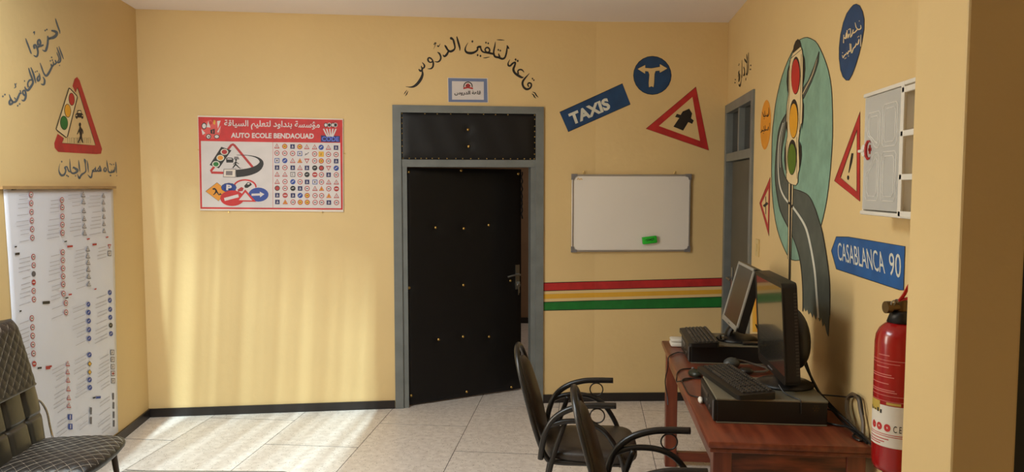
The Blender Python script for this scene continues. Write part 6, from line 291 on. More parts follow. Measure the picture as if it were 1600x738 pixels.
 'banner_icons':('L',[('p','dull_red',1,[7448,8199,7465,8163,7504,8136,7556,8127,7605,8137,7640,8165,7651,8202,7634,8238,7595,8265,7544,8274,7494,8264,7459,8237]),('p','paper',2,[7476,8200,7488,8173,7517,8154,7554,8147,7590,8155,7615,8175,7622,8201,7611,8228,7582,8247,7545,8254,7509,8246,7484,8227]),('s','ink',3,[7591,8190,7589,8212,7510,8189,7508,8211]),('p','dull_red',1,[7458,7979,7474,7942,7514,7916,7566,7907,7615,7918,7650,7946,7660,7983,7644,8020,7605,8046,7554,8055,7504,8044,7468,8016]),('p','paper',2,[7486,7979,7498,7953,7527,7934,7564,7928,7600,7936,7625,7956,7632,7982,7620,8009,7592,8028,7555,8034,7519,8026,7494,8006]),('s','ink',3,[7601,7971,7599,7993,7520,7969,7518,7991]),('p','dull_red',1,[7460,7753,7477,7717,7516,7691,7568,7683,7618,7695,7652,7723,7663,7760,7646,7796,7607,7822,7556,7830,7506,7819,7471,7791]),('p','paper',2,[7489,7754,7501,7728,7529,7709,7566,7703,7602,7712,7627,7732,7635,7759,7623,7785,7595,7804,7558,7810,7522,7802,7496,7781]),('s','ink',3,[7603,7747,7602,7769,7522,7744,7520,7766]),('p','dull_red',1,[7462,7532,7479,7495,7518,7470,7570,7462,7620,7475,7654,7503,7665,7541,7649,7577,7609,7602,7558,7610,7508,7598,7473,7569]),('p','paper',2,[7491,7533,7503,7507,7531,7488,7568,7483,7604,7492,7629,7513,7637,7540,7625,7566,7597,7584,7560,7589,7524,7581,7498,7560]),('s','ink',3,[7605,7527,7604,7549,7524,7523,7523,7546]),('p','dull_red',1,[7464,7306,7481,7269,7521,7244,7572,7237,7622,7250,7657,7280,7667,7317,7651,7353,7612,7378,7560,7385,7510,7373,7475,7344]),('p','paper',2,[7493,7307,7505,7281,7534,7263,7571,7258,7607,7267,7632,7288,7639,7316,7627,7342,7599,7359,7562,7365,7526,7356,7501,7334]),('s','ink',3,[7608,7303,7606,7325,7527,7298,7525,7320]),('p','dull_red',1,[7474,7084,7491,7048,7531,7023,7582,7017,7632,7031,7667,7060,7677,7098,7661,7134,7622,7158,7570,7165,7520,7152,7485,7122]),('p','paper',2,[7503,7086,7515,7060,7544,7042,7581,7038,7617,7048,7642,7069,7649,7096,7637,7122,7609,7140,7572,7144,7536,7135,7511,7113]),('s','ink',3,[7618,7083,7616,7105,7537,7077,7535,7099]),('p','dull_red',1,[7467,6587,7483,6551,7523,6527,7575,6522,7625,6537,7660,6568,7670,6606,7654,6641,7614,6665,7563,6670,7513,6656,7477,6625]),('p','paper',2,[7495,6589,7507,6563,7536,6546,7573,6543,7609,6554,7634,6576,7642,6603,7630,6629,7602,6646,7565,6649,7528,6639,7503,6617]),('s','ink',3,[7610,6589,7609,6611,7529,6581,7527,6603]),('p','dull_red',1,[7468,6368,7485,6332,7525,6309,7577,6304,7627,6320,7661,6351,7672,6389,7655,6425,7616,6448,7565,6453,7514,6437,7479,6406]),('p','paper',2,[7497,6371,7509,6345,7538,6328,7575,6325,7611,6336,7636,6359,7644,6386,7632,6412,7603,6428,7566,6432,7530,6421,7505,6399]),('s','ink',3,[7612,6372,7610,6394,7531,6363,7529,6385]),('p','grey2',1,[7487,6142,7503,6106,7543,6084,7595,6080,7645,6096,7679,6127,7690,6166,7673,6201,7634,6224,7583,6228,7533,6212,7497,6181]),('p','dull_red',1,[7504,5925,7521,5889,7561,5867,7612,5864,7662,5880,7697,5912,7707,5951,7691,5986,7652,6008,7600,6012,7550,5996,7515,5964]),('s','paper',2,[7668,5933,7666,5959,7546,5917,7544,5943]),('p','dull_red',1,[7522,5703,7539,5668,7579,5646,7630,5644,7680,5661,7715,5693,7725,5732,7709,5767,7670,5789,7618,5792,7568,5775,7533,5742]),('p','paper',2,[7551,5707,7563,5682,7591,5666,7629,5664,7664,5677,7689,5700,7697,5728,7685,5753,7657,5769,7620,5771,7584,5759,7559,5735]),('s','ink',3,[7666,5712,7664,5734,7584,5701,7583,5723]),('p','dull_red',1,[7524,5479,7541,5444,7581,5423,7632,5421,7682,5439,7717,5472,7727,5510,7711,5545,7672,5567,7620,5569,7570,5552,7535,5519]),('p','paper',2,[7553,5484,7565,5459,7593,5443,7631,5442,7667,5454,7692,5478,7699,5506,7687,5531,7659,5547,7622,5548,7586,5536,7561,5512]),('s','ink',3,[7668,5490,7666,5512,7587,5478,7585,5500]),('p','dull_red',1,[5830,8031,5849,7991,5895,7962,5956,7953,6015,7965,6055,7995,6068,8035,6049,8074,6003,8103,5943,8113,5884,8101,5843,8071]),('p','paper',2,[5863,8031,5877,8002,5911,7982,5954,7975,5996,7984,6026,8005,6035,8034,6021,8063,5988,8083,5945,8090,5902,8082,5873,8060]),('s','ink',3,[5998,8022,5996,8046,5903,8020,5901,8044]),('p','dull_red',1,[5828,7823,5847,7783,5894,7755,5954,7746,6013,7759,6054,7789,6066,7830,6047,7869,6002,7897,5941,7906,5882,7894,5841,7864]),('p','paper',2,[5862,7824,5876,7795,5909,7775,5953,7769,5995,7778,6024,7800,6033,7829,6020,7857,5987,7877,5943,7884,5901,7875,5871,7853]),('s','ink',3,[5996,7816,5994,7840,5901,7813,5899,7837]),('p','dull_red',1,[5840,7569,5859,7530,5905,7502,5966,7494,6024,7507,6065,7538,6078,7579,6059,7618,6013,7646,5953,7654,5894,7641,5852,7610]),('p','paper',2,[5873,7571,5887,7542,5920,7522,5964,7516,6006,7526,6036,7548,6045,7577,6031,7606,5998,7626,5955,7632,5912,7622,5882,7600]),('s','ink',3,[6008,7564,6006,7588,5913,7560,5911,7584]),('p','dull_red',1,[5858,7339,5878,7300,5924,7273,5985,7265,6043,7279,6084,7311,6096,7351,6077,7390,6032,7417,5972,7425,5913,7412,5871,7380]),('p','paper',2,[5892,7341,5906,7312,5939,7293,5983,7287,6025,7297,6054,7320,6063,7349,6050,7378,6017,7397,5973,7403,5931,7393,5901,7370]),('s','ink',3,[6027,7336,6025,7360,5931,7331,5929,7355]),('p','dull_red',1,[5868,7113,5887,7074,5933,7047,5994,7040,6052,7055,6093,7087,6106,7128,6087,7166,6041,7193,5981,7200,5922,7186,5880,7154]),('p','paper',2,[5901,7115,5915,7087,5949,7068,5992,7063,6034,7073,6064,7096,6073,7126,6059,7154,6026,7173,5983,7178,5940,7168,5911,7145]),('s','ink',3,[6036,7111,6034,7135,5941,7105,5939,7129]),('p','dull_red',1,[5903,6569,5922,6530,5969,6505,6029,6499,6087,6515,6128,6549,6141,6590,6122,6628,6076,6654,6016,6659,5957,6644,5916,6610]),('p','paper',2,[5937,6572,5951,6544,5984,6526,6027,6522,6069,6533,6099,6557,6108,6587,6094,6615,6061,6633,6018,6637,5976,6626,5946,6602]),('s','ink',3,[6071,6572,6069,6595,5976,6563,5974,6587]),('p','dull_red',1,[5912,6342,5932,6304,5978,6279,6038,6274,6097,6291,6137,6325,6150,6366,6131,6404,6085,6429,6025,6434,5966,6418,5925,6384]),('p','paper',2,[5946,6346,5960,6318,5993,6300,6036,6297,6079,6309,6108,6333,6117,6363,6103,6390,6070,6408,6027,6412,5985,6400,5955,6376]),('s','ink',3,[6080,6347,6078,6371,5985,6337,5983,6361]),('p','dull_red',1,[5922,6116,5941,6077,5987,6053,6048,6049,6106,6066,6147,6100,6159,6142,6140,6180,6095,6205,6034,6209,5976,6192,5934,6158]),('p','paper',2,[5955,6119,5969,6092,6002,6074,6046,6071,6088,6084,6117,6108,6126,6138,6112,6166,6080,6183,6036,6187,5994,6174,5964,6150]),('s','ink',3,[6089,6122,6087,6146,5994,6112,5992,6136]),('p','dull_red',1,[5931,5889,5950,5851,5996,5827,6057,5823,6115,5842,6156,5876,6168,5918,6149,5956,6104,5980,6044,5984,5985,5966,5944,5931]),('p','paper',2,[5964,5893,5978,5866,6011,5848,6055,5846,6097,5859,6126,5884,6135,5914,6122,5941,6089,5958,6045,5961,6003,5948,5974,5923]),('s','ink',3,[6099,5897,6097,5921,6004,5886,6002,5910]),('p','dull_red',1,[5949,5668,5968,5630,6015,5606,6075,5604,6133,5622,6174,5657,6186,5699,6167,5737,6122,5761,6062,5764,6003,5745,5962,5710]),('p','paper',2,[5983,5672,5996,5645,6030,5628,6073,5626,6115,5640,6144,5665,6153,5695,6140,5722,6107,5739,6064,5741,6021,5728,5992,5703]),('s','ink',3,[6117,5678,6115,5702,6022,5665,6020,5689]),('p','dull_red',1,[5952,5403,5971,5365,6018,5342,6078,5340,6136,5360,6177,5395,6189,5437,6170,5475,6125,5498,6065,5500,6006,5481,5965,5445]),('p','paper',2,[5985,5408,5999,5381,6033,5364,6076,5363,6118,5377,6147,5402,6156,5432,6143,5460,6110,5476,6067,5478,6024,5464,5995,5438]),('s','ink',3,[6120,5415,6118,5439,6025,5401,6023,5425]),('p','dull_red',1,[5842,5120,5862,5082,5909,5059,5970,5058,6029,5079,6070,5115,6082,5158,6063,5195,6017,5218,5956,5219,5897,5199,5855,5163]),('p','paper',2,[5876,5125,5890,5098,5924,5082,5968,5081,6010,5095,6040,5122,6049,5152,6035,5179,6002,5196,5958,5197,5916,5182,5886,5156]),('s','ink',3,[6012,5134,6010,5158,5916,5119,5914,5143]),('p','grey2',1,[4653,8260,4524,8097,4806,8101]),('p','paper',2,[4655,8232,4567,8120,4761,8123]),('s','grey2',3,[4680,8179,4639,8179,4683,8141,4643,8140]),('p','grey2',1,[4649,8050,4521,7886,4803,7893]),('p','paper',2,[4652,8022,4564,7910,4757,7914]),('s','grey2',3,[4676,7970,4636,7969,4679,7932,4639,7931]),('p','grey2',1,[4650,7787,4522,7621,4804,7631]),('p','paper',2,[4653,7759,4565,7646,4758,7652]),('s','grey2',3,[4677,7707,4637,7706,4680,7669,4640,7667]),('p','grey2',1,[4649,7553,4520,7386,4803,7398]),('p','paper',2,[4651,7525,4563,7410,4757,7419]),('s','grey2',3,[4676,7473,4635,7471,4679,7435,4638,7433]),('p','grey2',1,[4657,7333,4528,7164,4810,7180]),('p','paper',2,[4659,7305,4571,7190,4765,7200]),('s','grey2',3,[4683,7253,4643,7251,4687,7215,4646,7213]),('p','grey2',1,[4653,7123,4524,6952,4807,6971]),('p','paper',2,[4655,7095,4567,6978,4761,6990]),('s','grey2',3,[4680,7043,4640,7041,4683,7005,4643,7002]),('p','grey2',1,[4492,6634,4361,6459,4648,6484]),('p','paper',2,[4494,6606,4405,6486,4602,6503]),('s','grey2',3,[4519,6554,4478,6551,4523,6516,4482,6512]),('p','grey2',1,[4499,6427,4368,6251,4655,6278]),('p','paper',2,[4501,6399,4411,6278,4608,6297]),('s','grey2',3,[4526,6347,4485,6343,4529,6309,4488,6305]),('p','grey2',1,[4494,6228,4363,6051,4650,6081]),('p','paper',2,[4496,6200,4406,6078,4604,6099]),('s','grey2',3,[4521,6149,4480,6145,4524,6110,4483,6106]),('p','grey2',1,[4500,6026,4369,5847,4656,5879]),('p','paper',2,[4502,5997,4412,5875,4610,5897]),('s','grey2',3,[4527,5946,4486,5942,4531,5908,4489,5903]),('p','grey2',1,[4496,5812,4365,5631,4653,5667]),('p','paper',2,[4499,5783,4409,5660,4606,5684]),('s','grey2',3,[4524,5732,4482,5727,4527,5694,4486,5689]),('p','grey2',1,[4504,5584,4373,5402,4661,5440]),('p','paper',2,[4507,5555,4417,5431,4614,5457]),('s','grey2',3,[4532,5505,4491,5499,4535,5466,4494,5461]),('p','grey2',1,[3282,8210,3169,8065,3419,8068]),('p','paper',2,[3284,8185,3207,8085,3378,8088]),('s','grey2',3,[3306,8138,3270,8138,3309,8104,3273,8103]),('p','grey2',1,[3300,7993,3187,7847,3437,7853]),('p','paper',2,[3303,7968,3225,7868,3396,7872]),('s','grey2',3,[3324,7921,3289,7921,3327,7887,3292,7887]),('p','grey2',1,[3296,7771,3182,7623,3432,7631]),('p','paper',2,[3298,7746,3220,7644,3391,7650]),('s','grey2',3,[3319,7699,3284,7698,3322,7665,3287,7664]),('p','grey2',1,[3302,7548,3189,7399,3439,7410]),('p','paper',2,[3305,7523,3227,7421,3398,7428]),('s','grey2',3,[3326,7477,3291,7475,3329,7443,3294,7441]),('p','grey2',1,[3322,7321,3208,7171,3458,7184]),('p','paper',2,[3324,7296,3246,7193,3417,7202]),('s','grey2',3,[3346,7250,3310,7248,3348,7215,3313,7214]),('p','grey2',1,[3329,7098,3215,6947,3465,6962]),('p','paper',2,[3331,7073,3253,6969,3424,6980]),('s','grey2',3,[3352,7027,3317,7025,3355,6993,3320,6991]),('p','dull_red',1,[3002,6415,2855,6553,3122,6573]),('p','paper',2,[2999,6452,2918,6528,3065,6539]),('p','grey2',1,[3128,6370,2860,6346,2874,6181,3141,6206]),('p','paper',2,[3096,6346,2895,6329,2906,6205,3107,6224]),('s','ink',3,[3025,6243,3063,6251,2979,6305,3018,6313]),('p','p_blue',1,[2948,5006,2970,4967,3022,4944,3090,4943,3155,4964,3201,5001,3215,5044,3194,5082,3143,5105,3076,5107,3010,5087,2963,5050]),('s','paper',2,[3141,5004,3162,5016,3071,5027,3092,5039,3016,5044,3037,5056]),('p','p_blue',1,[2969,4758,2991,4720,3043,4697,3110,4697,3176,4718,3222,4756,3236,4799,3215,4837,3164,4860,3096,4861,3031,4840,2984,4802]),('s','paper',2,[3161,4759,3182,4770,3092,4781,3113,4793,3037,4797,3058,4809]),('p','p_blue',1,[4478,4865,4497,4829,4542,4808,4602,4807,4659,4827,4699,4861,4711,4902,4693,4938,4648,4959,4589,4960,4531,4941,4490,4906]),('s','paper',2,[4646,4864,4665,4875,4585,4886,4604,4897,4537,4901,4555,4912]),('p','dull_red',1,[7662,5011,7680,4974,7721,4953,7775,4952,7826,4972,7862,5007,7873,5048,7856,5085,7816,5106,7762,5107,7710,5088,7674,5052]),('p','paper',2,[7692,5016,7705,4990,7734,4975,7773,4974,7810,4988,7836,5014,7844,5043,7832,5069,7802,5085,7764,5086,7727,5071,7700,5046]),('s','ink',3,[7811,5026,7810,5049,7727,5011,7725,5034]),('p','dull_red',1,[7648,4773,7666,4737,7707,4716,7761,4716,7812,4736,7849,4772,7859,4813,7842,4849,7802,4870,7748,4871,7696,4850,7659,4815]),('p','paper',2,[7678,4779,7691,4752,7720,4737,7759,4737,7796,4752,7822,4778,7830,4808,7818,4833,7788,4849,7750,4849,7712,4834,7686,4809]),('s','ink',3,[7797,4790,7796,4813,7713,4773,7711,4797]),('p','dull_red',1,[7658,4552,7675,4516,7716,4496,7770,4496,7822,4518,7858,4554,7869,4595,7852,4631,7811,4652,7758,4652,7705,4631,7669,4594]),('p','paper',2,[7687,4559,7700,4533,7730,4518,7768,4518,7806,4533,7832,4559,7840,4589,7827,4615,7798,4630,7759,4630,7722,4615,7695,4589]),('s','ink',3,[7807,4571,7805,4594,7722,4554,7721,4577]),('p','dull_red',1,[7668,4323,7685,4287,7726,4267,7780,4268,7832,4290,7868,4327,7879,4368,7862,4404,7821,4424,7768,4423,7716,4402,7679,4365]),('p','paper',2,[7698,4329,7710,4304,7740,4289,7778,4290,7816,4306,7842,4332,7850,4362,7837,4388,7808,4402,7769,4402,7732,4386,7706,4360]),('s','ink',3,[7817,4343,7815,4367,7733,4325,7731,4348]),('p','dull_red',1,[7653,4088,7671,4052,7712,4033,7766,4034,7818,4057,7854,4094,7865,4136,7848,4171,7807,4191,7753,4190,7701,4168,7664,4130]),('p','paper',2,[7683,4095,7696,4069,7725,4055,7764,4056,7801,4072,7828,4099,7835,4129,7823,4155,7794,4169,7755,4168,7717,4152,7691,4125]),('s','ink',3,[7803,4110,7801,4133,7718,4091,7716,4114]),('p','dull_red',1,[7642,3812,7659,3776,7701,3757,7755,3760,7807,3783,7843,3821,7854,3863,7837,3898,7796,3917,7742,3915,7690,3892,7653,3854]),('s','paper',2,[7813,3839,7811,3866,7685,3808,7683,3836]),('p','dull_red',1,[5854,4857,5874,4819,5919,4797,5979,4797,6037,4818,6077,4854,6089,4897,6070,4934,6025,4956,5966,4957,5908,4937,5867,4900]),('p','paper',2,[5888,4862,5901,4835,5934,4820,5977,4819,6019,4834,6048,4861,6057,4891,6043,4918,6010,4934,5968,4935,5926,4920,5897,4893]),('s','ink',3,[6020,4873,6018,4897,5926,4857,5924,4881]),('p','dull_red',1,[5986,3499,5874,3316,6121,3377]),('p','paper',2,[5989,3468,5919,3353,6074,3391]),('s','ink',3,[6004,3425,5981,3420,6007,3389,5984,3383]),('p','dull_red',1,[6005,3270,5893,3087,6140,3150]),('p','paper',2,[6007,3239,5937,3124,6093,3163]),('s','ink',3,[6023,3197,5999,3191,6026,3161,6002,3155]),('p','dull_red',1,[6004,3037,5892,2851,6139,2917]),('p','paper',2,[6007,3005,5937,2889,6092,2930]),('s','ink',3,[6022,2963,5999,2957,6025,2927,6002,2921]),('p','dull_red',1,[6004,2788,5893,2601,6140,2670]),('p','paper',2,[6007,2757,5937,2639,6092,2683]),('s','ink',3,[6022,2715,5999,2708,6025,2679,6002,2672]),('p','dull_red',1,[6006,2530,5894,2341,6141,2413]),('p','paper',2,[6008,2498,5938,2380,6094,2425]),('s','ink',3,[6024,2456,6000,2450,6027,2420,6003,2413]),('p','dull_red',1,[6013,2312,5902,2122,6149,2197]),('p','paper',2,[6016,2281,5946,2162,6101,2208]),('s','ink',3,[6032,2239,6008,2232,6034,2203,6011,2196]),('p','p_blue',1,[6099,2000,5862,1927,5876,1764,6112,1840]),('s','paper',2,[6007,1947,5960,1932,6016,1834,5969,1819]),('p','p_blue',1,[6102,1727,5865,1650,5878,1487,6115,1566]),('s','paper',2,[6010,1672,5962,1657,6019,1559,5972,1543]),('p','p_blue',1,[4469,4616,4490,4578,4542,4557,4610,4558,4675,4580,4721,4618,4735,4661,4714,4698,4663,4720,4596,4719,4530,4697,4483,4659]),('s','paper',2,[4661,4619,4681,4632,4592,4640,4612,4653,4537,4655,4557,4669]),('p','p_blue',1,[4479,4359,4500,4322,4552,4301,4619,4302,4685,4326,4731,4364,4745,4407,4724,4444,4673,4465,4606,4464,4540,4441,4493,4403]),('s','paper',2,[4671,4365,4691,4378,4602,4385,4622,4398,4547,4399,4566,4413]),('p','p_blue',1,[4489,4097,4510,4059,4562,4039,4630,4042,4695,4066,4741,4105,4756,4148,4735,4185,4684,4205,4616,4204,4550,4180,4504,4141]),('s','paper',2,[4681,4105,4702,4118,4612,4124,4633,4138,4557,4138,4577,4152]),('p','p_blue',1,[4500,3829,4521,3792,4573,3773,4641,3776,4706,3801,4752,3840,4766,3884,4745,3921,4695,3940,4627,3938,4561,3913,4515,3873]),('s','paper',2,[4692,3839,4713,3853,4623,3858,4643,3872,4568,3871,4588,3885]),('p','p_blue',1,[4518,3335,4540,3298,4591,3280,4659,3285,4725,3311,4770,3352,4785,3396,4764,3432,4713,3451,4646,3446,4580,3421,4533,3380]),('s','paper',2,[4711,3349,4731,3364,4642,3367,4662,3381,4586,3379,4606,3393]),('p','ink',1,[4656,3183,4529,3062,4671,3005,4796,3126]),('p','gold',2,[4658,3163,4563,3070,4669,3025,4763,3118]),('p','ink',1,[4677,2935,4550,2812,4692,2757,4817,2879]),('p','gold',2,[4679,2914,4584,2820,4690,2777,4784,2871]),('p','p_blue',1,[4569,2583,4591,2547,4642,2530,4710,2537,4775,2566,4821,2608,4835,2653,4814,2688,4764,2705,4697,2699,4631,2671,4584,2628]),('s','paper',2,[4761,2604,4782,2619,4693,2619,4713,2634,4637,2629,4657,2644]),('p','p_blue',1,[4567,2343,4588,2307,4640,2291,4707,2298,4773,2328,4818,2370,4833,2416,4812,2451,4761,2467,4694,2460,4628,2431,4581,2388]),('s','paper',2,[4759,2366,4779,2381,4690,2380,4710,2395,4634,2389,4654,2405]),('p','grey2',1,[4754,1788,4634,1751,4652,1540,4772,1577]),('p','grey2',1,[4778,1503,4658,1466,4676,1254,4795,1293]),('p','p_blue',1,[2966,4461,2988,4423,3042,4402,3114,4403,3183,4426,3231,4464,3246,4508,3224,4545,3171,4566,3100,4566,3030,4543,2981,4505]),('s','paper',2,[3168,4465,3189,4478,3095,4486,3117,4499,3037,4501,3058,4514]),('p','p_blue',1,[2974,4203,2997,4166,3051,4145,3122,4147,3191,4171,3240,4209,3255,4253,3233,4290,3179,4311,3109,4310,3039,4287,2990,4248]),('s','paper',2,[3177,4210,3198,4223,3104,4230,3125,4243,3046,4244,3067,4258]),('p','ink',1,[2970,3943,2993,3906,3047,3886,3118,3888,3187,3913,3236,3952,3251,3996,3229,4033,3176,4053,3105,4051,3035,4027,2986,3988]),('s','paper',2,[3178,3976,3185,3990,3050,3968,3058,3983]),('p','p_blue',1,[2967,3671,2989,3634,3044,3615,3115,3618,3184,3643,3233,3683,3248,3728,3226,3764,3173,3784,3102,3781,3032,3756,2983,3716]),('s','paper',2,[3170,3682,3191,3696,3097,3701,3118,3715,3039,3714,3060,3728]),('p','grey2',1,[3203,3196,2920,3133,2934,2969,3217,3033]),('p','paper',2,[3170,3168,2958,3120,2968,2997,3180,3046]),('s','ink',3,[3094,3053,3135,3067,3047,3108,3087,3123]),('p','grey2',1,[3197,2964,2914,2898,2928,2734,3211,2802]),('p','paper',2,[3164,2935,2951,2886,2962,2763,3174,2814]),('s','ink',3,[3088,2820,3128,2834,3040,2875,3081,2890]),('p','grey2',1,[3204,2729,2921,2661,2935,2497,3218,2567]),('p','paper',2,[3171,2700,2958,2649,2969,2526,3181,2578]),('s','ink',3,[3095,2584,3135,2599,3047,2639,3087,2654]),('p','grey2',1,[3209,2511,2926,2440,2940,2276,3223,2349]),('p','paper',2,[3183,2488,2956,2431,2967,2299,3194,2358]),('s','red',3,[3162,2399,3159,2432,2992,2356,2989,2389]),('s','red',3,[3100,2450,3043,2436,3108,2352,3051,2338]),('p','grey2',1,[3216,2276,2933,2202,2947,2038,3230,2114]),('p','paper',2,[3183,2246,2971,2191,2981,2068,3193,2124]),('s','ink',3,[3107,2128,3148,2144,3059,2182,3100,2198]),('p','grey2',1,[3179,1788,3052,1752,3070,1539,3197,1576]),('p','grey2',1,[3178,1487,3051,1450,3069,1237,3196,1275]),('p','grey2',1,[3191,1184,3063,1145,3081,932,3208,972]),('p','grey2',1,[3201,903,3074,863,3092,650,3219,691])]),
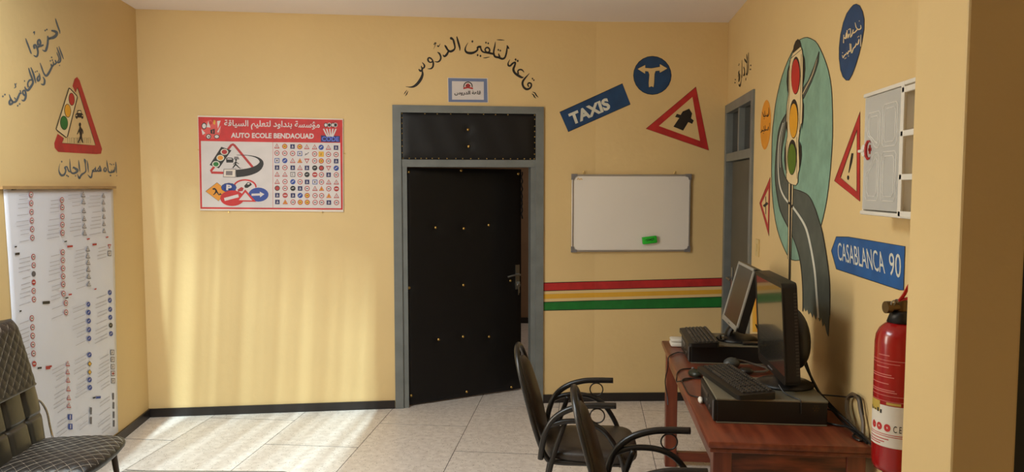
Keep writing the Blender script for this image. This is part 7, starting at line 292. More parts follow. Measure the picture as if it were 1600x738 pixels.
 'banner_text':('L',[('s','text_grey',1,[7706,8210,7706,8194,8122,8195,8122,8179]),('s','text_grey',1,[7706,8105,7706,8089,8122,8090,8122,8074]),('s','text_grey',1,[7716,7992,7716,7976,8184,7977,8184,7961]),('s','text_grey',1,[7716,7887,7716,7871,8184,7872,8184,7856]),('s','text_grey',1,[7718,7710,7718,7694,8238,7695,8238,7679]),('s','text_grey',1,[7720,7551,7720,7535,8291,7536,8291,7520]),('s','text_grey',1,[7720,7446,7720,7430,8291,7431,8291,7415]),('s','text_grey',1,[7723,7328,7723,7312,8125,7313,8125,7297]),('s','text_grey',1,[7723,7223,7723,7207,8125,7208,8125,7192]),('s','text_grey',1,[7733,7050,7733,7034,8187,7035,8187,7019]),('s','text_grey',1,[7726,6619,7726,6603,8232,6604,8232,6588]),('s','text_grey',1,[7726,6514,7726,6498,8232,6499,8232,6483]),('s','text_grey',1,[7727,6403,7727,6387,8286,6388,8286,6372]),('s','text_grey',1,[7727,6298,7727,6282,8286,6283,8286,6267]),('s','text_grey',1,[7745,6120,7745,6104,8133,6105,8133,6089]),('s','text_grey',1,[7763,5966,7763,5950,8202,5951,8202,5935]),('s','text_grey',1,[7763,5861,7763,5845,8202,5846,8202,5830]),('s','text_grey',1,[7780,5748,7780,5732,8271,5733,8271,5717]),('s','text_grey',1,[7780,5643,7780,5627,8271,5628,8271,5612]),('s','text_grey',1,[7783,5467,7783,5451,8325,5452,8325,5436]),('s','text_grey',1,[6133,8044,6133,8028,6568,8029,6568,8013]),('s','text_grey',1,[6133,7939,6133,7923,6568,7924,6568,7908]),('s','text_grey',1,[6131,7839,6131,7823,6628,7824,6628,7808]),('s','text_grey',1,[6131,7734,6131,7718,6628,7719,6628,7703]),('s','text_grey',1,[6143,7529,6143,7513,6700,7514,6700,7498]),('s','text_grey',1,[6161,7362,6161,7346,6778,7347,6778,7331]),('s','text_grey',1,[6161,7257,6161,7241,6778,7242,6778,7226]),('s','text_grey',1,[6171,7140,6171,7124,6846,7125,6846,7109]),('s','text_grey',1,[6171,7035,6171,7019,6846,7020,6846,7004]),('s','text_grey',1,[6205,6543,6205,6527,6683,6528,6683,6512]),('s','text_grey',1,[6215,6380,6215,6364,6753,6365,6753,6349]),('s','text_grey',1,[6215,6275,6215,6259,6753,6260,6753,6244]),('s','text_grey',1,[6224,6157,6224,6141,6822,6142,6822,6126]),('s','text_grey',1,[6224,6052,6224,6036,6822,6037,6822,6021]),('s','text_grey',1,[6233,5874,6233,5858,6890,5859,6890,5843]),('s','text_grey',1,[6251,5716,6251,5700,6711,5701,6711,5685]),('s','text_grey',1,[6251,5611,6251,5595,6711,5596,6711,5580]),('s','text_grey',1,[6254,5455,6254,5439,6774,5440,6774,5424]),('s','text_grey',1,[6254,5350,6254,5334,6774,5335,6774,5319]),('s','text_grey',1,[6148,5116,6148,5100,6735,5101,6735,5085]),('s','text_grey',1,[4867,8181,4867,8165,5589,8166,5589,8150]),('s','text_grey',1,[4867,8076,4867,8060,5589,8061,5589,8045]),('s','text_grey',1,[4864,7973,4864,7957,5364,7958,5364,7942]),('s','text_grey',1,[4864,7868,4864,7852,5364,7853,5364,7837]),('s','text_grey',1,[4865,7652,4865,7636,5434,7637,5434,7621]),('s','text_grey',1,[4863,7480,4863,7464,5501,7465,5501,7449]),('s','text_grey',1,[4863,7375,4863,7359,5501,7360,5501,7344]),('s','text_grey',1,[4871,7263,4871,7247,5576,7248,5576,7232]),('s','text_grey',1,[4871,7158,4871,7142,5576,7143,5576,7127]),('s','text_grey',1,[4868,6994,4868,6978,5350,6979,5350,6963]),('s','text_grey',1,[4710,6570,4710,6554,5269,6555,5269,6539]),('s','text_grey',1,[4710,6465,4710,6449,5269,6450,5269,6434]),('s','text_grey',1,[4717,6364,4717,6348,5345,6349,5345,6333]),('s','text_grey',1,[4717,6259,4717,6243,5345,6244,5345,6228]),('s','text_grey',1,[4712,6108,4712,6092,5410,6093,5410,6077]),('s','text_grey',1,[4718,5967,4718,5951,5484,5952,5484,5936]),('s','text_grey',1,[4718,5862,4718,5846,5484,5847,5484,5831]),('s','text_grey',1,[4715,5755,4715,5739,5255,5740,5255,5724]),('s','text_grey',1,[4715,5650,4715,5634,5255,5635,5255,5619]),('s','text_grey',1,[4723,5469,4723,5453,5333,5454,5333,5438]),('s','text_grey',1,[3522,8141,3522,8125,4270,8126,4270,8110]),('s','text_grey',1,[3522,8036,3522,8020,4270,8021,4270,8005]),('s','text_grey',1,[3540,7926,3540,7910,4362,7911,4362,7895]),('s','text_grey',1,[3540,7821,3540,7805,4362,7806,4362,7790]),('s','text_grey',1,[3535,7646,3535,7630,4109,7631,4109,7615]),('s','text_grey',1,[3542,7486,3542,7470,4192,7471,4192,7455]),('s','text_grey',1,[3542,7381,3542,7365,4192,7366,4192,7350]),('s','text_grey',1,[3561,7261,3561,7245,4287,7246,4287,7230]),('s','text_grey',1,[3561,7156,3561,7140,4287,7141,4287,7125]),('s','text_grey',1,[3568,6980,3568,6964,4369,6965,4369,6949]),('s','text_grey',1,[3235,6525,3235,6509,3803,6510,3803,6494]),('s','text_grey',1,[3235,6420,3235,6404,3803,6405,3803,6389]),('s','text_grey',1,[3241,6306,3241,6290,3888,6291,3888,6275]),('s','text_grey',1,[3241,6201,3241,6185,3888,6186,3888,6170]),('s','text_grey',1,[3322,5007,3322,4991,4044,4992,4044,4976]),('s','text_grey',1,[3342,4823,3342,4807,4142,4808,4142,4792]),('s','text_grey',1,[3342,4718,3342,4702,4142,4703,4142,4687]),('s','text_grey',1,[4805,4925,4805,4909,5577,4910,5577,4894]),('s','text_grey',1,[4805,4820,4805,4804,5577,4805,5577,4789]),('s','text_grey',1,[7931,5007,7931,4991,8355,4992,8355,4976]),('s','text_grey',1,[7917,4832,7917,4816,8396,4817,8396,4801]),('s','text_grey',1,[7917,4727,7917,4711,8396,4712,8396,4696]),('s','text_grey',1,[7926,4615,7926,4599,8459,4600,8459,4584]),('s','text_grey',1,[7926,4510,7926,4494,8459,4495,8459,4479]),('s','text_grey',1,[7937,4329,7937,4313,8522,4314,8522,4298]),('s','text_grey',1,[7922,4157,7922,4141,8333,4142,8333,4126]),('s','text_grey',1,[7922,4052,7922,4036,8333,4037,8333,4021]),('s','text_grey',1,[7912,3885,7912,3869,8377,3870,8377,3854]),('s','text_grey',1,[7912,3780,7912,3764,8377,3765,8377,3749]),('s','text_grey',1,[6167,4858,6167,4842,6783,4843,6783,4827]),('s','text_grey',1,[6188,3469,6188,3453,6869,3454,6869,3438]),('s','text_grey',1,[6188,3364,6188,3348,6869,3349,6869,3333]),('s','text_grey',1,[6206,3243,6206,3227,6677,3228,6677,3212]),('s','text_grey',1,[6206,3138,6206,3122,6677,3123,6677,3107]),('s','text_grey',1,[6206,2952,6206,2936,6741,2937,6741,2921]),('s','text_grey',1,[6206,2765,6206,2749,6806,2750,6806,2734]),('s','text_grey',1,[6206,2660,6206,2644,6806,2645,6806,2629]),('s','text_grey',1,[6208,2509,6208,2493,6871,2494,6871,2478]),('s','text_grey',1,[6208,2404,6208,2388,6871,2389,6871,2373]),('s','text_grey',1,[6215,2234,6215,2218,6669,2219,6669,2203]),('s','text_grey',1,[6184,1953,6184,1937,6704,1938,6704,1922]),('s','text_grey',1,[6184,1848,6184,1832,6704,1833,6704,1817]),('s','text_grey',1,[6187,1680,6187,1664,6771,1665,6771,1649]),('s','text_grey',1,[6187,1575,6187,1559,6771,1560,6771,1544]),('s','text_grey',1,[4824,4624,4824,4608,5552,4609,5552,4593]),('s','text_grey',1,[4833,4431,4833,4415,5634,4416,5634,4400]),('s','text_grey',1,[4833,4326,4833,4310,5634,4311,5634,4295]),('s','text_grey',1,[4844,4173,4844,4157,5408,4158,5408,4142]),('s','text_grey',1,[4844,4068,4844,4052,5408,4053,5408,4037]),('s','text_grey',1,[4855,3850,4855,3834,5491,3835,5491,3819]),('s','text_grey',1,[4873,3424,4873,3408,5581,3409,5581,3393]),('s','text_grey',1,[4873,3319,4873,3303,5581,3304,5581,3288]),('s','text_grey',1,[4884,3155,4884,3139,5663,3140,5663,3124]),('s','text_grey',1,[4884,3050,4884,3034,5663,3035,5663,3019]),('s','text_grey',1,[4905,2849,4905,2833,5447,2834,5447,2818]),('s','text_grey',1,[4923,2684,4923,2668,5537,2669,5537,2653]),('s','text_grey',1,[4923,2579,4923,2563,5537,2564,5537,2548]),('s','text_grey',1,[4921,2448,4921,2432,5607,2433,5607,2417]),('s','text_grey',1,[4921,2343,4921,2327,5607,2328,5607,2312]),('s','text_grey',1,[4924,1680,4924,1664,5683,1665,5683,1649]),('s','text_grey',1,[4947,1458,4947,1442,5469,1443,5469,1427]),('s','text_grey',1,[4947,1353,4947,1337,5469,1338,5469,1322]),('s','text_grey',1,[3358,4534,3358,4518,4035,4519,4035,4503]),('s','text_grey',1,[3358,4429,3358,4413,4035,4414,4035,4398]),('s','text_grey',1,[3367,4221,3367,4205,4125,4206,4125,4190]),('s','text_grey',1,[3363,4025,3363,4009,4203,4010,4203,3994]),('s','text_grey',1,[3363,3920,3363,3904,4203,3905,4203,3889]),('s','text_grey',1,[3360,3758,3360,3742,4282,3743,4282,3727]),('s','text_grey',1,[3360,3653,3360,3637,4282,3638,4282,3622]),('s','text_grey',1,[3323,3088,3323,3072,3980,3073,3980,3057]),('s','text_grey',1,[3317,2917,3317,2901,4057,2902,4057,2886]),('s','text_grey',1,[3317,2812,3317,2796,4057,2797,4057,2781]),('s','text_grey',1,[3324,2684,3324,2668,4146,2669,4146,2653]),('s','text_grey',1,[3324,2579,3324,2563,4146,2564,4146,2548]),('s','text_grey',1,[3329,2406,3329,2390,4233,2391,4233,2375]),('s','text_grey',1,[3336,2233,3336,2217,3971,2218,3971,2202]),('s','text_grey',1,[3336,2128,3336,2112,3971,2113,3971,2097]),('s','text_grey',1,[3377,1744,3377,1728,4093,1729,4093,1713]),('s','text_grey',1,[3377,1639,3377,1623,4093,1624,4093,1608]),('s','text_grey',1,[3377,1386,3377,1370,4175,1371,4175,1355]),('s','text_grey',1,[3389,1145,3389,1129,4269,1130,4269,1114]),('s','text_grey',1,[3389,1040,3389,1024,4269,1025,4269,1009]),('s','text_grey',1,[3400,867,3400,851,4010,852,4010,836]),('s','text_grey',1,[3400,762,3400,746,4010,747,4010,731])]),
 'banner_tags':('L',[('p','ink',1,[8445,8359,8212,8371,8216,8326,8448,8315]),('p','ink',1,[5914,6882,5762,6885,5766,6848,5917,6845]),('p','ink',1,[8415,6935,8313,6939,8315,6906,8418,6903]),('p','ink',1,[8407,6771,8201,6765,8206,6708,8411,6714]),('p','ink',1,[7204,5378,6833,5334,6839,5259,7210,5304]),('p','ink',1,[5974,5297,5813,5287,5816,5250,5977,5260]),('p','red',1,[4532,6855,4350,6857,4353,6818,4536,6816]),('p','red',1,[5755,6740,5428,6728,5432,6672,5760,6685]),('p','red',1,[3227,6819,3047,6823,3050,6786,3230,6783]),('p','red',1,[4185,6673,3896,6666,3901,6611,4190,6618]),('p','red',1,[5792,5370,5600,5357,5603,5315,5795,5329]),('p','red',1,[4173,5297,4028,5293,4031,5257,4176,5262]),('p','ink',1,[7598,3710,7394,3673,7398,3623,7602,3660]),('p','ink',1,[8325,5321,8231,5318,8234,5279,8328,5282]),('p','ink',1,[4551,2040,4356,2000,4360,1953,4555,1993]),('p','red',1,[7185,3636,6954,3594,6961,3506,7192,3549]),('p','red',1,[7016,3609,6872,3588,6876,3537,7021,3558]),('p','p_blue',1,[4338,2000,4010,1923,4016,1853,4344,1932])]),
 'small_sign':('B',[('p','pale',0,[10939,12456,12449,12462,12462,11549,10955,11550]),('p','frame_blue',1,[10964,12436,12413,12440,12433,11563,10973,11557]),('p','paper',2,[11101,12326,12291,12325,12292,11653,11102,11643]),('s','ink',3,[11558,12106,11524,12110,11561,12133,11527,12137,11567,12169,11532,12176,11577,12200,11542,12214,11591,12224,11561,12245,11610,12246,11584,12272,11630,12263,11610,12294,11651,12274,11638,12308,11674,12280,11668,12316,11698,12283,11698,12319,11721,12281,11728,12317,11745,12275,11758,12310,11767,12265,11786,12297,11789,12251,11812,12279,11809,12232,11837,12256,11824,12211,11857,12227,11834,12179,11869,12187,11840,12139,11875,12145,11845,12111,11879,12116]),('p','red',4,[11526,12101,11690,12125,11883,12099,11887,12032,11697,12075,11526,12035]),('p','dull_red',3,[11598,12137,11619,12194,11662,12244,11734,12245,11776,12196,11805,12141,11747,12118,11655,12117]),('p','ink',4,[11678,12160,11673,12148,11662,12141,11648,12140,11636,12147,11632,12159,11636,12171,11648,12178,11662,12178,11673,12171]),('p','ink',4,[11770,12161,11766,12149,11754,12142,11740,12142,11729,12149,11725,12160,11729,12172,11741,12179,11755,12180,11766,12173])]),
 'wb_mark':('B',[('s','gold',1,[15848,8658,15827,8673,15888,8720,15888,8744,15937,8653,15941,8678,15990,8703,15989,8728,16032,8657,16050,8675])]),
}
TEXTS=[
 ('city', 'R', 'CASABLANCA', [(16155, 7232), (13721, 7246), (13589, 6864), (16091, 6865)], 'white', 3, 0.0),
 ('city', 'R', '90', [(13466, 7254), (12963, 7274), (12928, 6864), (13409, 6866)], 'white', 3, 0.0),
 ('taxi', 'B', 'TAXIS', [(15506, 11167), (17022, 11811), (17168, 11376), (15668, 10734)], 'white', 3, 0.045),
 ('poster_signs', 'B', 'P', [(2946, 8483), (3136, 8460), (3120, 8257), (2930, 8280)], 'paper', 8, 0.05),
 ('poster_logos', 'B', 'CODE', [(6342, 10237), (6959, 10230), (6956, 10059), (6340, 10066)], 'p_blue2', 5, 0.03),
 ('poster_text', 'B', [65172, 65239, 65166, 65268, 65204, 65247, 65165, 32, 65250, 65268, 65248, 65228, 65176, 65247, 32, 65193, 65261, 65165, 65194, 65256, 65169, 32, 65172, 65204, 65203, 65158, 65251], [(2922, 10807), (6285, 10787), (6267, 10429), (2914, 10472)], 'paper', 3, 0.02),
 ('poster_text', 'B', 'AUTO ECOLE BENDAOUAD', [(3144, 10345), (6065, 10342), (6056, 10149), (3139, 10160)], 'paper', 3, 0.035),
 ('small_sign', 'B', [65201, 65261, 65197, 65194, 65247, 65165, 32, 65172, 65227, 65166, 65239], [(11192, 11976), (12183, 11991), (12182, 11807), (11191, 11793)], 'ink', 3, 0.035),
]


LS = .0004
def wall_map(bm, w, O_):
    # the back wall bends slightly: split the paint along the bend, then lay it on the wall
    if w == 'B':
        bmesh.ops.bisect_plane(bm, geom=list(bm.verts)+list(bm.edges)+list(bm.faces), plane_co=(LA, 0, 0), plane_no=(1, 0, 0), dist=1e-6)
    for v in bm.verts:
        v.co = pw(w, v.co.x, v.co.y, v.co.z) - O_
def art(name, key, parent, off=.0008, label=None, kind=None, origin=None):
    w, items = ART[key]; bm = bmesh.new(); ms = []
    O_ = origin or Vector((0, 0, 0))
    for kind_, col, lay, o in items:
        mm = INK[col]
        if mm not in ms: ms.append(mm)
        mi = ms.index(mm); d = off + lay*LS
        V = [bm.verts.new((o[i]/5000., o[i+1]/5000., d)) for i in range(0, len(o), 2)]
        if kind_ == 's':
            for i in range(0, len(V)-3, 2):
                try: bm.faces.new((V[i], V[i+1], V[i+3], V[i+2])).material_index = mi
                except ValueError: pass
        else:
            for t in tessellate_polygon([[Vector((o[i], o[i+1], 0)) for i in range(0, len(o), 2)]]):
                try: bm.faces.new([V[i] for i in t]).material_index = mi
                except ValueError: pass
    wall_map(bm, w, O_)
    ob = obj(name, bm, parent=parent, mats=ms)
    if label: ob['label'] = label
    if kind: ob['kind'] = kind
    if name in ('printed_road_signs', 'printed_captions', 'printed_tags', 'printed_chart', 'printed_logo'): ob['kind'] = 'stuff'
    for t in TEXTS:
        if t[0] == key: art_text(t, ob, off, O_)
    return ob
def art_text(t, parent, off, O_):
    _, w, body, q, col, lay, bold = t
    body = body if isinstance(body, str) else ''.join(chr(k) for k in body)
    V, F = text_geo(body, bold); d = off + lay*LS
    tl, tr, br, bl = [(a/5000., b/5000.) for a, b in q]
    bm = bmesh.new(); P = []
    for x, y in V:
        u = (bl[0]*(1-x)+br[0]*x)*(1-y) + (tl[0]*(1-x)+tr[0]*x)*y
        z = (bl[1]*(1-x)+br[1]*x)*(1-y) + (tl[1]*(1-x)+tr[1]*x)*y
        P.append(bm.verts.new((u, z, d)))
    for f in F:
        try: bm.faces.new([P[i] for i in f])
        except ValueError: pass
    wall_map(bm, w, O_)
    return obj('lettering', bm, INK[col], parent)

# ------------------------------------------------------------ the room
H = 2.93
bm = bmesh.new()
wbox(bm, 'B', -.12, 1.80, 0, H+.1, -.14, 0); wbox(bm, 'B', 1.80, 2.90, 2.26, H+.1, -.14, 0); wbox(bm, 'B', 2.90, LA+LB+.02, 0, H+.1, -.14, 0)
wall_back = struct('wall_back', bm, WALL)
bm = bmesh.new(); wbox(bm, 'L', -.12, 6.2, 0, H+.1, -.14, 0)
wall_left = struct('wall_left', bm, WALL)
bm = bmesh.new()
box(bm, (1.04, 1.9, 0), (1.18, 4.90, H+.1)); box(bm, (1.04, 4.90, 2.29), (1.18, 5.85, H+.1)); box(bm, (1.04, 5.845, 0), (1.18, 5.96, H+.1))
wall_right = struct('wall_right', bm, WALL)
bm = bxm((.862, 1.83, 0), (1.008, 2.105, H+.1), .006); struct('wall_pier', bm, WALL)
bm = bxm((.985, 1.95, 0), (2.4, 2.05, H+.1)); struct('wall_side', bm, WALL)
bm = bxm((2.3, -1.1, 0), (2.4, 2.0, H+.1)); struct('wall_far_right', bm, WALL)
bm = bxm((-2.2, -1.2, 0), (2.4, -1.1, H+.1)); struct('wall_behind', bm, WALL)
bm = bmesh.new(); box(bm, (1.009, 1.845, 0), (1.9, 1.885, 2.2), .003); d3 = struct('door_3', bm, DARKDOOR, label='dark green painted door at the edge of the pier')
bm = bmesh.new()
for a_ in (1.95, 2.6, 3.25): wbox(bm, 'L', a_, a_+.05, .88, 2.42, .0, .035)
for z_ in (.88, 2.38): wbox(bm, 'L', 1.95, 3.30, z_, z_+.04, .0, .035)
struct('fill_lamp_frame', bm, GREYPAINT)  # unseen frame added around the fill lamp; the wall has no opening
# hall behind the open door
bm = bmesh.new(); box(bm, (-4, 9.0, 0), (2.5, 9.1, H)); struct('wall_hall', bm, HALLW)
bm = bmesh.new(); box(bm, (-1.5, 8.985, 0), (2.5, 9.0, .07)); struct('baseboard_hall', bm, BLACKTILE)
bm = bmesh.new(); box(bm, (2.4, 5.9, 0), (2.5, 9.1, H)); struct('wall_hall_right', bm, HALLW)
bm = bmesh.new(); box(bm, (-3.3, 5.3, 0), (-3.2, 9.1, H)); struct('wall_hall_left', bm, HALLW)
bm = bmesh.new(); box(bm, (1.75, 4.5, 0), (1.8, 5.95, H)); struct('wall_office', bm, HALLW)
bm = bmesh.new(); box(bm, (1.16, 4.5, 0), (1.8, 4.55, H)); struct('wall_office_side', bm, HALLW)

# ceiling with the skylight opening on the left
SV = Vector((-.11, .994)).normalized()
def sky_x(y): return -1.58 + (y-5.27)*(-.11)
SX = [(-3.3, 4.42), (sky_x(4.42), 4.42), (sky_x(1.6), 1.6), (-2.9, 1.6)]
bm = bmesh.new()
def slab(pts, z0=H, z1=H+.14): prism(bm, pts, z0, z1)
slab([(-3.6, 4.42), (2.5, 4.42), (2.5, 6.0), (-3.6, 6.0)])
slab([(SX[1][0], SX[1][1]), (SX[2][0], SX[2][1]), (2.5, 1.6), (2.5, 4.42)])
slab([(-3.6, -1.2), (2.5, -1.2), (2.5, 1.6), (-3.6, 1.6)])
slab([(-4, 6.0), (2.5, 6.0), (2.5, 9.1), (-4, 9.1)])
struct('ceiling', bm, WHITE_CEIL)
# skylight upstand and unseen translucent sheet, tinted to streak and soften the sun
bm = bmesh.new()
slab([(-3.6, 4.42), (SX[1][0]+.1, 4.42), (SX[1][0]+.1, 4.42+.1), (-3.6, 4.42+.1)], H+.14, H+.34)
slab([(-3.6, 1.6-.1), (SX[2][0]+.1, 1.6-.1), (SX[2][0]+.1, 1.6), (-3.6, 1.6)], H+.14, H+.34)
slab([(SX[1][0], 4.42+.1), (SX[2][0], 1.6-.1), (SX[2][0]+.1, 1.6-.1), (SX[1][0]+.1, 4.42+.1)], H+.14, H+.34)
struct('trim_1', bm, WHITE_CEIL)
m = bpy.data.materials.new('sun_streak_polycarbonate'); m.use_nodes = True; nt = m.node_tree; nt.nodes.clear()
out = nt.nodes.new('ShaderNodeOutputMaterial'); tr = nt.nodes.new('ShaderNodeBsdfTransparent')
tc = nt.nodes.new('ShaderNodeTexCoord'); mp = nt.nodes.new('ShaderNodeMapping'); mp.inputs['Rotation'].default_value = (0, 0, -.115)
mp.inputs['Scale'].default_value = (1, .0, 0); nz = nt.nodes.new('ShaderNodeTexNoise'); nz.inputs['Scale'].default_value = 5.4; nz.inputs['Detail'].default_value = 4; nz.inputs['Roughness'].default_value = .72
cr = nt.nodes.new('ShaderNodeValToRGB'); cr.color_ramp.elements[0].position = .36; cr.color_ramp.elements[1].position = .62
cr.color_ramp.elements[0].color = (.36, .36, .34, 1); cr.color_ramp.elements[1].color = (1, 1, 1, 1)
nt.links.new(tc.outputs['Object'], mp.inputs[0]); nt.links.new(mp.outputs[0], nz.inputs['Vector']); nt.links.new(nz.outputs['Fac'], cr.inputs[0])
sp_ = nt.nodes.new('ShaderNodeSeparateXYZ'); nt.links.new(tc.outputs['Object'], sp_.inputs[0])
mr = nt.nodes.new('ShaderNodeMapRange'); mr.inputs['From Min'].default_value = 4.42 + .05; mr.inputs['From Max'].default_value = 4.42 - .62; mr.inputs['To Min'].default_value = .0; mr.interpolation_type = 'SMOOTHSTEP'  # far-edge darkening added to soften the top of the sun patch
nt.links.new(sp_.outputs['Y'], mr.inputs['Value'])
mm_ = nt.nodes.new('ShaderNodeMix'); mm_.data_type = 'RGBA'; mm_.inputs['A'].default_value = (.03, .03, .03, 1)
nt.links.new(mr.outputs[0], mm_.inputs['Factor']); nt.links.new(cr.outputs[0], mm_.inputs['B'])
nt.links.new(mm_.outputs['Result'], tr.inputs[0]); nt.links.new(tr.outputs[0], out.inputs[0])
bm = bmesh.new(); prism(bm, [(-3.7, 1.6-.2), (SX[2][0]+.2, 1.6-.2), (SX[1][0]+.2, 4.42+.2), (-3.7, 4.42+.2)], H+.35, H+.354)
struct('window_1', bm, m)

# floor: grout bed and terrazzo tiles
GROUT = mat('dark_grout', (56, 48, 42), .9)
bm = bxm((-4, -1.2, -.12), (2.5, 9.1, -.0012)); floor = struct('floor', bm, GROUT)
TZ = bpy.data.materials.new('terrazzo'); TZ.use_nodes = True; nt = TZ.node_tree; p = nt.nodes['Principled BSDF']; p.inputs['Roughness'].default_value = .3; p.inputs['Specular IOR Level'].default_value = .45
geo = nt.nodes.new('ShaderNodeNewGeometry')
v1 = nt.nodes.new('ShaderNodeTexVoronoi'); v1.inputs['Scale'].default_value = 55; v1.inputs['Randomness'].default_value = 1.
c1 = nt.nodes.new('ShaderNodeValToRGB'); e = c1.color_ramp.elements; e[0].position = .12; e[0].color = (0, 0, 0, 1); e[1].position = .20; e[1].color = (1, 1, 1, 1)
v2 = nt.nodes.new('ShaderNodeTexVoronoi'); v2.inputs['Scale'].default_value = 120
n3 = nt.nodes.new('ShaderNodeTexNoise'); n3.inputs['Scale'].default_value = 24; n3.inputs['Detail'].default_value = 5
c3 = nt.nodes.new('ShaderNodeValToRGB'); c3.color_ramp.elements[0].color = lin((204, 192, 182)); c3.color_ramp.elements[1].color = lin((230, 220, 211)); c3.color_ramp.elements[0].position = .3; c3.color_ramp.elements[1].position = .7
mx = nt.nodes.new('ShaderNodeMix'); mx.data_type = 'RGBA'; mx.inputs['A'].default_value = lin((120, 104, 92))
for t_ in (v1, v2, n3): nt.links.new(geo.outputs['Position'], t_.inputs['Vector'])
nt.links.new(v1.outputs['Distance'], c1.inputs[0]); nt.links.new(n3.outputs['Fac'], c3.inputs[0])
nt.links.new(c1.outputs[0], mx.inputs['Factor']); nt.links.new(c3.outputs[0], mx.inputs['B']); nt.links.new(mx.outputs['Result'], p.inputs['Base Color'])
xs = [-3.99, -3.36, -2.738, -2.104, -1.477, -.848, -.224, .404, 1.03, 1.66, 2.29]
tile_me = {}
for i in range(len(xs)-1):
    ph = .53 if i % 2 == 0 else .03
    if i in (3, 5, 1, 7): ph = .54
    else: ph = .03
    y = -2.0 + ph
    while y < 9.0:
        w_ = round(xs[i+1]-xs[i], 3)
        if w_ not in tile_me:
            bm = bxm((.0019, .0038, -.012), (w_-.0019, 1.0-.0038, 0), .0005)
            me = bpy.data.meshes.new('floor_tile'); bm.to_mesh(me); bm.free(); me.materials.append(TZ); tile_me[w_] = me
        t = bpy.data.objects.new('floor_tile', tile_me[w_]); COL.objects.link(t); t.parent = floor; t.location = (xs[i], y, 0)
        y += 1.0

# baseboards
bm = bmesh.new(); wbox(bm, 'B', .0, 1.775, 0, .062, 0, .012); wbox(bm, 'B', 2.915, LA+LB-.012, 0, .066, 0, .012)
struct('baseboard_back', bm, BLACKTILE)
bm = bmesh.new(); wbox(bm, 'L', .0, 5.6, 0, .062, 0, .012); struct('baseboard_left', bm, BLACKTILE)
bm = bxm((1.028, 2.13, 0), (1.04, 4.885, .064)); struct('baseboard_right', bm, BLACKTILE)

# ------------------------------------------------------------ door to the classroom
bm = bmesh.new()
for a, b in ((1.78, 1.842), (2.852, 2.912)):
    wbox(bm, 'A', a, b, 0, 2.283, -.14, .018)
wbox(bm, 'A', 1.842, 2.852, 2.229, 2.283, -.14, .018)
for a, b in ((1.842, 1.882), (2.815, 2.852)): wbox(bm, 'A', a, b, 0, 1.884, -.12, .004)
wbox(bm, 'A', 1.842, 2.852, 1.828, 1.882, -.12, .008)
door1 = struct('door_1', bm, GREYPAINT, label='grey painted door frame with a black padded transom and open black padded door')
smooth = None
bm = bmesh.new()
N = 24
def pad(u, z): # soft vinyl swelling with tension creases
    a = min(u-1.842, 2.852-u)/.06; b = min(z-1.884, 2.229-z)/.05
    f = max(0, min(1, a))*max(0, min(1, b))
    return .004 + .012*math.sqrt(f) - .006*math.exp(-((u-2.34)**2+(z-2.107)**2)/.0012) - .006*math.exp(-((u-2.343)**2+(z-1.982)**2)/.0012) + .0012*math.sin(31*u+13*z)*f
g = [[bm.verts.new(pw('A', 1.842+1.01*i/60, 1.883+.346*j/N, pad(1.842+1.01*i/60, 1.883+.346*j/N)-.004)) for i in range(61)] for j in range(N+1)]
for j in range(N):
    for i in range(60): bm.faces.new((g[j][i], g[j][i+1], g[j+1][i+1], g[j+1][i]))
wbox(bm, 'A', 1.842, 2.852, 1.884, 2.229, -.03, -.002)
transom = part('transom_panel', bm, LEATHER, door1, 'black padded vinyl transom panel edged with brass studs', smooth=True)
def stud_mesh(r, name='upholstery_stud'):
    b_ = bmesh.new(); lathe(b_, [(r, 0), (r*.95, r*.3), (r*.7, r*.65), (r*.3, r*.85), (.0004, r*.9)], 10)
    me = bpy.data.meshes.new(name); b_.to_mesh(me); b_.free(); me.materials.append(BRASS)
    for p_ in me.polygons: p_.use_smooth = True
    return me
small_stud, big_stud = stud_mesh(.0055), stud_mesh(.0125)
def put_stud(me, pos, nrm, parent):
    o = bpy.data.objects.new('upholstery_stud', me); COL.objects.link(o); o.parent = parent
    o.rotation_euler = nrm.to_track_quat('Z', 'Y').to_euler(); o.location = pos
NA3 = Vector((NA.x, NA.y, 0))
for (u, z) in STUDS_T[:-2]: put_stud(small_stud, pw('A', min(max(u, 1.85), 2.845), min(max(z, 1.892), 2.222), .002), NA3, transom)
for (u, z) in STUDS_T[-2:]: put_stud(big_stud, pw('A', u, z, .008), NA3, transom)
# leaf, hinged on the left and standing open into the hall
hin = Vector((-1.38, 5.439, 0)); ld = Vector((.822, .562, 0)).normalized(); ln = Vector((ld.y, -ld.x, 0))
def lf(s, z, d=0): return hin + ld*s + ln*d + Vector((0, 0, z))
bm = bmesh.new()
def leafd(s, z):
    q = 0
    for (a, b) in STUDS_L: q += .009*math.exp(-((s-a)**2+(z-b)**2)/.0016)
    e_ = max(0, min(1, min(s, .994-s)/.03))*max(0, min(1, min(z-.012, 1.82-z)/.03))
    return .014*math.sqrt(e_) - q
NX, NZ = 50, 90
g = [[bm.verts.new(lf(.996*i/NX, .012+1.81*j/NZ, leafd(.996*i/NX, .012+1.81*j/NZ))) for i in range(NX+1)] for j in range(NZ+1)]
for j in range(NZ):
    for i in range(NX): bm.faces.new((g[j][i], g[j][i+1], g[j+1][i+1], g[j+1][i]))
c = [bm.verts.new(lf(s, z, d)) for z in (.012, 1.822) for (s, d) in ((0, -.035), (.996, -.035), (.996, 0), (0, 0))]
for f in ((0, 1, 2, 3), (7, 6, 5, 4), (0, 4, 5, 1), (1, 5, 6, 2), (3, 7, 4, 0)): bm.faces.new([c[i] for i in f])
leaf = part('door_leaf', bm, LEATHER, door1, 'black padded vinyl door leaf standing open', smooth=True)
for (s, z) in STUDS_L: put_stud(big_stud, lf(s, z, leafd(s, z)-.001), ln, leaf)
bm = bmesh.new()
